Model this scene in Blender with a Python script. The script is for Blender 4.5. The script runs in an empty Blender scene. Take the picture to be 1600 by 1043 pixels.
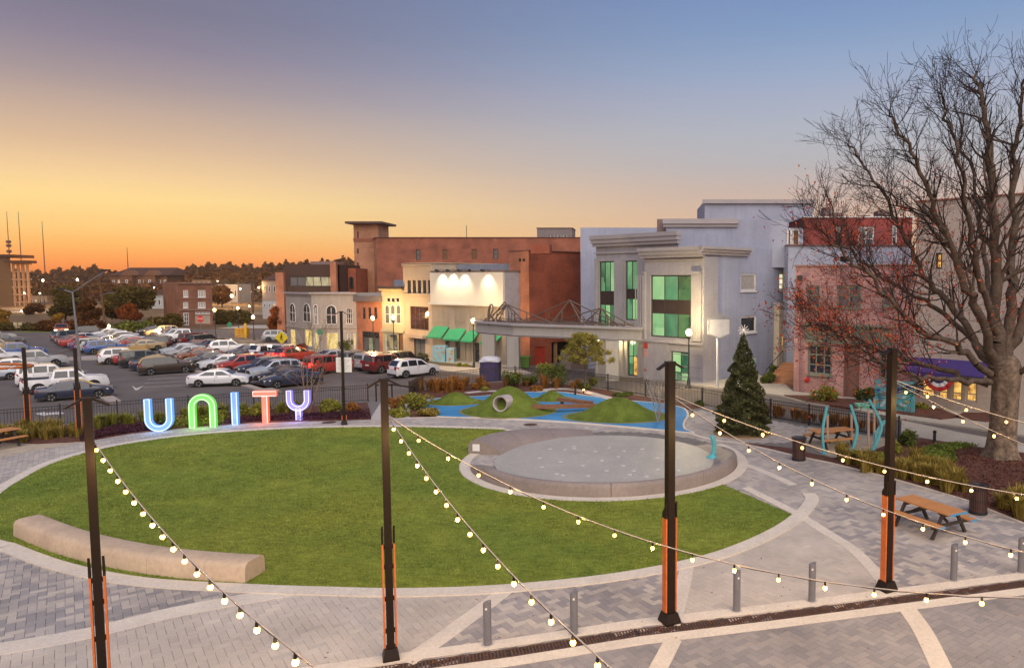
import bpy, bmesh, math, random
import numpy as np
from mathutils import Vector, Matrix
sc = bpy.context.scene
R = math.radians
# ---------------------------------------------------------------- camera
FPX, CX, CY, HOR = 1150.0, 1000.0, 521.5, 437.0      # focal length and axis in photo pixels
PITCH = math.atan((CY-HOR)/FPX)
CAMH = 7.5
cam = bpy.data.cameras.new("camera"); camo = bpy.data.objects.new("camera", cam)
sc.collection.objects.link(camo); sc.camera = camo
cam.sensor_width = 36; cam.lens = FPX*36/1600; cam.shift_x = (800-CX)/1600
cam.clip_start = .1; cam.clip_end = 8000
camo.location = (0, 0, CAMH); camo.rotation_euler = (math.pi/2-PITCH, 0, 0)
# ---------------------------------------------------------------- sky
SUN_AZ = R(-38)                      # sunset lies to the left of the view axis
world = bpy.data.worlds.new("World"); sc.world = world; world.use_nodes = True
def s2l(c):
    return tuple(((v/255)/12.92 if v <= 10 else ((v/255+.055)/1.055)**2.4) for v in c)
def make_sky():
    nt = world.node_tree; N = nt.nodes; Lk = nt.links; N.clear()
    tc = N.new('ShaderNodeTexCoord'); sep = N.new('ShaderNodeSeparateXYZ'); Lk.new(tc.outputs['Generated'], sep.inputs[0])
    mr = N.new('ShaderNodeMapRange'); Lk.new(sep.outputs['Z'], mr.inputs[0])
    mr.inputs[1].default_value = 0; mr.inputs[2].default_value = .5
    def ramp(st):
        r = N.new('ShaderNodeValToRGB'); cr = r.color_ramp; cr.interpolation = 'B_SPLINE' if False else 'EASE'
        cr.interpolation = 'LINEAR'
        while len(cr.elements) < len(st): cr.elements.new(.5)
        for e, (p, c) in zip(cr.elements, st): e.position = p*2; e.color = (*s2l(c), 1)
        Lk.new(mr.outputs[0], r.inputs[0]); return r
    warm = ramp(SKY_WARM); cool = ramp(SKY_COOL)
    nrm = N.new('ShaderNodeVectorMath'); nrm.operation = 'MULTIPLY'; Lk.new(tc.outputs['Generated'], nrm.inputs[0]); nrm.inputs[1].default_value = (1, 1, 0)
    n2 = N.new('ShaderNodeVectorMath'); n2.operation = 'NORMALIZE'; Lk.new(nrm.outputs[0], n2.inputs[0])
    dt = N.new('ShaderNodeVectorMath'); dt.operation = 'DOT_PRODUCT'; Lk.new(n2.outputs[0], dt.inputs[0])
    dt.inputs[1].default_value = (math.sin(SUN_AZ), math.cos(SUN_AZ), 0)
    m2 = N.new('ShaderNodeMapRange'); Lk.new(dt.outputs['Value'], m2.inputs[0])
    m2.inputs[1].default_value = .5; m2.inputs[2].default_value = 1.0
    pw = N.new('ShaderNodeMath'); pw.operation = 'POWER'; pw.inputs[1].default_value = 3.2; L_ = Lk.new(m2.outputs[0], pw.inputs[0])
    mx = N.new('ShaderNodeMixRGB'); Lk.new(pw.outputs[0], mx.inputs[0]); Lk.new(cool.outputs[0], mx.inputs[1]); Lk.new(warm.outputs[0], mx.inputs[2])
    # thin streaks of cirrus low over the sunset
    mp = N.new('ShaderNodeMapping'); Lk.new(tc.outputs['Generated'], mp.inputs[0]); mp.inputs['Scale'].default_value = (5, 5, 110)
    no = N.new('ShaderNodeTexNoise'); Lk.new(mp.outputs[0], no.inputs['Vector']); no.inputs['Scale'].default_value = 1.4; no.inputs['Detail'].default_value = 5
    m3 = N.new('ShaderNodeMapRange'); Lk.new(no.outputs[0], m3.inputs[0]); m3.inputs[1].default_value = .35; m3.inputs[2].default_value = .75
    m3.inputs[3].default_value = .992; m3.inputs[4].default_value = 1.008
    mm = N.new('ShaderNodeMixRGB'); mm.blend_type = 'MULTIPLY'; mm.inputs[0].default_value = 1
    Lk.new(mx.outputs[0], mm.inputs[1]); Lk.new(m3.outputs[0], mm.inputs[2])
    bg = N.new('ShaderNodeBackground'); Lk.new(mm.outputs[0], bg.inputs[0]); bg.inputs[1].default_value = .99
    sky = N.new('ShaderNodeTexSky'); sky.sky_type = 'NISHITA'; sky.sun_disc = False
    sky.sun_elevation = R(1.5); sky.sun_rotation = SUN_AZ; sky.air_density = 1.3; sky.dust_density = 2
    b2 = N.new('ShaderNodeBackground'); Lk.new(sky.outputs[0], b2.inputs[0]); b2.inputs[1].default_value = .003
    ad = N.new('ShaderNodeAddShader'); Lk.new(bg.outputs[0], ad.inputs[0]); Lk.new(b2.outputs[0], ad.inputs[1])
    out = N.new('ShaderNodeOutputWorld'); Lk.new(ad.outputs[0], out.inputs[0])
# sine of elevation -> sRGB, sunset side and the side away from it
SKY_WARM = [(0, (236, 116, 56)), (.022, (255, 160, 80)), (.039, (255, 188, 100)), (.059, (255, 210, 128)), (.09, (255, 222, 148)), (.113, (243, 208, 154)), (.147, (216, 185, 152)), (.187, (186, 164, 151)), (.214, (161, 147, 150)), (.252, (135, 128, 146)), (.288, (119, 117, 139)), (.5, (90, 102, 142))]
SKY_COOL = [(0, (240, 168, 122)), (.031, (240, 178, 134)), (.074, (216, 181, 156)), (.12, (196, 178, 170)), (.15, (182, 179, 182)), (.19, (174, 179, 190)), (.232, (163, 172, 194)), (.265, (148, 166, 195)), (.31, (129, 154, 191)), (.355, (118, 142, 186)), (.5, (100, 126, 182))]
make_sky()
# the glow of the dusk sky: one very soft sun giving the faint contact shade seen under the cars and tables
sun = bpy.data.lights.new("sun", 'SUN'); suno = bpy.data.objects.new("sun", sun); sc.collection.objects.link(suno)
sun.energy = 3.3; sun.angle = R(80); sun.color = (1.0, .86, .72)
suno.rotation_euler = (R(47), 0, R(16))
suno.location = (-40, 60, 60)
sc.view_settings.view_transform = 'Standard'; sc.view_settings.look = 'None'; sc.view_settings.gamma = 1; sc.view_settings.use_curve_mapping = False
sc.view_settings.exposure = 0.12
sc.render.engine = 'CYCLES'; sc.cycles.use_denoising = True; sc.cycles.max_bounces = 5; sc.cycles.diffuse_bounces = 3
sc.cycles.transparent_max_bounces = 6; sc.cycles.sample_clamp_indirect = 4; sc.cycles.caustics_reflective = False; sc.cycles.caustics_refractive = False
# ---------------------------------------------------------------- layout helpers
SP, CP = math.sin(PITCH), math.cos(PITCH)
def ray(x, y):
    a, b = x-CX, CY-y
    return Vector((a, b*SP+FPX*CP, b*CP-FPX*SP))
def G(x, y, z=0.0):                  # where the sight line through a photo pixel meets the level z
    d = ray(x, y); k = (z-CAMH)/d.z
    return Vector((d.x*k, d.y*k, z))
def P(x, y, Y):                      # same sight line at a distance Y
    d = ray(x, y); k = Y/d.y
    return Vector((d.x*k, Y, CAMH+d.z*k))
def gz(x, y):                        # the ground falls from the plaza street to the parking lot
    t = .72*x-.69*y; a = min(1, max(0, (-t-33)/25)); return -.06-1.44*a*a*(3-2*a)
def GT(x, y, dz=0):
    z = 0.0
    for _ in range(25): p = G(x, y, z); z = .5*z+.5*gz(p.x, p.y)
    p = G(x, y, z); p.z += dz; return p
def atx(x, Y):                       # X of photo column x at distance Y on the horizon
    return (x-CX)*Y*CP/FPX if False else P(x, HOR, Y).x
def topz(y, Y): return P(CX, y, Y).z
# ---------------------------------------------------------------- object helpers
COL = sc.collection
class MB:
    def __init__(s): s.v = []; s.f = []; s.m = []
    def add(s, vs, fs, m=0):
        o = len(s.v); s.v += [tuple(q) for q in vs]
        for f in fs: s.f.append([o+i for i in f]); s.m.append(m)
        return s
    def box(s, x0, y0, z0, x1, y1, z1, m=0, T=None):
        vs = [Vector((x, y, z)) for x in (x0, x1) for y in (y0, y1) for z in (z0, z1)]
        if T is not None: vs = [T @ q for q in vs]
        return s.add(vs, [(0, 1, 3, 2), (4, 6, 7, 5), (0, 4, 5, 1), (2, 3, 7, 6), (0, 2, 6, 4), (1, 5, 7, 3)], m)
    def bar(s, a, b, w, h, m=0, up=(0, 0, 1)):          # rectangular bar from a to b
        a = Vector(a); b = Vector(b); d = (b-a).normalized(); up = Vector(up)
        if abs(d.dot(up)) > .98: up = Vector((0, 1, 0))
        sd = d.cross(up).normalized(); u2 = sd.cross(d).normalized()
        vs = [p+sd*i*w/2+u2*j*h/2 for p in (a, b) for i, j in ((-1, -1), (1, -1), (1, 1), (-1, 1))]
        return s.add(vs, [(0, 3, 2, 1), (4, 5, 6, 7), (0, 1, 5, 4), (1, 2, 6, 5), (2, 3, 7, 6), (3, 0, 4, 7)], m)
    def prism(s, poly, z0, z1, m=0, bottom=True):
        n = len(poly); za = z0 if hasattr(z0, '__len__') else [z0]*n; zb = z1 if hasattr(z1, '__len__') else [z1]*n
        vs = [(p[0], p[1], za[i]) for i, p in enumerate(poly)]+[(p[0], p[1], zb[i]) for i, p in enumerate(poly)]
        fs = [tuple(range(n, 2*n))]+[(i, (i+1) % n, n+(i+1) % n, n+i) for i in range(n)]
        if bottom: fs.append(tuple(range(n-1, -1, -1)))
        return s.add(vs, fs, m)
    def tube(s, pts, r, n=6, m=0, cap=True):
        pts = [Vector(p) for p in pts]; k = len(pts); rr = r if hasattr(r, '__len__') else [r]*k
        vs = []
        for i, p in enumerate(pts):
            d = (pts[min(i+1, k-1)]-pts[max(i-1, 0)]).normalized()
            a = Vector((1, 0, 0)) if abs(d.x) < .8 else Vector((0, 1, 0))
            e1 = d.cross(a).normalized(); e2 = d.cross(e1)
            for j in range(n):
                t = 2*math.pi*j/n; vs.append(p+(e1*math.cos(t)+e2*math.sin(t))*rr[i])
        fs = [(i*n+j, i*n+(j+1) % n, (i+1)*n+(j+1) % n, (i+1)*n+j) for i in range(k-1) for j in range(n)]
        if cap: fs += [tuple(range(n-1, -1, -1)), tuple(range((k-1)*n, k*n))]
        return s.add(vs, fs, m)
    def lathe(s, prof, n=12, c=(0, 0, 0), m=0, T=None):
        vs = []; k = len(prof)
        for r, z in prof:
            for j in range(n):
                t = 2*math.pi*j/n; q = Vector((c[0]+r*math.cos(t), c[1]+r*math.sin(t), c[2]+z)); vs.append(T @ q if T is not None else q)
        fs = [(i*n+j, i*n+(j+1) % n, (i+1)*n+(j+1) % n, (i+1)*n+j) for i in range(k-1) for j in range(n)]
        fs += [tuple(range(n-1, -1, -1)), tuple(range((k-1)*n, k*n))]
        return s.add(vs, fs, m)
    def build(s, name, mats, parent=None, world=True, smooth=None, kind=None, doubles=False, uv=True):
        me = bpy.data.meshes.new(name); me.from_pydata(s.v, [], s.f)
        if not isinstance(mats, (list, tuple)): mats = [mats]
        for q in mats: me.materials.append(q)
        if len(mats) > 1: me.polygons.foreach_set('material_index', s.m)
        bm = bmesh.new(); bm.from_mesh(me)
        if doubles: bmesh.ops.remove_doubles(bm, verts=bm.verts, dist=2e-4); bmesh.ops.dissolve_degenerate(bm, edges=bm.edges, dist=1e-4)
        bmesh.ops.recalc_face_normals(bm, faces=bm.faces)
        if uv:
            L = bm.loops.layers.uv.new('UVMap')
            for f in bm.faces:
                nn = f.normal
                if abs(nn.z) > .8:
                    for l in f.loops: l[L].uv = l.vert.co.xy
                else:
                    t = Vector((-nn.y, nn.x, 0)); t.normalize()
                    for l in f.loops: l[L].uv = (l.vert.co.dot(t), l.vert.co.z)
        if smooth is not None:
            for f in bm.faces: f.smooth = True
            for e in bm.edges:
                if len(e.link_faces) == 2 and e.calc_face_angle(0) > R(smooth): e.smooth = False
        bm.to_mesh(me); bm.free()
        return link(name, me, parent, world, kind)
def rootmat(o):
    m = Matrix.Identity(4)
    while o is not None: m = o.matrix_basis.copy() @ m; o = o.parent
    return m
def link(name, me, parent=None, world=True, kind=None):
    o = bpy.data.objects.new(name, me); COL.objects.link(o)
    if parent is not None:
        o.parent = parent
        if world: me.transform(rootmat(parent).inverted())
    if kind: o['kind'] = kind
    return o
def thing(name, label, cat, loc=(0, 0, 0), rz=0, group=None):
    o = bpy.data.objects.new(name, None); COL.objects.link(o); o.empty_display_size = .2
    o.location = loc; o.rotation_euler = (0, 0, rz); return tag(o, label, cat, group)
def tag(o, label, cat, group=None):
    o['label'] = label; o['category'] = cat
    if group: o['group'] = group
    return o
def copy_tree(o, parent=None):
    c = o.copy(); COL.objects.link(c); c.parent = parent
    for ch in KIDS.get(o.name, []) or [q for q in o.children]: copy_tree(ch, c)
    return c
KIDS = {}
def np_mesh(name, V, F, mat, tone=None, smooth=False):
    me = bpy.data.meshes.new(name); V = np.asarray(V, np.float32); F = np.asarray(F, np.int32); k = F.shape[1]
    me.vertices.add(len(V)); me.vertices.foreach_set('co', V.ravel())
    me.loops.add(F.size); me.loops.foreach_set('vertex_index', F.ravel())
    me.polygons.add(len(F)); me.polygons.foreach_set('loop_start', np.arange(0, F.size, k, dtype=np.int32))
    me.polygons.foreach_set('use_smooth', np.full(len(F), bool(smooth)))
    me.materials.append(mat)
    if tone is not None:
        a = me.attributes.new('tone', 'FLOAT', 'FACE'); a.data.foreach_set('value', np.asarray(tone, np.float32))
    me.update(); me.validate(); return me
def crom(pts, n=8, closed=False):    # Catmull-Rom through points
    pts = [Vector(p) for p in pts]; out = []; k = len(pts)
    rng = range(k) if closed else range(k-1)
    for i in rng:
        if closed: a, b, c, d = pts[(i-1) % k], pts[i], pts[(i+1) % k], pts[(i+2) % k]
        else: a, b, c, d = pts[max(i-1, 0)], pts[i], pts[i+1], pts[min(i+2, k-1)]
        for j in range(n):
            t = j/n
            out.append(.5*((2*b)+(c-a)*t+(2*a-5*b+4*c-d)*t*t+(3*b-a-3*c+d)*t**3))
    if not closed: out.append(pts[-1])
    return out
def inpoly(x, y, poly):              # numpy points in polygon
    x = np.asarray(x); y = np.asarray(y); r = np.zeros(x.shape, bool); n = len(poly)
    for i in range(n):
        x0, y0 = poly[i][0], poly[i][1]; x1, y1 = poly[(i+1) % n][0], poly[(i+1) % n][1]
        if y0 == y1: continue
        c = ((y0 > y) != (y1 > y)) & (x < (x1-x0)*(y-y0)/(y1-y0)+x0); r ^= c
    return r
def strip(mb, pts, w, z0, z1, m=0, off=0.0, closed=False):   # raised band along a line
    pts = [Vector((p[0], p[1], 0)) for p in pts]; k = len(pts); Lf = []; Rt = []
    for i in range(k):
        if closed: d = pts[(i+1) % k]-pts[i-1]
        else: d = pts[min(i+1, k-1)]-pts[max(i-1, 0)]
        d.normalize(); nn = Vector((-d.y, d.x, 0)); ww = w[i] if hasattr(w, '__len__') else w
        Lf.append(pts[i]+nn*(off+ww/2)); Rt.append(pts[i]+nn*(off-ww/2))
    vs = []
    for a, b in zip(Lf, Rt): vs += [(a.x, a.y, z0), (a.x, a.y, z1), (b.x, b.y, z1), (b.x, b.y, z0)]
    fs = []
    for i in range(k if closed else k-1):
        p, q = 4*i, 4*((i+1) % k); fs += [(p, q, q+1, p+1), (p+1, q+1, q+2, p+2), (p+2, q+2, q+3, p+3)]
    if not closed: fs += [(0, 1, 2, 3), (4*k-4, 4*k-1, 4*k-2, 4*k-3)]
    mb.add(vs, fs, m)
# ---------------------------------------------------------------- materials
MATS = {}
def base(name):
    m = bpy.data.materials.new(name); m.use_nodes = True; nt = m.node_tree
    return m, nt, nt.nodes, nt.links, nt.nodes['Principled BSDF']
def lin(c): return (*c, 1)
def mat(name, c, rough=.8, var=.14, sc_=1.5, bump=.2, bsc=25, metal=0, spec=.35, coat=0, dirt=.12, c2=None, streak=0):
    if name in MATS: return MATS[name]
    m, nt, N, L, b = base(name)
    tc = N.new('ShaderNodeTexCoord')
    n1 = N.new('ShaderNodeTexNoise'); n1.inputs['Scale'].default_value = sc_; n1.inputs['Detail'].default_value = 6; n1.inputs['Roughness'].default_value = .65
    L.new(tc.outputs['Object'], n1.inputs['Vector'])
    r = N.new('ShaderNodeValToRGB'); r.color_ramp.elements[0].position = .3; r.color_ramp.elements[1].position = .72
    lo = c if c2 is None else c2
    r.color_ramp.elements[0].color = lin([v*(1-var) for v in lo]); r.color_ramp.elements[1].color = lin([min(1, v*(1+var)) for v in c])
    L.new(n1.outputs[0], r.inputs[0])
    n2 = N.new('ShaderNodeTexNoise'); n2.inputs['Scale'].default_value = bsc; n2.inputs['Detail'].default_value = 4; L.new(tc.outputs['Object'], n2.inputs['Vector'])
    mr = N.new('ShaderNodeMapRange'); mr.inputs[1].default_value = .3; mr.inputs[2].default_value = .7; mr.inputs[3].default_value = 1-dirt; mr.inputs[4].default_value = 1+dirt*.5
    L.new(n2.outputs[0], mr.inputs[0])
    mx = N.new('ShaderNodeMixRGB'); mx.blend_type = 'MULTIPLY'; mx.inputs[0].default_value = 1; L.new(r.outputs[0], mx.inputs[1]); L.new(mr.outputs[0], mx.inputs[2])
    res = mx.outputs[0]
    if streak:                              # rain streaks running down the wall
        mp = N.new('ShaderNodeMapping'); mp.inputs['Scale'].default_value = (1.6, 1.6, .09); L.new(tc.outputs['Object'], mp.inputs[0]); n3 = N.new('ShaderNodeTexNoise'); n3.inputs['Scale'].default_value = 1.5; n3.inputs['Detail'].default_value = 7; n3.inputs['Roughness'].default_value = .7; L.new(mp.outputs[0], n3.inputs['Vector'])
        m3 = N.new('ShaderNodeMapRange'); m3.inputs[1].default_value = .35; m3.inputs[2].default_value = .6; m3.inputs[3].default_value = 1-streak; m3.inputs[4].default_value = 1.03; L.new(n3.outputs[0], m3.inputs[0])
        m4 = N.new('ShaderNodeMixRGB'); m4.blend_type = 'MULTIPLY'; m4.inputs[0].default_value = 1; L.new(res, m4.inputs[1]); L.new(m3.outputs[0], m4.inputs[2]); res = m4.outputs[0]
    L.new(res, b.inputs['Base Color'])
    b.inputs['Roughness'].default_value = rough; b.inputs['Metallic'].default_value = metal; b.inputs['Specular IOR Level'].default_value = spec
    if coat: b.inputs['Coat Weight'].default_value = coat; b.inputs['Coat Roughness'].default_value = .08
    if bump:
        bp = N.new('ShaderNodeBump'); bp.inputs['Strength'].default_value = bump; bp.inputs['Distance'].default_value = .02
        L.new(n2.outputs[0], bp.inputs['Height']); L.new(bp.outputs[0], b.inputs['Normal'])
    MATS[name] = m; return m
def brick(name, c1, c2, mort, bw=.22, bh=.075, bump=.5):
    if name in MATS: return MATS[name]
    m, nt, N, L, b = base(name)
    tc = N.new('ShaderNodeTexCoord'); br = N.new('ShaderNodeTexBrick'); L.new(tc.outputs['UV'], br.inputs['Vector'])
    br.inputs['Scale'].default_value = 1; br.inputs['Brick Width'].default_value = bw; br.inputs['Row Height'].default_value = bh
    br.inputs['Mortar Size'].default_value = .007; br.inputs['Color1'].default_value = lin(c1); br.inputs['Color2'].default_value = lin(c2); br.inputs['Mortar'].default_value = lin(mort)
    n1 = N.new('ShaderNodeTexNoise'); n1.inputs['Scale'].default_value = .45; n1.inputs['Detail'].default_value = 7; L.new(tc.outputs['UV'], n1.inputs['Vector'])
    mr = N.new('ShaderNodeMapRange'); mr.inputs[1].default_value = .3; mr.inputs[2].default_value = .7; mr.inputs[3].default_value = .68; mr.inputs[4].default_value = 1.25
    L.new(n1.outputs[0], mr.inputs[0])
    mx = N.new('ShaderNodeMixRGB'); mx.blend_type = 'MULTIPLY'; mx.inputs[0].default_value = 1; L.new(br.outputs[0], mx.inputs[1]); L.new(mr.outputs[0], mx.inputs[2])
    L.new(mx.outputs[0], b.inputs['Base Color']); b.inputs['Roughness'].default_value = .85
    bp = N.new('ShaderNodeBump'); bp.inputs['Strength'].default_value = bump; bp.inputs['Distance'].default_value = .01; bp.invert = True
    L.new(br.outputs['Fac'], bp.inputs['Height']); L.new(bp.outputs[0], b.inputs['Normal'])
    MATS[name] = m; return m
def emit(name, c, s, basec=(.3, .3, .3)):
    if name in MATS: return MATS[name]
    m, nt, N, L, b = base(name); b.inputs['Base Color'].default_value = lin(basec)
    b.inputs['Emission Color'].default_value = lin(c); b.inputs['Emission Strength'].default_value = s; b.inputs['Roughness'].default_value = .4
    MATS[name] = m; return m
def litglass(name, ca, cb, s, scl=1.2, dark=(.01, .012, .012)):   # a lit room behind reflective glass
    if name in MATS: return MATS[name]
    m, nt, N, L, b = base(name)
    tc = N.new('ShaderNodeTexCoord'); mp = N.new('ShaderNodeMapping'); mp.inputs['Scale'].default_value = (scl, scl*.6, 1); L.new(tc.outputs['UV'], mp.inputs[0])
    vo = N.new('ShaderNodeTexVoronoi'); vo.distance = 'CHEBYCHEV'; vo.inputs['Scale'].default_value = 1; L.new(mp.outputs[0], vo.inputs['Vector'])
    sx = N.new('ShaderNodeSeparateColor'); L.new(vo.outputs['Color'], sx.inputs[0])
    no = N.new('ShaderNodeTexNoise'); no.inputs['Scale'].default_value = 1.1; no.inputs['Detail'].default_value = 3; L.new(mp.outputs[0], no.inputs['Vector'])
    ma = N.new('ShaderNodeMath'); ma.operation = 'MULTIPLY_ADD'; L.new(sx.outputs[0], ma.inputs[0]); ma.inputs[1].default_value = .45; L.new(no.outputs[0], ma.inputs[2])
    r = N.new('ShaderNodeValToRGB'); e = r.color_ramp.elements; e[0].position = .35; e[0].color = lin(cb); e[1].position = .95; e[1].color = lin(ca); L.new(ma.outputs[0], r.inputs[0])
    L.new(r.outputs[0], b.inputs['Emission Color']); b.inputs['Emission Strength'].default_value = s
    b.inputs['Base Color'].default_value = lin(dark); b.inputs['Roughness'].default_value = .05
    MATS[name] = m; return m
def glass(name, c=(.02, .025, .03), rough=.05, var=.5):
    if name in MATS: return MATS[name]
    m, nt, N, L, b = base(name); tc = N.new('ShaderNodeTexCoord'); no = N.new('ShaderNodeTexNoise'); no.inputs['Scale'].default_value = .7
    L.new(tc.outputs['Object'], no.inputs['Vector']); r = N.new('ShaderNodeValToRGB')
    r.color_ramp.elements[0].color = lin([v*(1-var) for v in c]); r.color_ramp.elements[1].color = lin([v*(1+var) for v in c]); L.new(no.outputs[0], r.inputs[0])
    L.new(r.outputs[0], b.inputs['Base Color']); b.inputs['Roughness'].default_value = rough; b.inputs['Specular IOR Level'].default_value = .8
    MATS[name] = m; return m
def leafmat(name, ca, cb, cc=None, trans=.25):
    if name in MATS: return MATS[name]
    m, nt, N, L, b = base(name)
    at = N.new('ShaderNodeAttribute'); at.attribute_name = 'tone'
    r = N.new('ShaderNodeValToRGB'); e = r.color_ramp.elements; e[0].color = lin(ca); e[1].color = lin(cb)
    if cc: q = e.new(.93); q.color = lin(cb); e[-1].color = lin(cc)
    L.new(at.outputs['Fac'], r.inputs[0])
    tc = N.new('ShaderNodeTexCoord'); no = N.new('ShaderNodeTexNoise'); no.inputs['Scale'].default_value = 1.3; no.inputs['Detail'].default_value = 3; L.new(tc.outputs['Object'], no.inputs['Vector'])
    mr = N.new('ShaderNodeMapRange'); mr.inputs[1].default_value = .3; mr.inputs[2].default_value = .7; mr.inputs[3].default_value = .65; mr.inputs[4].default_value = 1.3; L.new(no.outputs[0], mr.inputs[0])
    mx = N.new('ShaderNodeMixRGB'); mx.blend_type = 'MULTIPLY'; mx.inputs[0].default_value = 1; L.new(r.outputs[0], mx.inputs[1]); L.new(mr.outputs[0], mx.inputs[2])
    L.new(mx.outputs[0], b.inputs['Base Color']); b.inputs['Roughness'].default_value = .7; b.inputs['Specular IOR Level'].default_value = .2
    tr = N.new('ShaderNodeBsdfTranslucent'); L.new(mx.outputs[0], tr.inputs[0]); ms = N.new('ShaderNodeMixShader'); ms.inputs[0].default_value = trans
    L.new(b.outputs[0], ms.inputs[1]); L.new(tr.outputs[0], ms.inputs[2]); L.new(ms.outputs[0], N['Material Output'].inputs[0])
    MATS[name] = m; return m
def toned(name, stops, src, rough=.85, bump=.25, bsc=40, spec=.3):      # colour picked per piece
    if name in MATS: return MATS[name]
    m, nt, N, L, b = base(name)
    if src == 'attr': at = N.new('ShaderNodeAttribute'); at.attribute_name = 'tone'; o = at.outputs['Fac']
    else: at = N.new('ShaderNodeObjectInfo'); sx = N.new('ShaderNodeSeparateColor'); L.new(at.outputs['Color'], sx.inputs[0]); o = sx.outputs[0]
    r = N.new('ShaderNodeValToRGB'); cr = r.color_ramp
    while len(cr.elements) < len(stops): cr.elements.new(.5)
    for e, (p, c) in zip(cr.elements, stops): e.position = p; e.color = lin(c)
    L.new(o, r.inputs[0])
    tc = N.new('ShaderNodeNewGeometry'); no = N.new('ShaderNodeTexNoise'); no.inputs['Scale'].default_value = bsc; no.inputs['Detail'].default_value = 4; L.new(tc.outputs['Position'], no.inputs['Vector'])
    n3 = N.new('ShaderNodeTexNoise'); n3.inputs['Scale'].default_value = .5; n3.inputs['Detail'].default_value = 5; L.new(tc.outputs['Position'], n3.inputs['Vector'])
    ad = N.new('ShaderNodeMath'); ad.operation = 'ADD'; L.new(no.outputs[0], ad.inputs[0]); L.new(n3.outputs[0], ad.inputs[1])
    mr = N.new('ShaderNodeMapRange'); mr.inputs[1].default_value = .7; mr.inputs[2].default_value = 1.3; mr.inputs[3].default_value = .72; mr.inputs[4].default_value = 1.16; L.new(ad.outputs[0], mr.inputs[0])
    mx = N.new('ShaderNodeMixRGB'); mx.blend_type = 'MULTIPLY'; mx.inputs[0].default_value = 1; L.new(r.outputs[0], mx.inputs[1]); L.new(mr.outputs[0], mx.inputs[2])
    L.new(mx.outputs[0], b.inputs['Base Color']); b.inputs['Roughness'].default_value = rough; b.inputs['Specular IOR Level'].default_value = spec
    bp = N.new('ShaderNodeBump'); bp.inputs['Strength'].default_value = bump; bp.inputs['Distance'].default_value = .01; L.new(no.outputs[0], bp.inputs['Height']); L.new(bp.outputs[0], b.inputs['Normal'])
    MATS[name] = m; return m
def paint():
    if 'car paint' in MATS: return MATS['car paint']
    m, nt, N, L, b = base('car paint'); oi = N.new('ShaderNodeObjectInfo'); L.new(oi.outputs['Color'], b.inputs['Base Color'])
    b.inputs['Roughness'].default_value = .35; b.inputs['Metallic'].default_value = .15; b.inputs['Coat Weight'].default_value = .8; b.inputs['Coat Roughness'].default_value = .06
    MATS['car paint'] = m; return m
ASPH = mat('asphalt', (.125, .104, .094), .9, .22, .25, .35, 18, dirt=.25)
ROAD = mat('road asphalt', (.15, .14, .14), .9, .15, .3, .3, 20, dirt=.2)
CONC = mat('concrete', (.47, .42, .38), .85, .1, .8, .15, 12)
WALKC = mat('sidewalk concrete', (.40, .355, .29), .85, .12, .6, .15, 10)
BAND = mat('band concrete', (.62, .54, .44), .85, .1, 1.2, .12, 14)
SEATC = mat('seat concrete', (.25, .20, .172), .6, .16, .7, .12, 9, spec=.4)
PADC = mat('pad concrete', (.40, .365, .31), .55, .1, .45, .06, 8, spec=.45)
MORT = mat('joint sand', (.17, .155, .14), .95, .2, 3)
MULCH = mat('mulch', (.12, .046, .030), .95, .5, 3.5, 1.0, 22, dirt=.5)
GRAVEL = mat('tan gravel', (.44, .36, .26), .95, .2, 2, .6, 30, dirt=.3)
DIRT = mat('far earth', (.07, .06, .04), .95, .3, .05, .2, .6)
BLUE = mat('blue rubber', (.05, .235, .45), .85, .22, .7, .3, 55, dirt=.22)
CYAN = mat('cyan paint', (.10, .40, .44), .5, .06, 2, .02)
BRONZE = mat('bronze metal', (.016, .009, .006), .45, .15, 2, .03, 30, spec=.22)
BLACK = mat('black metal', (.018, .018, .02), .4, .2, 3, .03, 30, spec=.5)
CEDAR = mat('cedar wood', (.52, .13, .03), .6, .2, 2.5, .1, 14)
TWOOD = mat('table wood', (.50, .22, .075), .65, .15, 2, .1, 20)
BWOOD = mat('beam wood', (.22, .10, .05), .7, .2, 2, .2, 16)
DWOOD = mat('dark frame', (.045, .035, .03), .6, .2, 2, .1, 20)
WHITE = mat('white paint', (.72, .70, .66), .6, .05, 1, .05)
GREYM = mat('grey bollard metal', (.16, .155, .17), .45, .1, 3, .03, spec=.5)
BARK = mat('bark', (.105, .072, .050), .9, .35, 2.5, 1.0, 9, dirt=.35)
TWIG = mat('dark twigs', (.030, .018, .015), .9, .3, 2, .1)
PALEBARK = mat('pale bark', (.30, .27, .25), .85, .2, 3, .3, 20)
# ================================================================ ground
rng = np.random.default_rng(7); random.seed(7)
def terrain():
    xs = np.r_[-1150, -700, -400, -250, np.arange(-170, 62, 2.0), 80, 120, 200, 400, 600]
    ys = np.r_[-60, -30, 0, np.arange(8, 150, 2.0), 170, 200, 260, 400, 700, 960]
    V = [(x, y, gz(max(-170, min(62, x)), max(0, min(150, y))) if abs(x) < 90 or y < 200 else -1.5) for y in ys for x in xs]
    V = [(x, y, z if not (x > -60 and y > 110) else min(z, -.3)) for x, y, z in V]
    w = len(xs); F = [(j*w+i, j*w+i+1, (j+1)*w+i+1, (j+1)*w+i) for j in range(len(ys)-1) for i in range(w-1)]
    me = np_mesh('ground', V, F, ASPH, smooth=True); link('ground', me, kind='structure')
terrain()
def gpoly(px, z=0): return [G(x, y, z) for x, y in px]
def gcurve(px, n=6, z=0, closed=False): return crom([G(x, y, z) for x, y in px], n, closed)
LFENCE = [(-75, 680), (0, 672), (184, 657), (397, 640), (575, 627)]
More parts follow.
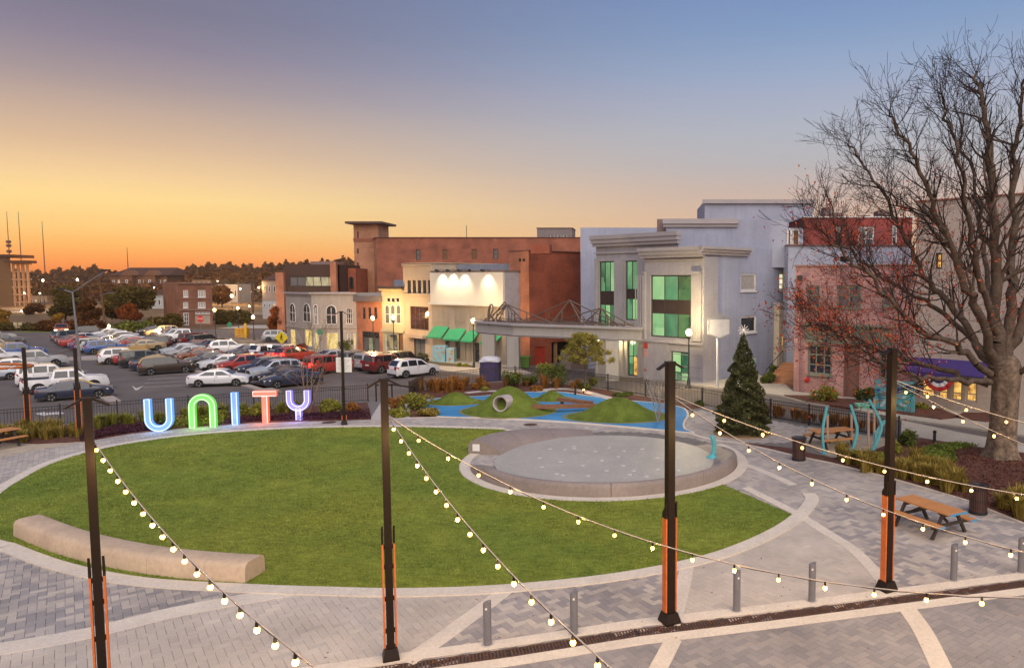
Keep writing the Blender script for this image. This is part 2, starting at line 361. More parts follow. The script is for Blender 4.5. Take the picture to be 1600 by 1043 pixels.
RFENCE = [(640, 622), (661, 609), (750, 598), (805, 595), (880, 599), (950, 609), (1009, 619), (1097, 634), (1204, 654), (1264, 664), (1404, 686)]
plat = [G(x, y+(-1.5)) for x, y in LFENCE+[(607, 623)]+RFENCE]+[G(1412, 668), G(1412, 655), G(1500, 674), G(1600, 692), G(1750, 722), Vector((40, 14, 0)), Vector((40, -8, 0)), Vector((-60, -8, 0))]
MB().prism(plat, -2.2, -.012).build('plaza_ground', MORT, kind='structure')
MB().prism([G(*p) for p in [(1409, 657), (1500, 676), (1600, 694), (1750, 724), (1750, 742), (1600, 708), (1525, 698), (1440, 684), (1408, 676)]], -.05, .03).build('sidewalk', WALKC, kind='structure')
# ---------------------------------------------------------------- lawn outline
lawn_top = [(785, 671), (700, 668.5), (600, 667), (450, 670), (300, 680), (180, 697), (90, 721), (30, 751), (0, 772), (-28, 800), (-32, 825), (-5, 842), (25, 850)]
lawn_bot = [(25, 850), (110, 880), (230, 903), (390, 913), (500, 917), (640, 919.5), (800, 913), (960, 896), (1080, 873), (1150, 851), (1205, 826), (1238, 804)]
PAD = Vector((atx(944, 30.4), 30.4, 0)); R_IN, R_W, R_C = 4.45, 5.45, 5.95
ring_px = []
lawn = crom([G(*p) for p in lawn_top[::1]], 6)[:-1]+crom([G(*p) for p in lawn_bot], 6)
a0 = math.atan2(*(lambda v: (v.y, v.x))(G(1158, 763)-PAD)); a1 = math.atan2(*(lambda v: (v.y, v.x))(G(785, 671)-PAD))
if a1 > 0: a1 -= 2*math.pi
ringarc = [PAD+Vector((math.cos(t), math.sin(t), 0))*(R_C-.05) for t in np.linspace(a0, a1, 40)]
lawn_poly = lawn+ringarc
TURF_D = leafmat('grass blades', (.095, .135, .022), (.32, .36, .07), (.46, .40, .15), .25)
def grassmat():
    m, nt, N, L, b = base('lawn grass'); g = N.new('ShaderNodeNewGeometry')
    mp = N.new('ShaderNodeMapping'); mp.inputs['Scale'].default_value = (1, 2.2, 1); mp.inputs['Rotation'].default_value = (0, 0, .5); L.new(g.outputs['Position'], mp.inputs[0])
    n1 = N.new('ShaderNodeTexNoise'); n1.inputs['Scale'].default_value = 2.6; n1.inputs['Detail'].default_value = 9; n1.inputs['Roughness'].default_value = .78; L.new(mp.outputs[0], n1.inputs['Vector'])
    r = N.new('ShaderNodeValToRGB'); e = r.color_ramp.elements; e[0].position = .33; e[0].color = lin((.095, .135, .02)); e[1].position = .68; e[1].color = lin((.32, .36, .065)); L.new(n1.outputs[0], r.inputs[0])
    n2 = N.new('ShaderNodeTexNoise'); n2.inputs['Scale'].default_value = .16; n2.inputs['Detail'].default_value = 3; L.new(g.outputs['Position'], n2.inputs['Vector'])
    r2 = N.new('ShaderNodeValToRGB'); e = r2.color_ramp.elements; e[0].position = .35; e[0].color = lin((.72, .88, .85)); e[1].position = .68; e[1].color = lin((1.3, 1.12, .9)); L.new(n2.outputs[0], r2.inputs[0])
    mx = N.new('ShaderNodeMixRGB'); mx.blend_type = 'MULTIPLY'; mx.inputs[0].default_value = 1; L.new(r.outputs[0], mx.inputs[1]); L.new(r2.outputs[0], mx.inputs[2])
    L.new(mx.outputs[0], b.inputs['Base Color']); b.inputs['Roughness'].default_value = .9; b.inputs['Specular IOR Level'].default_value = .1
    bp = N.new('ShaderNodeBump'); bp.inputs['Strength'].default_value = .9; bp.inputs['Distance'].default_value = .06; L.new(n1.outputs[0], bp.inputs['Height']); L.new(bp.outputs[0], b.inputs['Normal'])
    return m
GRASS = grassmat()
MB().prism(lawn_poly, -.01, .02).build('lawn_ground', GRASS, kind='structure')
def blades(name, poly, n, z, h, mat_, zf=None, ymax=1e9):
    px = [p[0] for p in poly]; py = [p[1] for p in poly]
    out = []; tot = 0
    while tot < n:
        y = rng.uniform(min(py), max(py), n*2); x = rng.uniform(min(px), max(px), n*2)
        keep = inpoly(x, y, poly) & (rng.random(n*2) < np.clip((17.0/np.maximum(y, 1))**1.6, 0, 1)) & (y < ymax)
        out.append(np.c_[x, y][keep]); tot += keep.sum()
    q = np.vstack(out)[:n]; m = len(q); a = rng.uniform(0, 2*np.pi, m); hh = h*rng.uniform(.5, 1.3, m); w = .012*(q[:, 1]/18)
    zz = np.full(m, z) if zf is None else zf(q[:, 0], q[:, 1])
    ca, sa = np.cos(a)*w, np.sin(a)*w; lx, ly = rng.normal(0, .5, m)*hh, rng.normal(0, .5, m)*hh
    V = np.empty((m, 3, 3)); V[:, 0] = np.c_[q[:, 0]-ca, q[:, 1]-sa, zz]; V[:, 1] = np.c_[q[:, 0]+ca, q[:, 1]+sa, zz]; V[:, 2] = np.c_[q[:, 0]+lx, q[:, 1]+ly, zz+hh]
    pat = .5+.22*np.sin(q[:, 0]*.9+1.7*np.sin(q[:, 1]*.6))+.15*np.sin(q[:, 1]*2.1+q[:, 0]*.8)+.22*np.sign(np.sin((q[:, 0]*.35+q[:, 1])*1.25))*(rng.random(m) < .6)
    me = np_mesh(name, V.reshape(-1, 3), np.arange(m*3).reshape(-1, 3), mat_, np.clip(.45*pat+.6*rng.random(m)-.05, 0, 1))
    o = link(name, me, kind='stuff'); tag(o, 'short green lawn grass filling the oval in the plaza', 'grass'); return o
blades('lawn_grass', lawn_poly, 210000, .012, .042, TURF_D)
# ---------------------------------------------------------------- concrete bands and kerbs
def band(name, px, w, z1=.008, off=0, n=6, pts=None, m=BAND):
    mb = MB(); strip(mb, pts if pts else gcurve(px, n), w, -.01, z1, off=off); return mb.build(name, m, kind='structure')
band('lawn_kerb', None, .42, .03, off=-.2, pts=crom([G(*p) for p in lawn_top], 6))
band('lawn_kerb', None, .46, .03, off=-.23, pts=crom([G(*p) for p in lawn_bot]+[G(1255, 786), G(1258, 778), G(1253, 771)], 6))
band('lawn_kerb', None, .35, .028, off=-.17, pts=[G(1240, 804.5), G(1200, 784), G(1158, 763)])
band('concrete_band', [(785, 671), (907, 679), (1000, 690), (1065, 701), (1125, 714), (1185, 733), (1240, 757)], .34)
band('concrete_band', [(-60, 1022), (0, 1013), (131, 990), (262, 958), (355, 940), (458, 922)], .62)
band('concrete_band', [(634, 1034), (700, 989), (790, 922)], .42)
band('concrete_band', [(1073, 884), (1066, 920), (1050, 976)], .36)
band('concrete_band', [(1250, 805), (1293, 832), (1337, 861), (1378, 906), (1386, 918)], .36)
band('concrete_band', [(1052, 999), (1040, 1022), (1025, 1050), (1000, 1100)], .36)
band('concrete_band', [(1414, 946), (1442, 985), (1471, 1043), (1500, 1100)], .42)
drain_px = [(300, 1092), (624, 1043), (800, 1018.5), (1000, 987), (1200, 963.5), (1400, 937.5), (1600, 911.5), (1800, 886)]
dr = [G(*p) for p in drain_px]
for o_, nm in ((.42, 'drain_kerb'), (-.36, 'drain_kerb')):
    band(nm, None, .34, .010, off=o_, pts=dr)
walk_up = [(-60, 738), (0, 713), (60, 700.5), (130, 689), (200, 677), (300, 666), (400, 659), (540, 655.5), (685, 651.5), (760, 653.5), (825, 656.5), (900, 661), (1000, 669.5), (1065, 674.5), (1082, 677.5)]
band('concrete_band', walk_up, .22)
bed_low = [(1157, 692), (1200, 701), (1245, 712), (1300, 723), (1384, 744), (1450, 763), (1510, 781), (1600, 817), (1700, 860)]
band('concrete_band', bed_low, .2, .03)
band('concrete_band', [(1082, 677.5), (1100, 683), (1125, 688), (1157, 692)], .2)
# ---------------------------------------------------------------- pavers: real blocks in herringbone
pave_poly = [G(*p) for p in [(-90, 740)]+walk_up[1:]+[(1120, 660), (1180, 650), (1260, 665), (1400, 690)]]
pave_poly = [G(-90, 740)]+[G(*p) for p in walk_up[1:-1]]+[G(1070, 655), G(1090, 640), G(1204, 656), G(1262, 668), G(1252, 690), G(1157, 692)]+[G(*p) for p in bed_low[1:]]+[G(1950, 985), G(2100, 1160), G(-90, 1120)]
poly_plainA = [G(*p) for p in [(-60, 1022), (131, 990), (262, 958), (458, 922), (560, 917), (800, 914), (634, 1034), (590, 1060), (-60, 1150)]]
poly_plainB = [G(*p) for p in [(1073, 870), (1150, 850), (1250, 790), (1293, 832), (1337, 861), (1378, 906), (1386, 918), (1400, 935), (1050, 978)]]
poly_low1 = [G(*p) for p in [(300, 1094), (1052, 981), (1040, 1022), (1000, 1120), (300, 1200)]]
poly_low3 = [G(*p) for p in [(1400, 940), (1800, 888), (1800, 1150), (1500, 1110), (1442, 985)]]
ring_band = [PAD+Vector((math.cos(t), math.sin(t), 0))*(R_C-.2) for t in np.linspace(0, 2*math.pi, 48, endpoint=False)]
bench_poly = None
def herring(poly, W, ang, org):
    xs = [p[0]-org[0] for p in poly]; ys = [p[1]-org[1] for p in poly]; c, s = math.cos(ang), math.sin(ang)
    U = [x*c+y*s for x, y in zip(xs, ys)]; Vv = [-x*s+y*c for x, y in zip(xs, ys)]
    i0, i1 = int(min(U)/W)-2, int(max(U)/W)+2; j0, j1 = int(min(Vv)/W)-2, int(max(Vv)/W)+2
    I, J = np.meshgrid(np.arange(i0, i1), np.arange(j0, j1)); k = (I-J) % 4
    h = k == 0; v = k == 3
    u = np.r_[(I[h]+1.0), (I[v]+.5)]*W; w = np.r_[(J[h]+.5), (J[v]+1.0)]*W; vert = np.r_[np.zeros(h.sum(), bool), np.ones(v.sum(), bool)]
    x = org[0]+u*c-w*s; y = org[1]+u*s+w*c
    return x, y, ang+vert*math.pi/2
x, y, a = herring(pave_poly, .17, R(38), (0, 18))
dl = np.hypot(x-PAD.x, y-PAD.y)
ok = inpoly(x, y, pave_poly) & ~inpoly(x, y, lawn_poly) & ((dl > R_C-.3) | ((x < PAD.x-R_IN) & (y > PAD.y-3) & (y < PAD.y+3.5)))
ddx, ddy = [p.x for p in dr], [p.y for p in dr]
dline = np.interp(x, ddx, ddy); ok &= np.abs(y-dline) > .17
x, y, a = x[ok], y[ok], a[ok]; n = len(x)
pA, pB, p1_, p3_ = (inpoly(x, y, q) for q in (poly_plainA, poly_plainB, poly_low1, poly_low3))
plain = pA | pB
low = y < np.interp(x, ddx, ddy)
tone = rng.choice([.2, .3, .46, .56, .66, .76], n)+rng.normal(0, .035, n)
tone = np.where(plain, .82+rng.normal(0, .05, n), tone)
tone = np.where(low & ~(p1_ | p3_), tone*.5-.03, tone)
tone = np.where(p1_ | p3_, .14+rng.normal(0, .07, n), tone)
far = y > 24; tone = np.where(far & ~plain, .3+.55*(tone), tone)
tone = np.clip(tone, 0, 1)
PST = [(0, (.225, .212, .212)), (.35, (.32, .286, .265)), (.6, (.415, .362, .312)), (.8, (.49, .425, .355)), (1, (.57, .49, .40))]
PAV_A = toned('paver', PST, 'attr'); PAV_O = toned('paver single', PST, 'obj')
# visible ones nearest the camera become single objects
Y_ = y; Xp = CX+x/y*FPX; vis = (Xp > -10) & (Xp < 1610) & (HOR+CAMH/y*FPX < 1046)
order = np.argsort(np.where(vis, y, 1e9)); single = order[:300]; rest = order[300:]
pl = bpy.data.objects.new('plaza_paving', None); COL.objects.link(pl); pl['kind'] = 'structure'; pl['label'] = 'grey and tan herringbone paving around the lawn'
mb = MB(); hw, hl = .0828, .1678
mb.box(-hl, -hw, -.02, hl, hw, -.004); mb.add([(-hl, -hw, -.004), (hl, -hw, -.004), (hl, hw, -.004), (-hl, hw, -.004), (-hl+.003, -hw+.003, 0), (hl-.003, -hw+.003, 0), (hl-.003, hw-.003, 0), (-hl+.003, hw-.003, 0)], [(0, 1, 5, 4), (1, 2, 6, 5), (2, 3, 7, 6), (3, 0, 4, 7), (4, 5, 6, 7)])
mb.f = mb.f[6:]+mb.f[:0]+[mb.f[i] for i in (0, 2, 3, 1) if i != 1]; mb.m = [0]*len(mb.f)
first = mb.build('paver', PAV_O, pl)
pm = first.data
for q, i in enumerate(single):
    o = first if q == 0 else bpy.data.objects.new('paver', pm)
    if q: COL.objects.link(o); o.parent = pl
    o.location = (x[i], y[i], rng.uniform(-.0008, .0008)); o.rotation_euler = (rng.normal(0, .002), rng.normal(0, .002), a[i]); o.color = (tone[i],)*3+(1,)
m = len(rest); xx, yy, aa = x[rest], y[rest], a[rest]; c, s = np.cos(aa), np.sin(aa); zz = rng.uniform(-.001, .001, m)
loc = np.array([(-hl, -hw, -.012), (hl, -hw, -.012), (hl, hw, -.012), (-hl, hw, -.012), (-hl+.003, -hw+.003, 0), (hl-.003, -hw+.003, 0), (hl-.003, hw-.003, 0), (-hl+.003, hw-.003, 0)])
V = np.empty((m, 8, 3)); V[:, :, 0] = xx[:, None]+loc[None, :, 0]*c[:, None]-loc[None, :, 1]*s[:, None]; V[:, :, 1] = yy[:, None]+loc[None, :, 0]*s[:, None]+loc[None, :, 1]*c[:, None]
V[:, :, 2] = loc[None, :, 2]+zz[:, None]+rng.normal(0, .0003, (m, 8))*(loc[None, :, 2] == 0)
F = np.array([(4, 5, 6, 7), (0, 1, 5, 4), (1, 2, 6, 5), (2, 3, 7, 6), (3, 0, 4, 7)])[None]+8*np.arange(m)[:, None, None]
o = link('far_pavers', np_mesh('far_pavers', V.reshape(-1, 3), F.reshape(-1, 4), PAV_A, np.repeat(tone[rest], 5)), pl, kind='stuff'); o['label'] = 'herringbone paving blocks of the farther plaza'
# trench drain with its grate
td = thing('trench_drain', 'long dark slotted trench drain crossing the front of the paving', 'drain', dr[2])
mb = MB(); strip(mb, dr, .3, -.011, -.006); mb.build('channel', mat('drain dark', (.03, .024, .02), .8), td)
mb = MB(); strip(mb, dr, .03, -.006, .006, off=.15); strip(mb, dr, .03, -.006, .006, off=-.15); mb.build('edge_rail', mat('rust iron', (.10, .055, .038), .75, .35, 8, .4, 40, dirt=.4), td)
mb = MB()
for i in range(len(dr)-1):
    p, q = dr[i], dr[i+1]; L_ = (q-p).length; d = (q-p)/L_; nn = Vector((-d.y, d.x, 0))
    for j in range(int(L_/.07)):
        c_ = p+d*(j*.07); mb.bar(c_-nn*.135, c_+nn*.135, .04, .012)
mb.build('grate_bars', MATS['rust iron'], td, kind='stuff')
# ---------------------------------------------------------------- splash pad
def arcpts(r, t0, t1, n=48, c=PAD): return [c+Vector((math.cos(t), math.sin(t), 0))*r for t in np.linspace(t0, t1, n)]
MB().prism(arcpts(R_IN+.1, 0, 2*math.pi*(47/48)), -.01, .05).build('splash_pad', PADC, kind='structure')
mb = MB(); strip(mb, arcpts(R_C-.22, R(165), R(388), 60), .42, -.01, .032); mb.build('splash_kerb', BAND, kind='structure')
def wallseg(mb, prof, t0, t1, hs, n=24):     # prof: (radius, height 0..1); hs: height at start and end
    k = len(prof); vs = []
    for i in range(n+1):
        f = i/n; t = t0+(t1-t0)*f; h = hs(f)
        for r, z in prof: vs.append((PAD.x+math.cos(t)*r, PAD.y+math.sin(t)*r, z*h if z > 0 else z))
    fs = [(i*k+j, i*k+j+1, (i+1)*k+j+1, (i+1)*k+j) for i in range(n) for j in range(k-1)]+[tuple(range(k)), tuple(range(n*k, n*k+k))]
    mb.add(vs, fs)
sw = thing('seat_wall', 'long low curved concrete seat wall in front of the splash pad', 'seat wall', PAD)
prof = [(R_IN, .03), (R_IN+.1, .12), (R_IN+.45, .62), (R_IN+.72, .93), (R_IN+.88, 1), (R_IN+.99, .93), (R_IN+1.04, .7), (R_IN+1.05, 0)]
ts = np.linspace(R(197), R(392), 6)
for i in range(5):
    mb = MB(); e = .0016
    def hs(f, i=i):
        g = (i+f)/5; return .5*min(1, .35+g*6)*(1 if g < .72 else max(.04, 1-((g-.72)/.28)**1.3))
    wallseg(mb, prof, ts[i]+e, ts[i+1]-e, hs); mb.build('segment', SEATC, sw, smooth=50)
sw2 = thing('seat_wall', 'short humped concrete seat behind the left edge of the splash pad', 'seat wall', PAD)
prof2 = [(R_IN+.0, 0), (R_IN+.02, .1), (R_IN+.35, .42), (R_IN+.75, .8), (R_IN+1.1, 1), (R_IN+1.35, .98), (R_IN+1.5, .86), (R_IN+1.56, .6), (R_IN+1.57, 0)]
ts = np.linspace(R(171), R(99), 4)
for i in range(3):
    mb = MB()
    def hs(f, i=i): g = (i+f)/3; return .62*(1-g**1.8*.93)
    wallseg(mb, prof2, ts[i]-.0016*(1 if i else 0), ts[i+1]+.0016, hs); mb.build('segment', SEATC, sw2, smooth=50)
t = R(171)+.003; c_ = PAD+Vector((math.cos(t), math.sin(t), 0))*(R_IN+1.2)+Vector((0, 0, .3)); tn = Vector((-math.sin(t), math.cos(t), 0)); rn = Vector((math.cos(t), math.sin(t), 0))
MB().add([c_+rn*i*.16+Vector((0, 0, j*.15)) for i, j in ((-1, -1), (1, -1), (1, 1), (-1, 1))]+[c_+tn*.02+rn*i*.16+Vector((0, 0, j*.15)) for i, j in ((-1, -1), (1, -1), (1, 1), (-1, 1))], [(0, 1, 2, 3), (4, 5, 6, 7), (0, 1, 5, 4), (1, 2, 6, 5), (2, 3, 7, 6), (3, 0, 4, 7)]).build('cover_plate', WHITE, sw2)
jm = mat('jet cover', (.58, .56, .52), .4)
jets = [(860, 701), (883, 702), (897, 700), (930, 705), (952, 699), (975, 704), (1003, 701), (843, 715), (876, 721), (911, 727), (940, 719), (966, 713), (847, 729), (870, 740), (880, 742), (919, 743), (948, 735), (974, 727), (984, 741), (1010, 744), (1028, 733), (1046, 741), (1027, 715), (990, 735), (897, 697), (1060, 735)]
for i, (jx, jy) in enumerate(jets):
    p = G(jx, jy, .05); o = MB().lathe([(.09, -.01), (.09, .006), (.07, .010)], 10).build('water_jet', jm) if i == 0 else bpy.data.objects.new('water_jet', jo.data)
    if i == 0: jo = o
    else: COL.objects.link(o)
    o.location = p; tag(o, 'small round pale water jet cover set flush in the splash pad floor', 'water jet', 'water jets in the splash pad floor')
# foot-high activator
ap = G(1113, 716); at_ = thing('water_activator', 'turquoise bent post with a foot at the rim of the splash pad', 'activator post', ap)
MB().lathe([(.28, 0), (.27, .06), (.15, .14), (.1, .2)], 14, ap).build('foot', CYAN, at_, smooth=40)
MB().tube([ap+Vector(q) for q in ((.02, 0, .1), (.06, 0, .35), (.07, 0, .6), (.03, -.02, .85), (-.08, -.04, .98))], [.11, .1, .1, .1, .08], 10).build('post', CYAN, at_, smooth=50)
# ---------------------------------------------------------------- long curved bench at the lawn
bp = crom([G(*p) for p in [(22, 838), (80, 862), (150, 882), (230, 897), (310, 906), (384, 911)]], 8)
bn = thing('curved_bench', 'long curved tan concrete bench along the near left lawn edge', 'bench', bp[20])
seg = [(0, 5), (5, 14), (14, 24), (24, 33), (33, len(bp)-1)]
def benchseg(pts):
    k = len(pts); pr = [(-.02, 0), (0, .38), (.05, .46), (.14, .5), (.62, .5), (.70, .46), (.74, .4), (.76, 0)]; vs = []
    for i in range(k):
        d = (pts[min(i+1, k-1)]-pts[max(i-1, 0)]).normalized(); nn = Vector((-d.y, d.x, 0))
        for r, z in pr: q = pts[i]+nn*r; vs.append((q.x, q.y, z))
    kk = len(pr); fs = [(i*kk+j, i*kk+j+1, (i+1)*kk+j+1, (i+1)*kk+j) for i in range(k-1) for j in range(kk-1)]+[tuple(range(kk)), tuple(range((k-1)*kk, k*kk))]
    return MB().add(vs, fs)
for s0, s1 in seg:
    q = [v.copy() for v in bp[s0:s1+1]]; q[0] = q[0].lerp(q[1], .02); q[-1] = q[-1].lerp(q[-2], .02)
    benchseg(q).build('segment', mat('bench concrete', (.50, .37, .25), .6, .14, .8, .12, 9, spec=.4), bn, smooth=45)
# ---------------------------------------------------------------- planting beds, rubber ground
def sheet(name, poly, z0, z1, m, kind='structure'): return MB().prism(poly, z0, z1).build(name, m, kind=kind)
lf = [G(x, y+.6) for x, y in LFENCE]
sheet('mulch_bed', [G(130, 690), G(200, 678), G(300, 667), G(400, 660), G(540, 656.5), G(580, 655), G(577, 640), G(574, 629)]+lf[::-1][1:4]+[G(0, 690), G(60, 693)], -.01, .035, MULCH)
sheet('gravel_court', [G(-90, 742), G(0, 714), G(60, 701.5), G(128, 690.5), G(60, 694), G(0, 691.5), G(-80, 700)], -.01, .02, GRAVEL)
sheet('path', [G(578, 655), G(640, 653), G(640, 626), G(596, 627)], -.01, .02, CONC)
blue = crom([G(*p) for p in [(685, 650.5), (664, 641), (657, 633), (668, 625), (705, 620.5), (752, 619), (800, 614), (870, 612), (930, 620), (985, 626), (1030, 630), (1066, 637), (1075, 648), (1069, 660), (1070, 670), (1080, 676), (1000, 668.5), (900, 660), (825, 655.5), (760, 652.5)]], 5, True)
sheet('mulch_bed', [G(641, 651.5), G(684, 651), G(664, 641), G(657, 633), G(668, 625), G(705, 620.5), G(752, 619), G(800, 614), G(870, 612), G(930, 620), G(985, 626), G(1030, 630), G(1066, 637), G(1072, 640), G(1095, 636)]+[G(x, y+.6) for x, y in RFENCE[:8]][::-1]+[G(641, 624)], -.01, .012, MULCH)
sheet('rubber_ground', blue, -.01, .028, BLUE)
mb = MB(); strip(mb, blue, .12, -.01, .034, closed=True); mb.build('rubber_kerb', BAND, kind='structure')
band('garden_path', [(728, 614), (760, 611), (790, 612), (815, 616)], .55, .03, m=CONC)
band('garden_path', [(838, 613), (862, 608), (900, 609), (935, 618), (950, 622), (985, 632)], .7, .036, m=CONC)
bed = [G(*p) for p in bed_low]+[G(1750, 742), G(1600, 708), G(1525, 698.5), G(1440, 685), G(1404, 688), G(1345, 712), G(1300, 716), G(1230, 700)]
sheet('mulch_bed', bed, -.01, .04, MULCH)
sheet('gravel_court', [G(*p) for p in [(1255, 692), (1262, 667), (1404, 688), (1345, 712), (1300, 716)]], -.012, .024, GRAVEL)
# mounds of turf
def mound(c, rx, ry, h, label, rot=0, tunnel=None):
    n, k = 40, 14; V = []; F = []
    for j in range(k+1):
        f = j/k; hh = h*(.5+.5*math.cos(math.pi*min(1, f**.92)))
        for i in range(n):
            a_ = 2*math.pi*i/n; wob = 1+.02*math.sin(3*a_+c.x)
            X, Y = math.cos(a_)*rx*f*wob, math.sin(a_)*ry*f*wob; V.append((c.x+X*math.cos(rot)-Y*math.sin(rot), c.y+X*math.sin(rot)+Y*math.cos(rot), hh+.02))
    F = [(j*n+i, j*n+(i+1) % n, (j+1)*n+(i+1) % n, (j+1)*n+i) for j in range(k) for i in range(n)]
    t_ = thing('turf_mound', label, 'mound', c)
    MB().add(V, F).build('turf', mat('mound turf', (.125, .165, .028), .95, .35, 1.2, .35, 40, spec=.1, dirt=.3), t_, smooth=80, doubles=True)
    rim = [c+Vector((V[k*n+i][0]-c.x, V[k*n+i][1]-c.y, 0)) for i in range(n)]
    mb = MB(); strip(mb, rim, .14, .02, .045, closed=True); mb.build('rim', mat('olive rim', (.22, .20, .05), .8), t_)
    m_ = 9000; a_ = rng.uniform(0, 2*np.pi, m_); f = np.sqrt(rng.random(m_)); wob = 1+.02*np.sin(3*a_+c.x); X, Y = np.cos(a_)*rx*f*wob, np.sin(a_)*ry*f*wob
    q = np.c_[c.x+X*math.cos(rot)-Y*math.sin(rot), c.y+X*math.sin(rot)+Y*math.cos(rot), h*(.5+.5*np.cos(np.pi*f**.92))+.01]
    if tunnel is not None: q = q[np.hypot(q[:, 0]-tunnel.x, q[:, 2]-tunnel.z) > .5]; m_ = len(q)
    b_ = rng.uniform(0, 6.28, m_); w = .016; tip = q+np.c_[rng.normal(0, .02, m_), rng.normal(0, .02, m_), rng.uniform(.015, .035, m_)]
    V2 = np.stack([q-np.c_[np.cos(b_), np.sin(b_), 0*b_]*w, q+np.c_[np.cos(b_), np.sin(b_), 0*b_]*w, tip], 1).reshape(-1, 3)
    link('grass_blades', np_mesh('grass_blades', V2, np.arange(m_*3).reshape(-1, 3), TURF_D, rng.random(m_)), t_, kind='stuff')
    return t_
cB = G(796, 642); tun = Vector((P(782, 636, 40.2).x, 0, .78))
mB = mound(cB, 2.75, 2.3, 1.42, 'big rounded turf mound pierced by a round tunnel', 0, tun)
mound(G(712, 628.5), 1.75, 1.3, .62, 'low turf mound left of the tunnel mound')
mound(G(862, 624), 1.3, 1.0, .55, 'small turf mound behind the tunnel mound by the beams')
mound(G(966, 651), 2.95, 1.9, 1.08, 'wide turf mound right of the balance beams')
PIPE = mat('tunnel pipe', (.42, .36, .36), .45, .12, 3, .05); 
tp = Vector((tun.x, 40.0, .02)); mb = MB(); rr = .37
ax = Vector((.25, 1, -.06)).normalized(); s0 = Vector((tun.x, cB.y-1.62, .70))
prof_ = []
for rad, off_ in ((rr, 1.7), (rr, 0), (rr+.07, -.02), (rr+.08, .1), (rr+.07, 1.7)):
    e1 = ax.cross(Vector((0, 0, 1))); prof_.append([s0+ax*off_+(e1*math.cos(t)+Vector((0, 0, 1))*math.sin(t))*rad for t in np.linspace(0, 2*math.pi, 20, endpoint=False)])
mb.add([v for r_ in prof_ for v in r_], [(i*20+j, i*20+(j+1) % 20, (i+1)*20+(j+1) % 20, (i+1)*20+j) for i in range(4) for j in range(20)]); mb.build('tunnel_pipe', PIPE, mB, smooth=40)
mb = MB(); mb.add([s0+ax*1.1+(e1*math.cos(t)+Vector((0, 0, 1))*math.sin(t))*(rr-.004) for t in np.linspace(0, 2*math.pi, 20, endpoint=False)], [tuple(range(20))]); mb.build('tunnel_glow_disc', emit('tunnel glow', (1, .62, .25), .5, (.5, .3, .15)), mB)  # disc glows in place of light falling inside the tunnel; not a lamp
for (a_, b_, lb) in (((831, 635), (936, 633.5), 'long brown timber balance beam in front, between two turf mounds'), ((872, 623), (925, 629.5), 'shorter brown timber balance beam angled behind the long one')):
    p, q = G(*a_, .38), G(*b_, .30); t_ = thing('balance_beam', lb, 'balance beam', (p.x, p.y, 0))
    MB().bar(p, q, .34, .2).build('beam', BWOOD, t_)
    for f in (.12, .88): c_ = p.lerp(q, f); MB().box(c_.x-.1, c_.y-.12, 0, c_.x+.1, c_.y+.12, c_.z-.1).build('support', DWOOD, t_)
# manhole lids
for i, (mx_, my_, lb) in enumerate(((829, 663, 'rusty round manhole lid in the walk in front of the tunnel mound'), (514, 659.5, 'rusty round manhole lid in the walk right of the letter Y'))):
    o = MB().lathe([(.36, -.01), (.36, .004), (.33, .007), (.3, .005)], 20, G(mx_, my_)).build('manhole_lid', MATS['rust iron']); tag(o, lb, 'manhole lid')

# fallen leaves blown along the drain and kerbs
def litter():
    n = 420; k = rng.integers(0, len(dr)-1, n); f = rng.random(n); X = np.array([dr[i].x*(1-g)+dr[i+1].x*g for i, g in zip(k, f)]); Y = np.array([dr[i].y*(1-g)+dr[i+1].y*g for i, g in zip(k, f)])+rng.normal(0, .09, n)
    X = np.r_[X, rng.uniform(-8, 16, 160)]; Y = np.r_[Y, rng.uniform(14, 20, 160)]; n = len(X); a = rng.uniform(0, 6.28, n); s_ = rng.uniform(.015, .035, n); q = np.c_[X, Y, np.full(n, .014)]; u = np.c_[np.cos(a), np.sin(a), rng.normal(0, .2, n)]*s_[:, None]; v = np.c_[-np.sin(a), np.cos(a), rng.normal(0, .2, n)]*s_[:, None]*.6
    o = link('fallen_leaves', np_mesh('fallen_leaves', np.stack([q-u, q-v, q+u, q+v], 1).reshape(-1, 3), np.arange(4*n).reshape(-1, 4), leafmat('dead leaves', (.10, .035, .015), (.30, .11, .03), (.4, .2, .06)), rng.random(n)), kind='stuff'); tag(o, 'dead brown leaves blown along the slotted drain', 'fallen leaves')
litter()
def haze():
    m = bpy.data.materials.new('haze air'); m.use_nodes = True; nt = m.node_tree; nt.nodes.clear(); v = nt.nodes.new('ShaderNodeVolumePrincipled'); o = nt.nodes.new('ShaderNodeOutputMaterial'); nt.links.new(v.outputs[0], o.inputs['Volume'])
    v.inputs['Color'].default_value = (1, .93, .86, 1); v.inputs['Density'].default_value = HAZE; v.inputs['Anisotropy'].default_value = .7
    MB().box(-1200, -70, -3.6, 640, 985, 95).build('haze', m, kind='stuff', uv=False)
HAZE = .00017
haze()
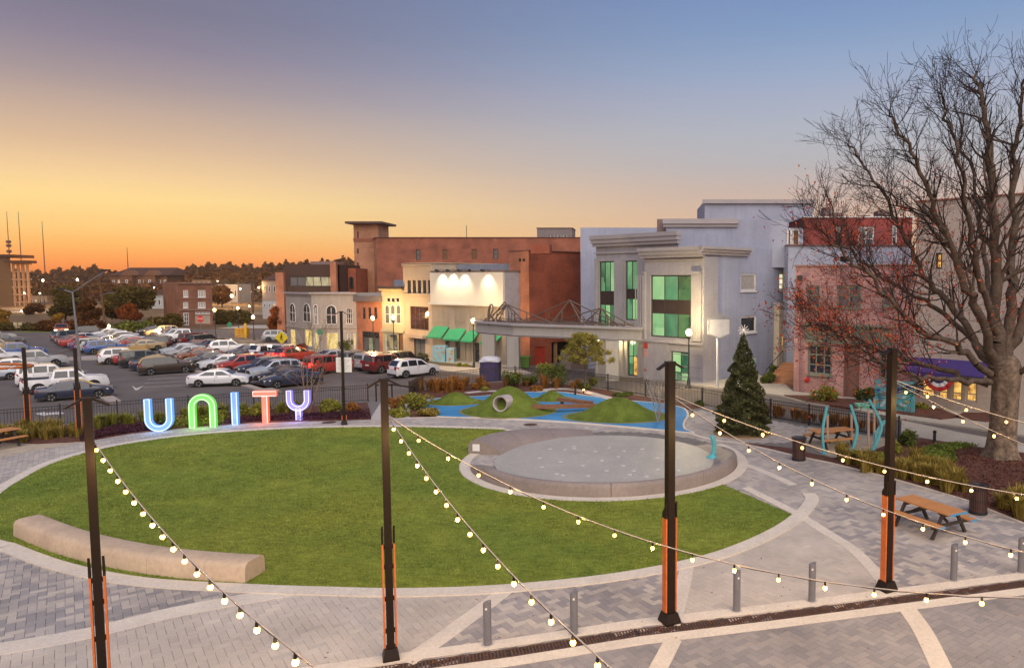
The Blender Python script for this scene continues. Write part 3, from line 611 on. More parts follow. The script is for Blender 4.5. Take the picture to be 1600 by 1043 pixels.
# ================================================================ buildings
GL = glass('window glass'); GLW = glass('pale window glass', (.10, .11, .12), .12)
CURT = mat('pale curtain', (.34, .32, .29), .8, .12, 4, .05); BOARD = mat('window board', (.17, .085, .045), .8)
WARML = litglass('warm lit room', (1, .58, .15), (.16, .045, .006), 1.25, 3.2); YELL = litglass('yellow drapes', (1, .74, .26), (.62, .38, .08), .95, 2.2)
GREENL = litglass('green lit glass', (.25, .62, .28), (.012, .10, .055), .62, .55); GREENB = litglass('bright green glass', (.62, 1, .45), (.25, .62, .26), .62, .5)
SPAND = mat('dark spandrel', (.05, .034, .03), .35, .2, 1, .02); OFFL = litglass('office glow', (.85, .72, .42), (.14, .12, .08), .6, .8)
FRM_D = mat('dark window frame', (.05, .04, .035), .5, .1, 3, .02); FRM_W = mat('white window frame', (.62, .60, .58), .5, .06, 3, .02)
ROOFM = mat('flat roof', (.16, .15, .16), .9, .15, .6, .1)
class Face:
    def __init__(s, root, A, B, z0, z1, m, name='wall'):
        s.root, s.m, s.name, s.z0, s.z1 = root, m, name, z0, z1
        s.A = Vector((A[0], A[1], 0)); s.B = Vector((B[0], B[1], 0)); s.L = (s.B-s.A).length; s.u = (s.B-s.A)/s.L; s.n = Vector((s.u.y, -s.u.x, 0)); s.ops = []
    def q(s, u, z, d=0): p = s.A+s.u*u+s.n*d; return Vector((p.x, p.y, z))
    def px(s, x, y):                        # photo pixel -> place on this wall
        d = ray(x, y); o = Vector((0, 0, CAMH)); k = (s.A-o).dot(s.n)/d.dot(s.n); h = o+d*k; return (h-s.A).dot(s.u), h.z
    def rect(s, r):
        x0, y0, x1, y1 = r; ym, xm = (y0+y1)/2, (x0+x1)/2
        return s.px(x0, ym)[0], s.px(xm, y1)[1], s.px(x1, ym)[0], s.px(xm, y0)[1]
    def slab(s, u0, z0, u1, z1, d0, d1, mb=None, m=0):
        mb = mb or MB(); vs = [s.q(u, z, d) for u in (u0, u1) for d in (d0, d1) for z in (z0, z1)]
        return mb.add(vs, [(0, 1, 3, 2), (4, 6, 7, 5), (0, 4, 5, 1), (2, 3, 7, 6), (0, 2, 6, 4), (1, 5, 7, 3)], m)
    def band(s, y0, y1, proj, m, name='cornice', x=None, z=None, u=None, back=0):
        if z is None: xm = x if x is not None else pr(s.q(s.L/2, 0))[0]; z = (s.px(xm, y1)[1], s.px(xm, y0)[1])
        u0, u1 = u if u else (-proj*.5, s.L+proj*.5)
        return s.slab(u0, z[0], u1, z[1], back-.02, proj).build(name, m, s.root)
    def win(s, r, cols=1, rows=1, frame=FRM_D, pane=GL, fw=.07, rec=.14, name='window', hole=True, sill=None, arch=False, panes=None, uz=None, door=None):
        u0, z0, u1, z1 = uz if uz else s.rect(r)
        u0 = max(u0, .02); u1 = min(u1, s.L-.02)
        if hole and not arch: s.ops.append((u0, z0, u1, z1))
        d = -rec if (hole and not arch) else .012
        mb = MB(); f0, f1 = d, d+.07
        W, H = u1-u0, z1-z0
        if arch:
            k = 8; r_ = W/2; out = [(u0, z0), (u1, z0)]+[(u0+r_+r_*math.cos(math.pi*i/k), z1-r_+r_*math.sin(math.pi*i/k)) for i in range(k+1)]
            inn = [(u0+fw, z0+fw), (u1-fw, z0+fw)]+[(u0+r_+(r_-fw)*math.cos(math.pi*i/k), z1-r_+(r_-fw)*math.sin(math.pi*i/k)) for i in range(k+1)]
            n = len(out); vs = [s.q(a, b, f1) for a, b in out]+[s.q(a, b, f1) for a, b in inn]+[s.q(a, b, 0) for a, b in out]
            mb.add(vs, [(i, (i+1) % n, n+(i+1) % n, n+i) for i in range(n)]+[(i, 2*n+i, 2*n+(i+1) % n, (i+1) % n) for i in range(n)])
        else:
            for a, b, c, e in ((u0, z0, u1, z0+fw), (u0, z1-fw, u1, z1), (u0, z0+fw, u0+fw, z1-fw), (u1-fw, z0+fw, u1, z1-fw)): s.slab(a, b, c, e, f0, f1, mb)
        mw = fw*.6
        for i in range(1, cols): c = u0+W*i/cols; s.slab(c-mw/2, z0+fw, c+mw/2, z1-fw*(3 if arch else 1), f0+.003, f1-.01, mb)
        zs = [z0+H*i/rows for i in range(1, rows)] if not hasattr(rows, '__len__') else [z0+H*t for t in rows]
        for c in zs: s.slab(u0+fw, c-mw/2, u1-fw, c+mw/2, f0+.005, f1-.013, mb)
        fr = mb.build(name, frame, s.root)
        if arch:
            MB().add([s.q(a, b, d+.01) for a, b in inn], [tuple(range(len(inn)))]).build('pane', pane, fr)
        else:
            zz = [z0+fw*.5]+zs+[z1-fw*.5]
            for j in range(len(zz)-1):
                for i in range(cols):
                    pm_ = panes[j][i % len(panes[j])] if panes else pane
                    a, b = u0+W*i/cols, u0+W*(i+1)/cols
                    if W > .6 or (cols == 1): MB().add([s.q(a+.004, zz[j]+.003, d+.02), s.q(b-.004, zz[j]+.003, d+.02), s.q(b-.004, zz[j+1]-.003, d+.02), s.q(a+.004, zz[j+1]-.003, d+.02)], [(0, 1, 2, 3)]).build('pane', pm_, fr)
            if hole: s.slab(u0+.01, z0+.01, u1-.01, z1-.01, d-.06, d-.01).build('lining', FRM_D, fr)
        if door:
            uh = u1-fw*1.6; s.slab(uh-.02, z0+H*.42, uh+.02, z0+H*.5, f1, f1+.05).build('handle', GREYM, fr)
        if sill is not None: s.slab(u0-.06, z0-.1, u1+.06, z0+.002, 0, .1).build('sill', sill, fr)
        return fr
    def build(s, rev=.26):
        us = sorted({0, s.L, *[v for o in s.ops for v in (o[0], o[2])]}); zs = sorted({s.z0, s.z1, *[v for o in s.ops for v in (o[1], o[3])]})
        mb = MB()
        for i in range(len(us)-1):
            for j in range(len(zs)-1):
                if us[i+1]-us[i] < 1e-5 or zs[j+1]-zs[j] < 1e-5: continue
                cu, cz = (us[i]+us[i+1])/2, (zs[j]+zs[j+1])/2
                if any(o[0] < cu < o[2] and o[1] < cz < o[3] for o in s.ops): continue
                mb.add([s.q(us[i], zs[j]), s.q(us[i+1], zs[j]), s.q(us[i+1], zs[j+1]), s.q(us[i], zs[j+1])], [(0, 1, 2, 3)])
        for a, b, c, e in s.ops:
            e = min(e, s.z1-.001)
            for p, q_ in (((a, b), (c, b)), ((c, b), (c, e)), ((c, e), (a, e)), ((a, e), (a, b))):
                mb.add([s.q(*p), s.q(*q_), s.q(*q_, -rev), s.q(*p, -rev)], [(0, 1, 2, 3)])
        return mb.build(s.name, s.m, s.root)
def pr(p):                                   # world point -> photo pixel
    d = Vector(p)-Vector((0, 0, CAMH)); f = d.y*CP-d.z*SP; return CX+FPX*d.x/f, CY-FPX*(d.y*SP+d.z*CP)/f
def bld(name, label, A, B, depth, z1, m, z0=None, cat='building', side=None, roof=ROOFM, cop=None, group=None, par=.35, sidem=None):
    A, B = Vector((A[0], A[1], 0)), Vector((B[0], B[1], 0)); u = (B-A).normalized(); n = Vector((u.y, -u.x, 0))
    z0 = -1.9 if z0 is None else z0
    t = thing(name, label, cat, ((A.x+B.x)/2, (A.y+B.y)/2, z0+.4 if z0 < -1 else z0), 0, group)
    bd = -n if side is None else Vector((side[0], side[1], 0)).normalized()
    D, C = A+bd*depth, B+bd*depth
    f = Face(t, A, B, z0, z1, m); f.right = Face(t, B, C, z0, z1, sidem or m); f.left = Face(t, D, A, z0, z1, sidem or m); f.back = Face(t, C, D, z0, z1, sidem or m)
    MB().prism([(p.x, p.y) for p in (A+(bd+u)*.02, B+(bd-u)*.02, C-(bd+u)*.02, D-(bd-u)*.02)], z1-par-.05, z1-par).build('roof', roof, t)
    if cop:
        mb = MB(); strip(mb, [A, B, C, D], .34, z1+.002, z1+.09, closed=True); mb.build('coping', cop, t)
    f.t = t; return f
def fin(f, left=True, right=True, back=True):
    f.build()
    for ok_, s in ((left, f.left), (right, f.right), (back, f.back)):
        if ok_: s.build()
RV = Vector((.72, -.69, 0)).normalized(); NV = Vector((.69, .72, 0)).normalized()      # along the street, and away from it
LAV = mat('lavender stucco', (.33, .35, .44), .85, .13, .35, .1, 14, dirt=.12, streak=.08); GREYST = mat('grey stucco', (.345, .325, .335), .85, .14, .4, .1, 14, dirt=.14, streak=.08)
CORN = mat('cornice stucco', (.36, .33, .33), .8, .08, .8, .06); CREAM = mat('cream stucco', (.52, .45, .36), .85, .08, .5, .08, 12, streak=.08)
# ---- pink brick shop
PINK = brick('pink brick', (.46, .235, .21), (.33, .16, .15), (.52, .40, .36), .33, .115); OLIVE = mat('olive trim', (.20, .21, .16), .7, .1, 2, .05)
A = GT(1239.5, 612); B = GT(1424, 632)
f = bld('brick_shop', 'two storey pink brick shop with olive trim right of the brick steps', A, B, 9, topz(416, A.y), PINK, side=NV, cop=mat('pink coping', (.40, .24, .21), .8))
for r, c in (((1260.5, 446, 1281.5, 480), 1), ((1306.7, 446, 1346, 481), 2), ((1378, 449, 1398, 479), 1)): f.win(r, c, [.55], OLIVE, GLW, .12, sill=OLIVE)
f.win((1262, 538, 1300, 585.5), 3, [.33, .66], OLIVE, GL, .14, sill=OLIVE)
f.win((1373, 550, 1386, 592), 1, [.5], OLIVE, GL, .12)
f.win((1318, 538, 1343, 620.5), 1, [.72], mat('brown door', (.20, .10, .075), .6, .1, 1, .03), MATS['brown door'], .16, name='door', door=1)
u0, z0, u1, z1 = f.rect((1257, 509, 1396, 538)); f.slab(u0, z0, u1, z1, -.01, .16).build('fascia', OLIVE, f.t)
for i in range(4): a = u0+.2+(u1-u0-.2)*i/4; f.slab(a, z0+.25, a+(u1-u0)/4-.3, z1-.25, .16, .185).build('fascia_panel', mat('olive panel', (.17, .18, .135), .7), f.t)
f.slab(u0-.1, z1, u1+.1, z1+.14, -.01, .34).build('cornice', OLIVE, f.t)
mb = MB()
for i in range(int((u1-u0)/.3)): f.slab(u0+i*.3, z1-.11, u0+i*.3+.14, z1-.002, .161, .30, mb)
mb.build('dentils', OLIVE, f.t, kind='stuff')
p = f.q(f.px(1249.5, 500)[0], 0, .08); MB().tube([(p.x, p.y, z) for z in (0, 3, f.z1-.9)], .07, 8).build('downpipe', PINK, f.t); MB().box(p.x-.14, p.y-.14, f.z1-.95, p.x+.14, p.y+.14, f.z1-.6).build('rain_head', FRM_D, f.t)
a, z = f.px(1261, 593); MB().lathe([(.19, 0), (.18, .08), (.08, .13)], 12, T=Matrix.Translation(f.q(a, z, 0)) @ f.n.to_track_quat('Z', 'Y').to_matrix().to_4x4()).build('alarm_bell', mat('red paint', (.45, .02, .02), .4), f.t)
fin(f)
# ---- tall beige building with the purple awning
A2 = B+Vector((.02, 0, 0)); B2 = A2+RV*13
BEIGE = mat('beige stucco', (.47, .385, .325), .9, .09, .25, .1, 9, streak=.08)
f = bld('corner_building', 'tall beige building behind the bare tree with a purple awning', A2, B2, 22, topz(316, A2.y), BEIGE, side=NV, cop=mat('tile coping', (.33, .13, .09), .8))
sh = [(1440, 577, 1461, 620), (1466, 577, 1482, 624), (1487, 578, 1504, 626), (1509, 579, 1527, 628)]
for r in sh: f.win(r, 1, [.25], CREAM, WARML, .1)
f.win((1462, 395, 1472, 420), 1, [.5], FRM_D, WARML, .1); f.win((1588, 480, 1603, 520), 1, [.5], FRM_D, GL, .1)
u0, z0 = f.px(1405, 575); u0 = max(.1, f.px(1424, 575)[0]); u1 = f.px(1552, 572)[0]; zb = f.px(1480, 586)[1]; zt = f.px(1480, 561)[1]
PURP = mat('purple canvas', (.055, .032, .16), .7, .1, 2, .05)
mb = MB(); vs = [f.q(u, z, d) for u in (u0, u1) for z, d in ((zt, .01), (zb+.28, 1.5), (zb, 1.5), (zb+.02, 1.47), (zb+.25, 1.45), (zt-.04, .01))]
mb.add(vs, [(i, (i+1) % 6, 6+(i+1) % 6, 6+i) for i in range(6)]+[tuple(range(6)), tuple(range(6, 12))]); mb.build('awning', PURP, f.t)
# patriotic bunting under the awning
bu, bz = f.px(1483, 586); bt = thing('bunting', 'red white and blue half round bunting hanging from the purple awning', 'bunting', f.q(bu, bz, 1.55))
for i, (r0, r1, c) in enumerate(((0, .38, (.03, .04, .16)), (.38, .62, (.72, .70, .66)), (.62, .9, (.45, .03, .03)))):
    mb = MB(); k = 14; vs = []
    for j in range(k+1):
        t = math.pi+math.pi*j/k
        for rr in (r0, r1): vs.append(f.q(bu+math.cos(t)*rr*.95, bz+math.sin(t)*rr*.85, 1.56+.03*math.cos(j*2.2)))
    mb.add(vs, [(2*j, 2*j+1, 2*j+3, 2*j+2) for j in range(k)]); mb.build('stripe', mat(('blue', 'white', 'red')[i]+' cloth', c, .8, .08, 3, .05), bt)
fin(f)
# ---- dark red brick block with roof plant behind the pink shop
DRED = brick('dark red brick', (.30, .04, .03), (.21, .028, .024), (.25, .12, .1))
A3 = P(1256, 400, 61); B3 = P(1424, 400, 61)
f = bld('red_brick_block', 'dark red brick block with roof units rising behind the pink shop', A3, B3, 10, topz(340, 61), DRED, 0, cop=FRM_W)
f.win((1304, 352, 1316, 388), 1, [.5], FRM_D, GL, .1); f.win((1341, 354, 1366, 392), 2, [.5], FRM_W, GLW, .12); f.win((1394, 352, 1402, 388), 1, [.5], FRM_W, GLW, .1)
for i, (x0, x1, yt) in enumerate(((1288, 1300, 324), (1300, 1316, 332), (1345, 1360, 336), (1372, 1390, 329))):
    p = P(x0, yt, 63); q = P(x1, yt, 63); MB().box(p.x, 63, f.z1-.3, q.x, 64.2, p.z).build('roof_unit', mat('roof unit', (.20, .14, .13), .6), f.t)
fin(f)
# ---- big grey stucco building
C = GT(1098, 598.5); A_ = C-RV*5.9
t_lab = 'big grey and lavender stucco building with tall green lit windows'
f = bld('office_building', t_lab, A_, C, 26, topz(384.5, C.y), GREYST, side=NV, sidem=LAV); OB = f.t
GREEND = litglass('dim green glass', (.20, .42, .14), (.008, .06, .03), .5, .9); pn = [[GREENB, GREENL, GREEND], [SPAND, SPAND, SPAND], [GREENB, GREENL, GREEND]]
f.win((1016, 429.5, 1079.5, 527.5), 3, [.385, .60], FRM_D, panes=pn, fw=.1, rec=.2)
f.win((1047.5, 549, 1077.5, 596), 2, [.3], FRM_D, panes=[[GREENL, GREENB], [GREENB, GREENL]], fw=.1, rec=.2)
xm = 1050
for y0, y1, pj in ((384.5, 390, .55), (390, 396, .45), (396, 401, .32), (404, 406, .12)): f.band(y0, y1, pj, CORN, x=1098)
for x0, x1 in ((993, 1010), (1083, 1097.5)):
    for y0, y1, pj in ((424, 427.5, .28), (427.5, 532, .2)): u0, z0, u1, z1 = f.rect((x0, y0, x1, y1)); f.slab(max(u0, .01), z0, min(u1, f.L-.01), z1, -.01, pj).build('pilaster', GREYST, f.t)
    k = MB()
    for x in np.linspace(x0+3, x1-3, 4): u = f.px(x, 480)[0]; f.slab(u-.05, f.px(xm, 530)[1], u+.05, f.px(xm, 430)[1], .2, .225, k)
    k.build('fluting', CORN, f.t, kind='stuff')
f.band(532, 536, .22, CORN, 'string_course', x=xm)
for y in (552, 570, 586): f.band(y-.6, y+.6, .015, mat('joint grey', (.27, .25, .245), .9), 'joint', x=xm)
f.band(536, 601, .1, GREYST, 'plinth', x=xm, u=(0, f.px(1045, 560)[0]))
s = f.right
for r, p_ in (((1157, 427, 1181.5, 454.5), CURT), ((1217, 426, 1238.5, 453), WARML), ((1157, 493.5, 1181.5, 519.5), GL), ((1174, 557, 1181, 578), GREENL)):
    s.win(r, 1 if p_ is not WARML else 3, 1 if p_ is not WARML else 3, FRM_W, p_ if p_ is not WARML else litglass('pale window glow', (1, .9, .6), (.6, .5, .3), 1.0), .14, .12, sill=FRM_W)
zc0, zc1 = f.px(1098, 401)[1], f.px(1098, 384.5)[1]
for k_, pj in ((0, .55), (1, .4), (2, .25)): s.slab(-.55, zc1-(k_+1)*.2, 5.4, zc1-k_*.2-.003, -.02, pj).build('cornice', CORN, f.t)
s.slab(-.1, -.5, 1.6, zc0, -.01, .12).build('pilaster', GREYST, f.t)
fin(f)
# left wing, a little behind
A_w = C-RV*12.4-f.n*.9; C_w = C-RV*3.2-f.n*.9
def attach(root, A, B, depth, z1, m, z0, sidem=None, cop=None, side=None, roof=ROOFM):   # another block of the same building
    u = (B-A).normalized(); n = Vector((u.y, -u.x, 0)); bd = -n if side is None else side; D, C_ = A+bd*depth, B+bd*depth
    g = Face(root, A, B, z0, z1, m); g.right = Face(root, B, C_, z0, z1, sidem or m); g.left = Face(root, D, A, z0, z1, sidem or m); g.back = Face(root, C_, D, z0, z1, m); g.t = root
    MB().prism([(p.x, p.y) for p in (A+(bd+u)*.03, B+(bd-u)*.03, C_-(bd+u)*.03, D-(bd-u)*.03)], z1-.3, z1-.25).build('roof', roof, root)
    if cop: mb = MB(); strip(mb, [A, B, C_, D], .3, z1+.002, z1+.1, closed=True); mb.build('coping', cop, root)
    return g
def flat(v): return Vector((v.x, v.y, 0))
g = attach(OB, flat(A_w), flat(C_w), 18, topz(369, A_w.y), GREYST, -1.6, LAV)
for r in ((936, 408, 960, 525), (977, 407, 995.5, 500)):
    g.win(r, 3 if r[0] < 950 else 2, [.42, .6] if r[0] < 950 else [.36, .52], FRM_D, panes=[[GREENL, GREENB], [SPAND], [GREENL, GREENL, GREENB]], fw=.09, rec=.2)
g.win((980, 519, 995.5, 587), 2, [.45], FRM_D, panes=[[GREENL, WARML], [GREENB, GREENL]], fw=.09, rec=.2, name='door', door=1)
for y0, y1, pj in ((369, 375, .55), (375, 381, .45), (381, 386, .3), (395, 397, .14)): g.band(y0, y1, pj, CORN, x=930)
for x0, x1 in ((925, 934), (962, 975)):
    u0, z0, u1, z1 = g.rect((x0, 404, x1, 560)); g.slab(max(.01, u0), -1.2, u1, z1, -.01, .2).build('pilaster', GREYST, OB)
fin(g)
h = attach(OB, flat(P(1041, 380, 60)), flat(P(1041, 380, 60))+Vector((9.9, 0, 0)), 8, topz(343, 60), LAV, 8.5)
h.slab(-.3, h.z1-.35, 5.8, h.z1+.05, -.02, .35).build('cornice', CORN, OB); h.slab(-.25, h.z1-.6, 5.75, h.z1-.352, -.02, .2).build('cornice', CORN, OB)
h.win((1234.5, 357, 1250, 384), 1, 1, FRM_W, BOARD, .12, hole=False); fin(h)
h = attach(OB, flat(P(1041, 380, 60.5))+Vector((9.85, 0, 0)), flat(P(1255, 380, 60.5)), 7, topz(356, 60.5), LAV, 8.5); h.win((1238, 357, 1250, 384), 1, 1, FRM_W, BOARD, .12); fin(h)
h = attach(OB, flat(P(1232, 380, 58.6)), flat(P(1424, 380, 58.6)), 2, topz(384, 58.6), LAV, -.5, cop=mat('rust flashing', (.16, .07, .06), .7)); h.win((1313, 400, 1327, 409), 1, 1, FRM_D, GL, .06); fin(h)
h = attach(OB, flat(P(1101, 340, 68.2)), flat(P(1270, 340, 68.2)), 9, topz(313, 68.2), LAV, 9); h.slab(-.2, h.z1-.3, h.L+.2, h.z1+.06, -.02, .28).build('cornice', CORN, OB); fin(h)
h = attach(OB, flat(P(907, 380, 74)), flat(P(1034, 380, 74)), 8, topz(355.5, 74), LAV, -1.5); fin(h)
p = P(1027, 342, 61); MB().box(p.x, 61, 9.5, p.x+.8, 62, p.z).build('roof_unit', MATS['roof unit'], OB)
p = P(1038, 345, 62); MB().box(p.x-.1, 61.5, 9.5, p.x+1.2, 62.6, p.z).build('roof_unit', MATS['roof unit'], OB)
# lit entrance porch with steps
pa = s.q(s.px(1209, 520)[0], 0); pb = pa+NV*3.2
e = Face(OB, s.q(s.px(1209, 520)[0], 0, .5), s.q(s.px(1209, 520)[0]+3.4, 0, .5), -.1, topz(474, 60.5), CREAM, 'porch_wall')
e.win((1222, 519, 1231, 550), 1, 1, FRM_D, WARML, .1, name='door', door=1); e.slab(-.12, e.z1-.25, 1.2, e.z1+.1, -.5, .12).build('porch_coping', CORN, OB); e.build()
Face(OB, e.q(0, 0, -.5), e.q(0, 0, 0), -.1, e.z1, CREAM, 'porch_wall').build()
aw = MB(); au, az = e.px(1236, 523); k = 8
vs = [e.q(au-.55, az-.75+.0, .02+1.0*math.sin(math.pi/2*i/k)*1) + Vector((0, 0, 1.5*math.cos(math.pi/2*i/k))) for i in range(k+1)]+[e.q(au+.9, az-.75, .02+1.0*math.sin(math.pi/2*i/k)) + Vector((0, 0, 1.5*math.cos(math.pi/2*i/k))) for i in range(k+1)]
aw.add(vs, [(i, i+1, k+2+i, k+1+i) for i in range(k)]+[tuple(range(k+1))]).build('awning', mat('dark green canvas', (.02, .09, .06), .7), OB)
lan = thing('wall_lantern', 'glowing lantern beside the porch door above the brick steps', 'lantern', e.q(2.35, 2.6, .2)); q = e.q(2.35, 2.6, .2)
MB().lathe([(.05, -.22), (.12, -.18), (.14, .12), (.04, .26)], 8, q).build('glass', emit('lantern glow', (1, .66, .22), 10), lan); MB().tube([q+Vector((0, 0, .24)), e.q(2.35, 2.9, .0)], .03, 5).build('bracket', BLACK, lan)
l_ = bpy.data.lights.new('lamp', 'POINT'); l_.energy = 260; l_.color = (1, .70, .30); l_.shadow_soft_size = .15; o = bpy.data.objects.new('lamp', l_); COL.objects.link(o); o.parent = lan; o.location = lan.matrix_basis.inverted() @ e.q(2.0, 2.5, 1.2)
st = thing('brick_steps', 'orange brick steps with handrails up to the lit porch', 'steps', GT(1215, 598)); sb = brick('step brick', (.38, .17, .08), (.30, .13, .06), (.3, .2, .15))
s0 = GT(1197, 599); s1 = GT(1237, 601)
for i in range(8): 
    a_ = s0+NV*(.28*i)+RV*.0; b_ = a_+RV*2.3; c_ = b_+NV*.32; d_ = a_+NV*.32; MB().prism([(q.x, q.y) for q in (a_, b_, c_, d_)], -.3 if i == 0 else .17*(i-1)+.02, .17*(i+1)).build('step', sb, st)
for o in (0, 2.3):
    a_ = s0+RV*o; b_ = a_+NV*2.2; mb = MB(); mb.tube([a_+Vector((0, 0, 1.0)), b_+Vector((0, 0, 2.3))], .03, 6)
    for f_ in (0, .33, .66, 1): q = a_.lerp(b_, f_)+Vector((0, 0, 1.3*f_)); mb.tube([q, q+Vector((0, 0, 1.0))], .02, 5)
    mb.build('handrail', BLACK, st)
# blank shield sign on its post
sp = thing('pole_sign', 'blank white shield shaped sign on a white post by the grey building corner', 'sign', GT(1121, 606)); Zs = GT(1121, 606).y
sx = P(1124, 510, Zs); MB().tube([GT(1121, 606), Vector((P(1121, 520, Zs).x, Zs, topz(520, Zs)))], .09, 8).build('post', mat('post grey white', (.42, .42, .45), .6), sp)
shp = [(-.66, -.55), (0, -.88), (.66, -.55), (.66, .62), (.3, .72), (0, 1.0), (-.3, .72), (-.66, .62)]
mb = MB(); mb.add([(sx.x+a*1.22, Zs+d, sx.z+b*.98) for d in (-.1, .1) for a, b in shp], [tuple(range(8)), tuple(range(8, 16))]+[(i, (i+1) % 8, 8+(i+1) % 8, 8+i) for i in range(8)]).build('board', mat('sign grey', (.22, .22, .24), .6), sp)
mb = MB(); mb.add([(sx.x+a*1.05, Zs-.104, sx.z+b*.84-.02) for a, b in shp[:4]+[(-.66, .62)]], [tuple(range(5))]).build('panel', mat('sign panel grey', (.46, .45, .47), .6), sp)
# small red wall signs
f0 = Face(OB, A_, C, 0, 5, GREYST)
for x0, y0, x1, y1, c in ((1008, 535, 1013.5, 544, (.5, .03, .02)), (1008.5, 546, 1013, 557, (.55, .25, .22)), (1008, 576, 1011, 579, (.5, .03, .02))):
    u0, z0, u1, z1 = f0.rect((x0, y0, x1, y1)); f0.slab(u0, z0, u1, z1, .1, .125).build('wall_sign', mat('sign red %d' % int(c[1]*100), c, .5), OB)
# ---- dark brick block behind the porte cochere
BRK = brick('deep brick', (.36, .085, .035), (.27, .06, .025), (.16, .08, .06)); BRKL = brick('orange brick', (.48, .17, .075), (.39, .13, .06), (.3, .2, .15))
Cb = GT(828, 571); 
f = bld('brick_block', 'windowless dark brick block behind the grey entrance canopy', Cb-RV*3.4, Cb, 8.0, topz(391.5, Cb.y), BRKL, side=NV, sidem=BRK, cop=mat('brick coping', (.2, .09, .07), .8)); s = f.right  # street face takes the paler brick: the light on it is painted
s.win((836, 541, 852, 573), 1, 1, mat('red door', (.38, .05, .03), .5), MATS['red door'], .1, name='door', door=1)
s.win((862, 533, 905, 590), 1, 1, FRM_D, glass('dark recess', (.012, .008, .008), .6), .12, rec=.8, name='loading_bay')
for x in (813, 819): u, z = f.px(x, 406); MB().lathe([(.16, 0), (.16, .1)], 10, T=Matrix.Translation(f.q(u, z, 0)) @ f.n.to_track_quat('Z', 'Y').to_matrix().to_4x4()).build('vent', BLACK, f.t)
q = P(845, 386, 75); MB().box(q.x-.9, 74, f.z1-.4, q.x+1.0, 76, topz(382, 75)).build('chimney', BRK, f.t)
fin(f)
g = bld('brick_annex', 'narrow dark brick annex with a yellow lit window left of the grey building', P(908, 500, 74.5), P(930, 500, 74.5), 6, topz(374, 74.5), BRK); g.win((915, 426, 926, 452), 1, 1, FRM_D, YELL, .1); fin(g)
# ---- cream building with the floodlit blank panel
A5 = GT(676.5, 560.5); B5 = GT(790.5, 571.5)
TANST = mat('tan stucco', (.36, .30, .23), .85, .1, .6, .08, streak=.08); PANEL = mat('white panel', (.62, .58, .50), .8, .05, .3, .04)
f = bld('panel_building', 'tan shop with a big floodlit blank white panel and green awnings', A5, B5, 11, topz(424, (A5.y+B5.y)/2), TANST, side=NV, sidem=GREYST, cop=mat('brown coping', (.20, .12, .09), .8))
u0, z0, u1, z1 = f.rect((677.5, 425, 789, 474)); f.slab(.05, z0, f.L-.05, f.z1-.1, -.01, .22).build('sign_panel', PANEL, f.t); f.slab(-.1, z0-.22, f.L+.1, z0, -.01, .4).build('ledge', PANEL, f.t)
s = f.right; s.slab(.0, z0, 11, s.z1-.25, .002, .03).build('side_panel', mat('side panel', (.33, .31, .33), .8), f.t)
for x0, x1 in ((681, 705), (710, 729), (734, 757)):
    mb = MB(); u0, z0, u1, z1 = f.rect((x0, 484, x1, 503))
    for i in range(5): f.slab(u0, z0+(z1-z0)*i/5, u1, z0+(z1-z0)*(i+.86)/5, -.005, .07, mb)
    mb.build('louvre', TANST, f.t)
for x0, x1 in ((704, 712), (729.5, 735)): u0, z0, u1, z1 = f.rect((x0, 482, x1, 568)); f.slab(u0, -1.6, u1, z1, -.005, .14).build('pilaster', TANST, f.t)
for r, p_, nm in (((696, 532, 706, 560), GL, 'window'), ((712, 532, 719, 560), GLW, 'window'), ((727, 534, 733, 562), GL, 'window'), ((741, 535, 749, 566), GL, 'door'), ((763, 538, 774, 569), YELL, 'door')): f.win(r, 1, [.7], mat('bronze frame', (.12, .09, .06), .5), p_, .09, name=nm, door=1 if nm == 'door' else None)
AWG = mat('green canvas', (.035, .30, .13), .65, .08, 2, .04); AWW = mat('cream canvas', (.6, .52, .36), .7)
for x0, x1, yt, yb in ((679, 701.5, 509.5, 527.5), (704, 729, 512.5, 531), (732, 750, 516, 533.5), (762, 784, 524, 537)):
    u0, z0, u1, z1 = f.rect((x0, yt, x1, yb)); mb = MB(); vs = [f.q(u, z, d) for u in (u0, u1) for z, d in ((z1, .02), (z0+.16, 1.15), (z0, 1.15), (z0, 1.12), (z0+.1, 1.1), (z1-.1, .02))]
    mb.add(vs, [(i, (i+1) % 6, 6+(i+1) % 6, 6+i) for i in range(6)]+[tuple(range(6)), tuple(range(6, 12))]); mb.build('awning', AWG, f.t)
# floodlights along the top edge of the panel
for i, x in enumerate((694.5, 711, 729, 765.5)):
    u, z = f.px(x, 424); fl = thing('floodlight', ('first', 'second', 'third', 'fourth, rightmost')[i]+' of the lit floodlights in a row over the white panel', 'floodlight', f.q(u, z+.1, .8), 0, 'floodlights over the white panel')
    mb = MB(); mb.tube([f.q(u, z+.12, -.1), f.q(u, z+.2, .5), f.q(u, z+.1, .95)], .03, 6); mb.build('arm', BLACK, fl)
    MB().box(-.16, -.12, -.1, .16, .12, .06, T=Matrix.Translation(f.q(u, z+.05, .95))).build('head', BLACK, fl)
    l_ = bpy.data.lights.new('lamp', 'SPOT'); l_.energy = 520; l_.color = (1, .82, .5); l_.spot_size = R(95); l_.spot_blend = .8; l_.shadow_soft_size = .08
    o = bpy.data.objects.new('lamp', l_); COL.objects.link(o); o.parent = fl; o.location = fl.matrix_basis.inverted() @ f.q(u, z-.08, .98)
    d_ = (f.q(u, z-1.4, .22)-f.q(u, z-.08, .98)); o.rotation_euler = d_.to_track_quat('-Z', 'Y').to_euler()
for x in (686, 703, 720.5, 737.5, 757): u, z = f.px(x, 423.5); f.slab(u-.12, z, u+.12, z+.2, .25, .5).build('roof_bracket', BLACK, f.t)
fin(f)
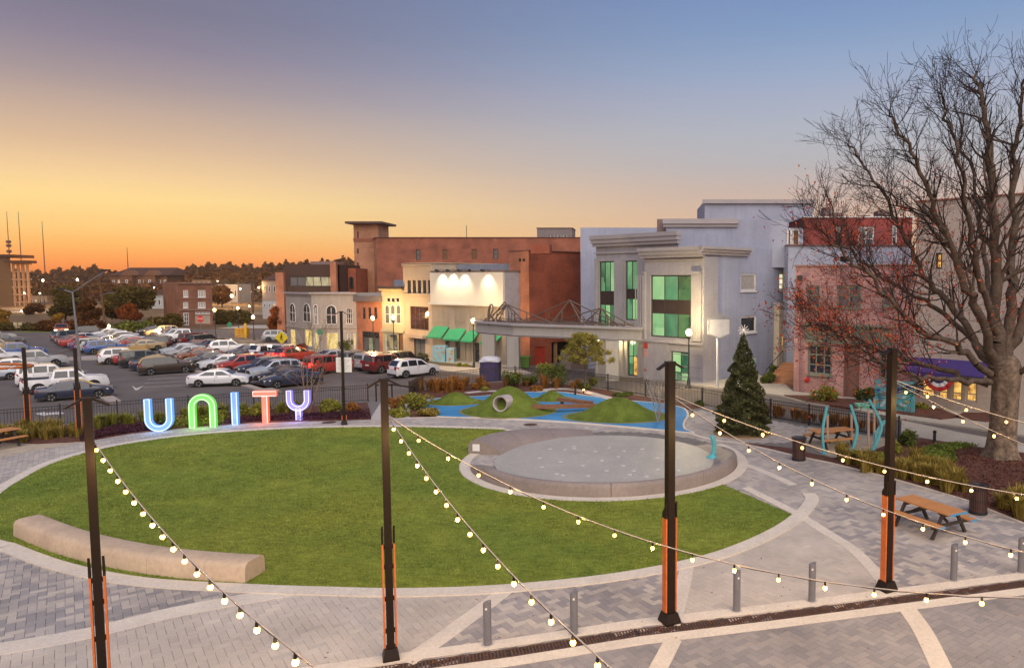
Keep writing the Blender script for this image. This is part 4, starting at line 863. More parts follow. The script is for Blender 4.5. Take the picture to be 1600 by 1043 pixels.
g = bld('roof_house', 'low grey flat roofed block behind the floodlit panel', A5+NV*3+Vector((.3, 0, 0)), B5+NV*3+RV*.4, 7, topz(411.5, 80), mat('roof block', (.25, .26, .30), .8), side=NV, z0=6); fin(g)
# ---- ivory two storey shop
A6 = GT(632.5, 554); B6 = A5-RV*.02
IV = mat('ivory stucco', (.43, .345, .25), .85, .08, .5, .08, streak=.08)
f = bld('ivory_shop', 'plain ivory shop with five narrow upper windows', A6, B6, 12, topz(412.5, A6.y), IV, side=NV, cop=IV)
for i in range(5): x = 636.5+i*8.0; f.win((x, 437.5, x+5.6, 458), 1, 1, FRM_D, GL, .05)
f.band(458.5, 461, .15, IV, 'sill_band', x=655); f.band(412.5, 415, .12, IV, x=655)
f.win((641, 478.5, 669.5, 515), 4, 1, FRM_D, glass('amber glass', (.05, .02, .012), .06), .08); f.win((647, 528, 664.5, 556), 2, 1, FRM_D, GLW, .08, name='door', door=1)
f.slab(*[f.rect((638, 523, 668, 527))[i] for i in range(4)], 0, .7).build('canopy', IV, f.t); fin(f)
# ---- narrow green cream shop with arched windows
A7 = GT(598.5, 551.5); B7 = A6-RV*.02
GC = mat('green cream paint', (.42, .40, .26), .8, .07, .6, .06, streak=.08)
f = bld('arched_shop', 'narrow pale green shop with three arched upper windows', A7, B7, 12, topz(449, A7.y), GC, side=NV)
for y0, y1, pj in ((447, 451, .5), (451, 454, .3)): f.band(y0, y1, pj, FRM_D if pj > .4 else GC, x=615)
for i in range(3): x = 602+i*8.8; f.win((x, 475.5, x+7.6, 505.5), 1, [.5], FRM_W, GLW, .1, arch=True)
for i in range(3): f.win((603.5+i*7, 464.5, 609.5+i*7, 472.5), 1, 1, FRM_W, GL, .08)
f.win((602, 521, 621.5, 551.5), 1, [.28], FRM_W, litglass('shop glow', (.8, .6, .3), (.06, .04, .03), .5), .1); f.win((622.5, 521, 630, 553), 1, 1, DWOOD, BOARD, .1, name='door', door=1); f.band(515, 519, .2, GC, 'fascia', x=615); fin(f)
# ---- narrow orange brick shop
A8 = GT(558.5, 547.5); B8 = A7-RV*.02
f = bld('narrow_brick_shop', 'narrow orange brick shop beside a lit street lamp', A8, B8, 12, topz(463, A8.y), BRKL, side=NV)
f.band(462, 471, .3, mat('slate fascia', (.16, .14, .13), .6), x=578)
for x in (566, 575, 584): f.win((x, 480, x+5, 498), 1, [.5], FRM_D, GL, .08)
f.win((566, 518, 593, 549), 3, [.7], FRM_D, panes=[[GLW, litglass('lobby glow', (.6, .6, .35), (.05, .06, .04), .5), GLW], [GL, GL, GL]], fw=.1); fin(f)
g = bld('grey_penthouse', 'blue grey windowless block rising behind the narrow brick shop', A8+NV*5+RV*.4, A8+NV*5+RV*5.2, 6, topz(437, A8.y+3), mat('blue grey panel', (.24, .27, .33), .7), side=NV, z0=4); fin(g)
# ---- grey corner building
P0, P1_, P2_ = GT(449, 540.5), GT(489, 547), A8-RV*.02
GR = mat('warm grey stucco', (.36, .32, .28), .85, .1, .5, .08, streak=.08)
f = bld('corner_shop', 'grey two storey corner building with arched windows and yellow drapes', P1_, P2_, 13, topz(458, P1_.y), GR, side=NV)
lf_ = Face(f.t, P0, P1_, -1.9, f.z1, GR)
for fc, rs in ((lf_, ((453.5, 473, 462, 503), (474.5, 473, 485.5, 503))), (f, ((490.5, 475, 497, 507), (509.5, 476, 526.5, 507), ))):
    for r in rs: fc.win(r, 2, [.5], FRM_W, GL, .12, arch=True)
f.win((540, 481, 550.5, 506), 3, 3, FRM_W, GL, .1)
lf_.win((453.5, 514, 461.5, 541), 1, 1, FRM_W, YELL, .1); lf_.win((476, 514, 487, 541), 1, 1, FRM_W, YELL, .1); f.win((490.5, 519, 498, 546), 1, 1, FRM_W, YELL, .1); f.win((510.5, 519, 528.5, 546), 2, 1, FRM_W, YELL, .1)
f.win((542, 520, 548, 546), 1, 1, FRM_W, CURT, .1); f.win((552, 520, 556, 546), 1, 1, FRM_W, YELL, .1)
for fc in (f, lf_):
    fc.band(456.5, 459, .3, CORN, x=500 if fc is f else 470); fc.band(510, 512.5, .12, GR, 'string_course', x=500 if fc is f else 470)
lf_.build(); MB().prism([(q.x, q.y) for q in (P0, P1_, P1_+NV*12, P0+NV*9)], f.z1-.5, f.z1-.4).build('roof', ROOFM, f.t); Face(f.t, P0+NV*9, P0, -1.9, f.z1, GR).build(); fin(f)
# ---- dark office behind it
f = bld('dark_office', 'dark low office with a long lit strip window behind the grey corner building', P(446, 440, 112), P(528, 440, 112), 14, topz(413, 112), mat('dark cladding', (.075, .04, .028), .8, .15, .3, .05))
f.win((452, 431.5, 526, 447.5), 6, 1, FRM_D, OFFL, .12, panes=[[GLW, GLW, OFFL, OFFL, OFFL, OFFL]]); f.slab(-1.2, -1.5, -.01, f.z1-1.2, -.6, .6).build('brick_pier', BRKL, f.t); f.slab(f.L-.9, -1.5, f.L, f.z1+.3, -.6, .6).build('brick_pier', BRKL, f.t)
f.slab(3, f.z1, 7, f.z1+.5, -5, -2).build('roof_unit', MATS['roof unit'], f.t); fin(f)
f = bld('brick_flats', 'small dark brick block with two arched windows beside the warehouse', P(527, 430, 116), P(556, 430, 116), 12, topz(419, 116), BRK)
for x in (534, 546): f.win((x, 432, x+6.5, 451), 1, 1, FRM_D, GL, .1, arch=True)
fin(f)
# ---- brick warehouse with stair tower
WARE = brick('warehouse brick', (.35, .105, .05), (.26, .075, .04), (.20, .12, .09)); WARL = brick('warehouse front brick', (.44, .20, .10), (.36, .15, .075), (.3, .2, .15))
CW = P(589, 420, 118)
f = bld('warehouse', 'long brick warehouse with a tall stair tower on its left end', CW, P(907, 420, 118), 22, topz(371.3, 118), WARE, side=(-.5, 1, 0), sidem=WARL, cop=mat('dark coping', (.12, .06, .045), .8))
for x0, x1, y0, y1, p_ in ((650, 657, 389.5, 406.5, GLW), (691, 699, 389.5, 405.5, BOARD), (737, 745, 389, 405, BOARD), (770.5, 778.5, 388.5, 404, GLW)): f.win((x0, y0, x1, y1), 1, [.5], BOARD if p_ is BOARD else FRM_D, p_, .1)
l = f.left
for i in range(4):
    for y0, y1 in ((393, 409), (426, 438)): x = 566.5+i*4.6; u0, z0, u1, z1 = l.rect((x, y0, x+2.2, y1)); l.win(None, 1, 1, FRM_D, GL, .06, uz=(min(u0, u1), z0, max(u0, u1), z1))
fin(f)
tw = attach(f.t, flat(P(553.5, 400, 121)), flat(P(592, 400, 121)), 5, topz(349, 121), WARL, -1.5, WARL)
tw.slab(-.9, tw.z1-.1, tw.L+1.0, tw.z1+.25, -6, 1.2).build('tower_roof', mat('tower roof', (.10, .06, .045), .7), f.t); tw.slab(-.05, topz(377, 121), tw.L+.05, topz(372, 121), -5, .1).build('tower_band', WARE, f.t)
for y0, y1 in ((362, 372), (388, 396), (410, 418)): tw.win((558, y0, 560.5, y1), 1, 1, FRM_D, GL, .06)
fin(tw)
pt = attach(f.t, flat(P(839, 360, 124)), flat(P(894, 360, 124)), 6, topz(356.5, 124), mat('penthouse grey', (.20, .165, .16), .8), f.z1-.5, cop=MATS['dark coping'])
for x in (860, 871, 880): pt.win((x, 367, x+6, 371.5), 1, 1, FRM_W, GLW, .08)
fin(pt)
for x in (729,): q = P(x, 371, 120); MB().tube([(q.x, 120, f.z1-.3), (q.x, 120, topz(352, 120))], .05, 5).build('aerial', BLACK, f.t)
# ---- three storey brick house down the street
A12, B12 = P(282.5, 500, 146), P(333, 500, 146)
f = bld('brick_house', 'square three storey brick house with a garage door beyond the lot', A12, B12, 12, topz(441, 146), brick('rust brick', (.20, .075, .04), (.16, .06, .032), (.16, .10, .08), .3, .1), side=(-.72, .69, 0), sidem=brick('rust brick lit', (.30, .12, .055), (.24, .09, .045), (.2, .12, .08), .3, .1))  # side walls wear a brighter copy of the brick as painted light
for y0, y1 in ((453, 464.5), (471.5, 481)):
    f.win((286, y0, 294, y1), 2, 1, FRM_W, CURT, .16, sill=FRM_W); f.win((309, y0, 321, y1), 3, 1, FRM_W, CURT, .16, sill=FRM_W)
f.win((286.5, 488, 295, 508), 2, 3, FRM_W, GLW, .16); f.win((304.5, 492.5, 328.5, 505.5), 4, 3, mat('garage cream', (.36, .30, .24), .7), MATS['garage cream'], .2, name='garage_door'); f.win((305, 487, 328, 491), 4, 1, FRM_W, GLW, .16)
f.band(441, 443, .3, MATS['brown coping'], x=308); f.band(482.5, 485, .2, MATS['brown coping'], 'string_course', x=308); f.band(465, 466, .1, MATS['brown coping'], 'string_course', x=308); fin(f)
# ---- far apartments, hotel under construction, small far blocks
AP = mat('far apartment wall', (.16, .075, .04), .9, .15, .08, .05, 2); APR = mat('far roof', (.07, .03, .02), .9)
def gable(root, p0, p1, dep, z, hgt, m):
    u = (p1-p0).normalized(); n = Vector((-u.y, u.x, 0)); a, b, c, d = p0, p1, p1+n*dep, p0+n*dep
    e0, e1 = (a+d)/2, (b+c)/2
    return MB().add([(v.x, v.y, z) for v in (a, b, c, d)]+[(v.x, v.y, z+hgt) for v in (e0+u*2.5, e1-u*2.5)], [(0, 1, 5, 4), (1, 2, 5), (2, 3, 4, 5), (3, 0, 4), (0, 1, 2, 3)]).build('roof', m, root)
f = bld('apartment_building', 'long far apartment block with hipped roof and gables on the skyline', P(172, 450, 330), P(262, 450, 330), 20, topz(430, 330), AP, roof=APR)
for x in range(176, 258, 8):
    for y in (437, 447, 457): f.win((x, y, x+3.6, y+5), 1, 1, FRM_W, WARML if (x*7+y) % 5 == 0 else GL, .3, hole=False)
gable(f.t, flat(P(170, 450, 329)), flat(P(264, 450, 329)), 22, f.z1, 3.6, APR)
for x in (198, 234):
    g = attach(f.t, flat(P(x-9, 450, 327)), flat(P(x+9, 450, 327)), 4, topz(430, 327), AP, -1.5); fin(g)
    a, b = P(x-10, 430, 326.5), P(x+10, 430, 326.5); MB().add([a, b, P(x, 421.5, 326.5), a+Vector((0, 6, 0)), b+Vector((0, 6, 0)), P(x, 421.5, 326.5)+Vector((0, 6, 0))], [(0, 1, 2), (3, 5, 4), (0, 2, 5, 3), (1, 4, 5, 2), (0, 3, 4, 1)]).build('gable', AP, f.t)
    for y in (437, 447, 457): g.win((x-2, y, x+2, y+5), 1, 1, FRM_W, GL, .3, hole=False)
fin(f)
f = bld('hotel_block', 'dark tall block at the far left with an open concrete frame on its side', P(-60, 440, 250), P(18, 440, 250), 25, topz(402, 250), mat('hotel wall', (.12, .065, .03), .9, .15, .1, .05, 2), roof=APR, side=(-.9, 1, 0))
f.slab(f.L-6, f.z1, f.L, f.z1+1, -10, .5).build('roof_edge', APR, f.t); fin(f)
for y in (412, 424, 436, 448, 460, 472): a, b = P(18, y, 250), P(42, y, 250); MB().box(a.x, 250, a.z-.25, b.x-.3, 252.5, a.z+.15).build('floor_slab', mat('bare frame', (.30, .17, .10), .8), f.t)
for x in (19, 26.5, 34, 41): a, b = P(x, 412, 250), P(x, 482, 250); MB().box(a.x-.3, 250.1, b.z, a.x+.3, 250.7, a.z).build('column', MATS['bare frame'], f.t)
a, b = P(10, 411, 249), P(44, 411, 249); MB().box(a.x, 248, a.z, b.x, 252.6, a.z+.9).build('frame_roof', APR, f.t)
for i, (x0, x1, y0, y1, Z, c, lb) in enumerate(((300, 330, 437, 447, 300, (.16, .10, .06), 'low far shed roof just right of the brick house'), (340, 372, 444, 470, 290, (.30, .27, .24), 'pale far low building right of the brick house'), (372, 412, 440, 455, 330, (.22, .15, .10), 'far long brown building right of the skyline apartments'), (410, 440, 438, 462, 260, (.24, .20, .18), 'far pale house with a gabled roof by the dark office'), (410, 440, 470, 482, 170, (.42, .40, .40), 'low white wall hoarding beyond the lot'), (46, 74, 462, 478, 300, (.30, .20, .12), 'far lit white fronted building beside the hotel frame'), (60, 120, 442, 456, 420, (.20, .11, .06), 'wide far pale roofed building under the left treeline'), (236, 262, 460, 482, 230, (.34, .36, .36), 'small pale house glimpsed left of the brick house'))):
    f = bld('far_building', lb, P(x0, y1, Z), P(x1, y1, Z), 12, topz(y0, Z), mat('far wall %d' % i, c, .9, .1, .1, .05, 2), roof=APR)
    n_ = max(2, int((x1-x0)/7))
    for k in range(n_): xx_ = x0+(x1-x0)*(k+.3)/n_; f.win((xx_, y0+(y1-y0)*.35, xx_+(x1-x0)*.4/n_, y0+(y1-y0)*.75), 1, 1, FRM_W, WARML if (k+i) % 3 == 0 else GL, .1, hole=False)
    if i in (3, 7): gable(f.t, flat(P(x0-1, y1, Z-.5)), flat(P(x1+1, y1, Z-.5)), 13, f.z1, 3, APR)
    fin(f)
# ---- porte cochere
K1, K0, K2 = P(744, 520, 66.5), P(802, 520, 62.5), P(1003, 520, 57.2)
zt, zb = topz(508.5, K0.y), topz(525.5, K0.y)
CAN = mat('canopy concrete', (.36, .34, .31), .8, .1, .5, .1, streak=.08)
pc = thing('entrance_canopy', 'grey concrete drive through canopy on square columns with bare roof trusses', 'canopy', K0)
n_ = flat(K1-K0); K3 = K2+n_*.95
MB().prism([flat(K1), flat(K0), flat(K2), flat(K3)], zb, zt).build('slab', CAN, pc)
mb = MB(); strip(mb, [flat(K1), flat(K0), flat(K2)], .5, zt+.003, zt+.2, closed=False); mb.build('coping', CORN, pc)
mb = MB(); strip(mb, [flat(K1), flat(K0), flat(K2)], .25, zb+.12, zb+.2); mb.build('fascia_line', CORN, pc)
for x, y, w in ((765, 576, 1.25), (803, 578, 1.15), (951, None, 1.0), (868, 566, .4), (900, 566, .4)):
    g_ = GT(x, y) if y else P(x+6, 540, 57.9); MB().box(g_.x-w/2, g_.y-.5 if w > .5 else g_.y-.15, -2, g_.x+w/2, g_.y+.5 if w > .5 else g_.y+.15, zb-.002).build('column', CAN if w > .5 else mat('timber post', (.28, .17, .08), .8), pc)
mb = MB(); rm = random.Random(3)
eu = flat(K2-K0); en = n_
def cp(a, b, z): v = flat(K0)+eu*a+en*b; return Vector((v.x, v.y, zt+z))
for b in (.12, .45, .8): mb.tube([cp(.02, b, .25), cp(.98, b, .35)], .05, 5)
for (c, hgt) in ((.10, 1.75), (.62, 2.2), (.86, 1.6)):
    apx = cp(c, .45, hgt)
    for da, b in ((-.28, .1), (.3, .1), (-.28, .85), (.3, .85), (-.02, .1), (0, .85), (-.14, .45), (.16, .45)):
        q = cp(min(.99, max(.01, c+da)), b, .15); mb.tube([apx, q], .05, 5)
        for f_ in (.4, .7): w_ = apx.lerp(q, f_); mb.tube([w_, Vector((w_.x, w_.y, zt+.15))], .035, 4)
for i in range(14): a = i/13; mb.tube([cp(a*.96+.02, .1, .25), cp(min(.98, a*.96+.07), .8, .4+.3*rm.random())], .035, 4)
mb.build('truss', mat('truss steel', (.14, .10, .08), .55, .2, 3, .05), pc)
for x, y in ((933, 523), (966, 522)):
    q = P(x, y, 60); MB().lathe([(.25, 0), (.22, -.12), (.08, -.2)], 12, (q.x, q.y, zb)).build('ceiling_light', emit('ceiling lamp', (1, .95, .6), 4), pc)
    l_ = bpy.data.lights.new('lamp', 'POINT'); l_.energy = 80; l_.color = (1, .78, .36); l_.shadow_soft_size = .2; o = bpy.data.objects.new('lamp', l_); COL.objects.link(o); o.location = pc.matrix_basis.inverted() @ Vector((q.x, q.y, zb-.4)); o.parent = pc
# wire ornament on the canopy corner
wo = thing('wire_sculpture', 'looping wrought metal figure standing on the left end of the canopy', 'sculpture', (K1.x+1, K1.y, zt+.2)); q0 = P(764, 505, 65); S_ = 65/FPX
def wpx(pts): return [Vector(((x-CX)*S_, 65, CAMH-(y-HOR)*S_)) for x, y in pts]
mb = MB()
for pts in ([(763, 508), (762, 490), (765, 478), (769, 476), (770, 484), (766, 492), (768, 497), (772, 490), (778, 484), (786, 474), (790, 472), (788, 480), (780, 489), (775, 492)], [(766, 478), (763, 500), (762, 508)], [(776, 487), (783, 478), (789, 477), (784, 483)], [(766, 493), (770, 497), (768, 501)]): mb.tube(crom(wpx(pts), 5), .06, 5)
mb.build('wire', MATS['truss steel'], wo)
# pavements at the feet of the buildings
def kerb(name, px, z, m=WALKC):
    pts = [GT(*p) for p in px]; MB().prism(pts, [p.z-.3 for p in pts], [p.z+z for p in pts]).build(name, m, kind='structure')
kerb('pavement', [(430, 548), (520, 556), (600, 566), (700, 581), (760, 588), (830, 584), (800, 572), (700, 563), (640, 556), (560, 548.5), (490, 548), (448, 541)], .12)
kerb('pavement', [(1000, 588), (1076, 602), (1160, 611), (1222, 619.5), (1262, 630.5), (1330, 640), (1400, 655), (1500, 668), (1600, 683), (1700, 697), (1700, 655), (1500, 640), (1424, 633), (1239, 613), (1225, 600), (1180, 585), (1117, 596), (1098, 599), (960, 583)], .10)
kerb('mulch_bed', [(1225, 620), (1262, 630), (1330, 640.5), (1372, 641), (1345, 628), (1270, 621)], .15, MULCH)
kerb('mulch_bed', [(1352, 640), (1396, 648), (1470, 658), (1500, 655), (1470, 642), (1420, 634.5), (1360, 631)], .15, MULCH)
kerb('mulch_bed', [(1490, 655), (1540, 662), (1570, 660), (1540, 648), (1505, 648)], .15, MULCH)
kerb('planting_strip', [(500, 551), (600, 563), (660, 571), (740, 576), (742, 573), (660, 565), (600, 557.5), (540, 551.5)], .16, mat('strip soil', (.11, .085, .04), .9, .4, 1, .5, 8))
# ================================================================ cars
TYRE = mat('tyre rubber', (.018, .018, .018), .85, .2, 8, .05); RIM = mat('wheel rim', (.48, .48, .49), .35, .1, 4, .02, metal=.25)
CGL = glass('car glass', (.012, .015, .018), .04); TRIM = mat('black trim', (.02, .02, .021), .5, .1, 5, .02); CHR = mat('chrome', (.5, .5, .5), .2, .05, 4, 0, metal=1)
HEAD = mat('headlight glass', (.55, .55, .55), .12, .1, 6, 0, spec=.8); TAIL = mat('tail light', (.30, .012, .012), .2, .1, 6, 0, spec=.7); PLATE = mat('number plate', (.55, .56, .58), .5)
HEADLIT = emit('headlight lit', (1, .75, .35), 14); TAILLIT = emit('tail light lit', (1, .03, .02), 6, (.3, .01, .01))
KINDS_ = dict(
 sedan=dict(L=4.75, W=1.84, prof=[(0, .62), (.03, .9), (.1, 1.0), (.75, 1.05), (1.15, 1.22), (1.6, 1.40), (2.1, 1.455), (2.6, 1.44), (2.95, 1.33), (3.55, 1.0), (4.2, .90), (4.55, .8), (4.7, .66), (4.75, .5)], belt=.94, roof=.73, ax=(.98, 3.82), rw=.32, win=((.98, 2.16, 1.5, 2.14), (2.26, 3.36, 2.27, 2.75)), ws=(2.98, 3.5), rg=(.82, 1.5)),
 suv=dict(L=4.65, W=1.88, prof=[(0, .6), (.02, .98), (.1, 1.12), (.35, 1.5), (.55, 1.62), (1.2, 1.70), (2.2, 1.70), (2.65, 1.63), (3.35, 1.13), (4.1, 1.03), (4.5, .92), (4.62, .72), (4.65, .5)], belt=1.06, roof=.76, ax=(.92, 3.75), rw=.36, win=((.42, 1.16, .66, 1.15), (1.26, 2.12, 1.27, 2.1), (2.22, 3.2, 2.23, 2.62)), ws=(2.72, 3.32), rg=(.12, .48)),
 boxy=dict(L=4.75, W=1.92, prof=[(0, .6), (.02, 1.0), (.06, 1.2), (.16, 1.66), (.3, 1.76), (1.2, 1.80), (2.45, 1.79), (2.7, 1.72), (3.2, 1.2), (4.3, 1.14), (4.6, 1.02), (4.72, .75), (4.75, .5)], belt=1.12, roof=.84, ax=(.95, 3.8), rw=.38, win=((.3, 1.16, .36, 1.15), (1.26, 2.14, 1.27, 2.13), (2.24, 3.05, 2.25, 2.66)), ws=(2.74, 3.17), rg=(.07, .15)),
 van=dict(L=5.0, W=1.95, prof=[(0, .6), (.02, 1.0), (.08, 1.15), (.3, 1.6), (.5, 1.72), (1.4, 1.76), (2.6, 1.72), (3.1, 1.58), (4.0, 1.08), (4.6, .95), (4.9, .8), (5.0, .5)], belt=1.0, roof=.8, ax=(1.0, 4.0), rw=.34, win=((.45, 1.3, .6, 1.28), (1.4, 2.5, 1.41, 2.48), (2.6, 3.7, 2.61, 3.02)), ws=(3.18, 3.95), rg=(.11, .4)),
 pickup=dict(L=5.7, W=1.98, prof=[(0, .65), (.02, 1.1), (.06, 1.16), (1.88, 1.18), (1.95, 1.24), (2.1, 1.76), (2.25, 1.83), (3.3, 1.86), (3.6, 1.80), (4.2, 1.27), (5.2, 1.17), (5.55, 1.08), (5.68, .8), (5.7, .55)], belt=1.17, roof=.80, ax=(1.15, 4.65), rw=.42, win=((2.12, 3.0, 2.22, 2.99), (3.1, 4.05, 3.11, 3.55)), ws=(3.64, 4.16), rg=(1.97, 2.09), bed=True))
def lerp_prof(pf, x):
    return float(np.interp(x, [p[0] for p in pf], [p[1] for p in pf]))
def make_car(kind):
    k = KINDS_[kind]; L, W, pf, rw = k['L'], k['W']/2, k['prof'], k['rw']; SILL = .24 if rw < .4 else .34
    def top(x): return lerp_prof(pf, x)
    def hw(x, z):
        t = min(1, max(0, (x-L/2)/(L/2) if x > L/2 else (L/2-x)/(L/2))); w = W*(1-.15*t**5-.02*t)
        zr = [.2, .45, .72, k['belt'], max(p[1] for p in pf)]; f = np.interp(z, zr, [.93, .985, 1.0, .955, k['roof']]); return w*float(f)
    xs = sorted(set([round(v, 3) for v in np.arange(0, L+.01, .11)]+[p[0] for p in pf]+[round(a+s*q, 3) for a in k['ax'] for q in (rw+.06, (rw+.06)*.92, (rw+.06)*.75, (rw+.06)*.5, (rw+.06)*.25, 0) for s in (-1, 1)]+[L]))
    xs = [x for i, x in enumerate(xs) if i == 0 or x-xs[i-1] > .012]
    def bot(x):
        for a in k['ax']:
            r_ = rw+.06
            if abs(x-a) < r_-.002: return rw+math.sqrt(max(0, r_*r_-(x-a)**2))
        t = min(x, L-x); return SILL+max(0, .18-t)*.6
    mb = MB(); lev = [0, .42, .72, k['belt'], 1.2, 9]
    rows = []
    for x in xs:
        t_, b_ = top(x), bot(x); col = []
        for i in range(6):
            z = [b_, max(b_, .46), max(b_, .74), max(b_, min(k['belt'], t_-.03)), max(b_, min((k['belt']+t_)/2, t_-.02)), t_][i]; z = min(z, t_)
            y = hw(x, z)
            if i == 5: y -= .05
            col.append((y, z))
        rows.append(col)
    n = len(xs); vs = []
    for x, col in zip(xs, rows):
        for sg in (1, -1):
            for y, z in col: vs.append((x-L/2, sg*y, z))
        t_ = col[-1]; vs.append((x-L/2, 0, t_[1]+.012)); vs.append((x-L/2, 0, col[0][1]))
    st_ = 14; fs = []
    for i in range(n-1):
        a, b = i*st_, (i+1)*st_
        for j in range(5): fs += [(a+j, b+j, b+j+1, a+j+1), (a+6+j+1, b+6+j+1, b+6+j, a+6+j)]
        fs += [(a+5, b+5, b+12, a+12), (a+12, b+12, b+11, a+11), (a+0, a+13, b+13, b+0), (a+13, a+6, b+6, b+13)]
    for e in (0, (n-1)*st_): fs += [(e+0, e+1, e+2, e+3, e+4, e+5, e+12, e+11, e+10, e+9, e+8, e+7, e+6, e+13)]
    root = bpy.data.objects.new('parked_car', None); COL.objects.link(root)
    mb.add(vs, fs); body = mb.build('body', paint(), root, world=False, smooth=38, doubles=True)
    kids = [body]
    def part(name, m, mb_, par=root, sm=None): o = mb_.build(name, m, par, world=False, smooth=sm); return o
    belt = k['belt']
    for sg in (1, -1):
        for (a0, a1, b0, b1) in k['win']:
            z0, z1 = belt+.035, min(top(b0), top(b1))-.10; vs = []
            for f in (0, .33, .66, 1):
                z = z0+(z1-z0)*f
                for x in (a0+(b0-a0)*f, a1+(b1-a1)*f): vs.append((x-L/2, sg*(hw(x, z)+.012), z))
            part('side_window', CGL, MB().add(vs, [(2*i, 2*i+1, 2*i+3, 2*i+2) for i in range(3)]))
    for nm, (x0, x1) in (('windscreen', k['ws']), ('rear_window', k['rg'])):
        vs = []
        for i in range(4):
            x = x0+(x1-x0)*i/3; z = top(x); sl = (top(x+.02)-top(x-.02))/.04; nx, nz = -sl, 1.0; q = math.hypot(nx, nz)
            for y in (-1, -.35, .35, 1): vs.append((x-L/2+.022*nx/q, y*(hw(x, z)-.13), z+.022*nz/q))
        part(nm, CGL, MB().add(vs, [(i*4+j, i*4+j+1, i*4+j+5, i*4+j+4) for i in range(3) for j in range(3)]))
    if k.get('bed'):
        part('bed_liner', TRIM, MB().box(.12-L/2, -W*.82, 1.13, 1.8-L/2, W*.82, 1.192))
    RX = Matrix.Rotation(math.pi/2, 4, 'X')
    wm = MB().lathe([(rw*.62, -.1), (rw*.95, -.105), (rw, -.07), (rw, .07), (rw*.95, .105), (rw*.62, .1)], 18, T=RX)
    rm = MB().lathe([(rw*.64, -.06), (rw*.64, .075), (rw*.6, .085), (rw*.55, .05)], 16, T=RX)
    for i in range(5):
        t = i*2*math.pi/5; rm.bar((0, -.078, 0), (math.cos(t)*rw*.6, -.088, math.sin(t)*rw*.6), .06, .03, up=(0, 1, 0)); rm.bar((0, .078, 0), (math.cos(t)*rw*.6, .088, math.sin(t)*rw*.6), .06, .03, up=(0, 1, 0))
    tm = rmm = None
    for ax in k['ax']:
        for sg in (1, -1):
            if tm is None: w = wm.build('wheel', TYRE, root, world=False, smooth=40); r_ = rm.build('rim', RIM, w, world=False); tm, rmm = w.data, r_.data
            else: w = bpy.data.objects.new('wheel', tm); COL.objects.link(w); w.parent = root; r_ = bpy.data.objects.new('rim', rmm); COL.objects.link(r_); r_.parent = w
            w.location = (ax-L/2, sg*(W-.125), rw)
    zh = belt-.26 if kind != 'pickup' else .93
    for sg in (1, -1):
        x = L-.16; part('headlight', HEAD, MB().add([(x-L/2-.30+.015, sg*(hw(x-.3, zh)+.012), zh-.04), (x-L/2-.30, sg*(hw(x-.3, zh)+.012), zh+.08), (L/2-.015, sg*(hw(L-.02, zh)-.03), zh-.07), (L/2-.06, sg*(hw(L-.06, zh)-.02), zh+.05), (L/2+.012, sg*(hw(L, zh)-.36), zh-.07), (L/2-.02, sg*(hw(L, zh)-.36), zh+.04)], [(0, 2, 3, 1), (2, 4, 5, 3)]))
        zt_ = belt-.16; hh = .14 if kind in ('sedan',) else .24
        part('tail_light', TAIL, MB().add([(-L/2+.26, sg*(hw(.26, zt_)+.012), zt_-.04), (-L/2+.22, sg*(hw(.22, zt_)+.012), zt_+hh*.6), (-L/2-.004, sg*(hw(0, zt_)-.01), zt_-.1), (-L/2+.0, sg*(hw(0, zt_)-.02), zt_+hh), (-L/2-.014, sg*(hw(0, zt_)-.36), zt_-.08), (-L/2-.006, sg*(hw(0, zt_)-.30), zt_+hh)], [(0, 2, 3, 1), (2, 4, 5, 3)]))
        part('mirror', paint(), MB().box(k['ws'][1]-L/2-.22, sg*(W*.97), belt+.02, k['ws'][1]-L/2-.08, sg*(W*.97+.17), belt+.15))
        hx = k['win'][-1][0]-L/2
        part('door_handle', TRIM, MB().box(hx, sg*(hw(hx+L/2, .82)-.01), belt-.1, hx+.16, sg*(hw(hx+L/2, .82)+.028), belt-.07))
    part('grille', TRIM, MB().box(L/2-.06, -W*.5, zh-.2, L/2+.016, W*.5, zh+.03).box(L/2-.06, -W*.62, SILL+.06, L/2+.014, W*.62, SILL+.2))
    part('number_plate', PLATE, MB().box(-L/2-.018, -.26, .72 if kind == 'sedan' else .8, -L/2, .26, .84 if kind == 'sedan' else .92))
    part('bumper', TRIM, MB().box(-L/2-.012, -W*.78, SILL+.02, -L/2+.1, W*.78, SILL+.2).box(-L/2+.2, -W*.95, SILL-.02, L/2-.2, W*.95, SILL+.12))
    for sg in (1, -1):       # dark door joints
        g = MB()
        for (a0, a1, b0, b1) in k['win']:
            for i in range(4): z = .4+(belt-.4)*i/4; z2 = .4+(belt-.4)*(i+1)/4; x = a0-.05 if a0 != k['win'][0][0] or len(k['win']) == 2 and False else a1+.05; g.add([(x-.008-L/2, sg*(hw(x, z)+.003), z), (x+.008-L/2, sg*(hw(x, z)+.003), z), (x+.008-L/2, sg*(hw(x, z2)+.003), z2), (x-.008-L/2, sg*(hw(x, z2)+.003), z2)], [(0, 1, 2, 3)])
        part('door_gap', TRIM, g)
    return root
PROTO = {}
COLS = dict(white=(.62, .62, .64), silver=(.34, .35, .37), grey=(.09, .092, .10), navy=(.018, .024, .055), black=(.010, .010, .012), red=(.34, .025, .02), maroon=(.12, .018, .018), brown=(.03, .018, .011), blue=(.03, .08, .26), paleblue=(.36, .41, .47), purple=(.10, .045, .15), tan=(.36, .27, .15), orange=(.34, .09, .02), rust=(.22, .07, .03))
HR = math.atan2(.70, .71); HL = HR+math.pi          # the two ways the bays face
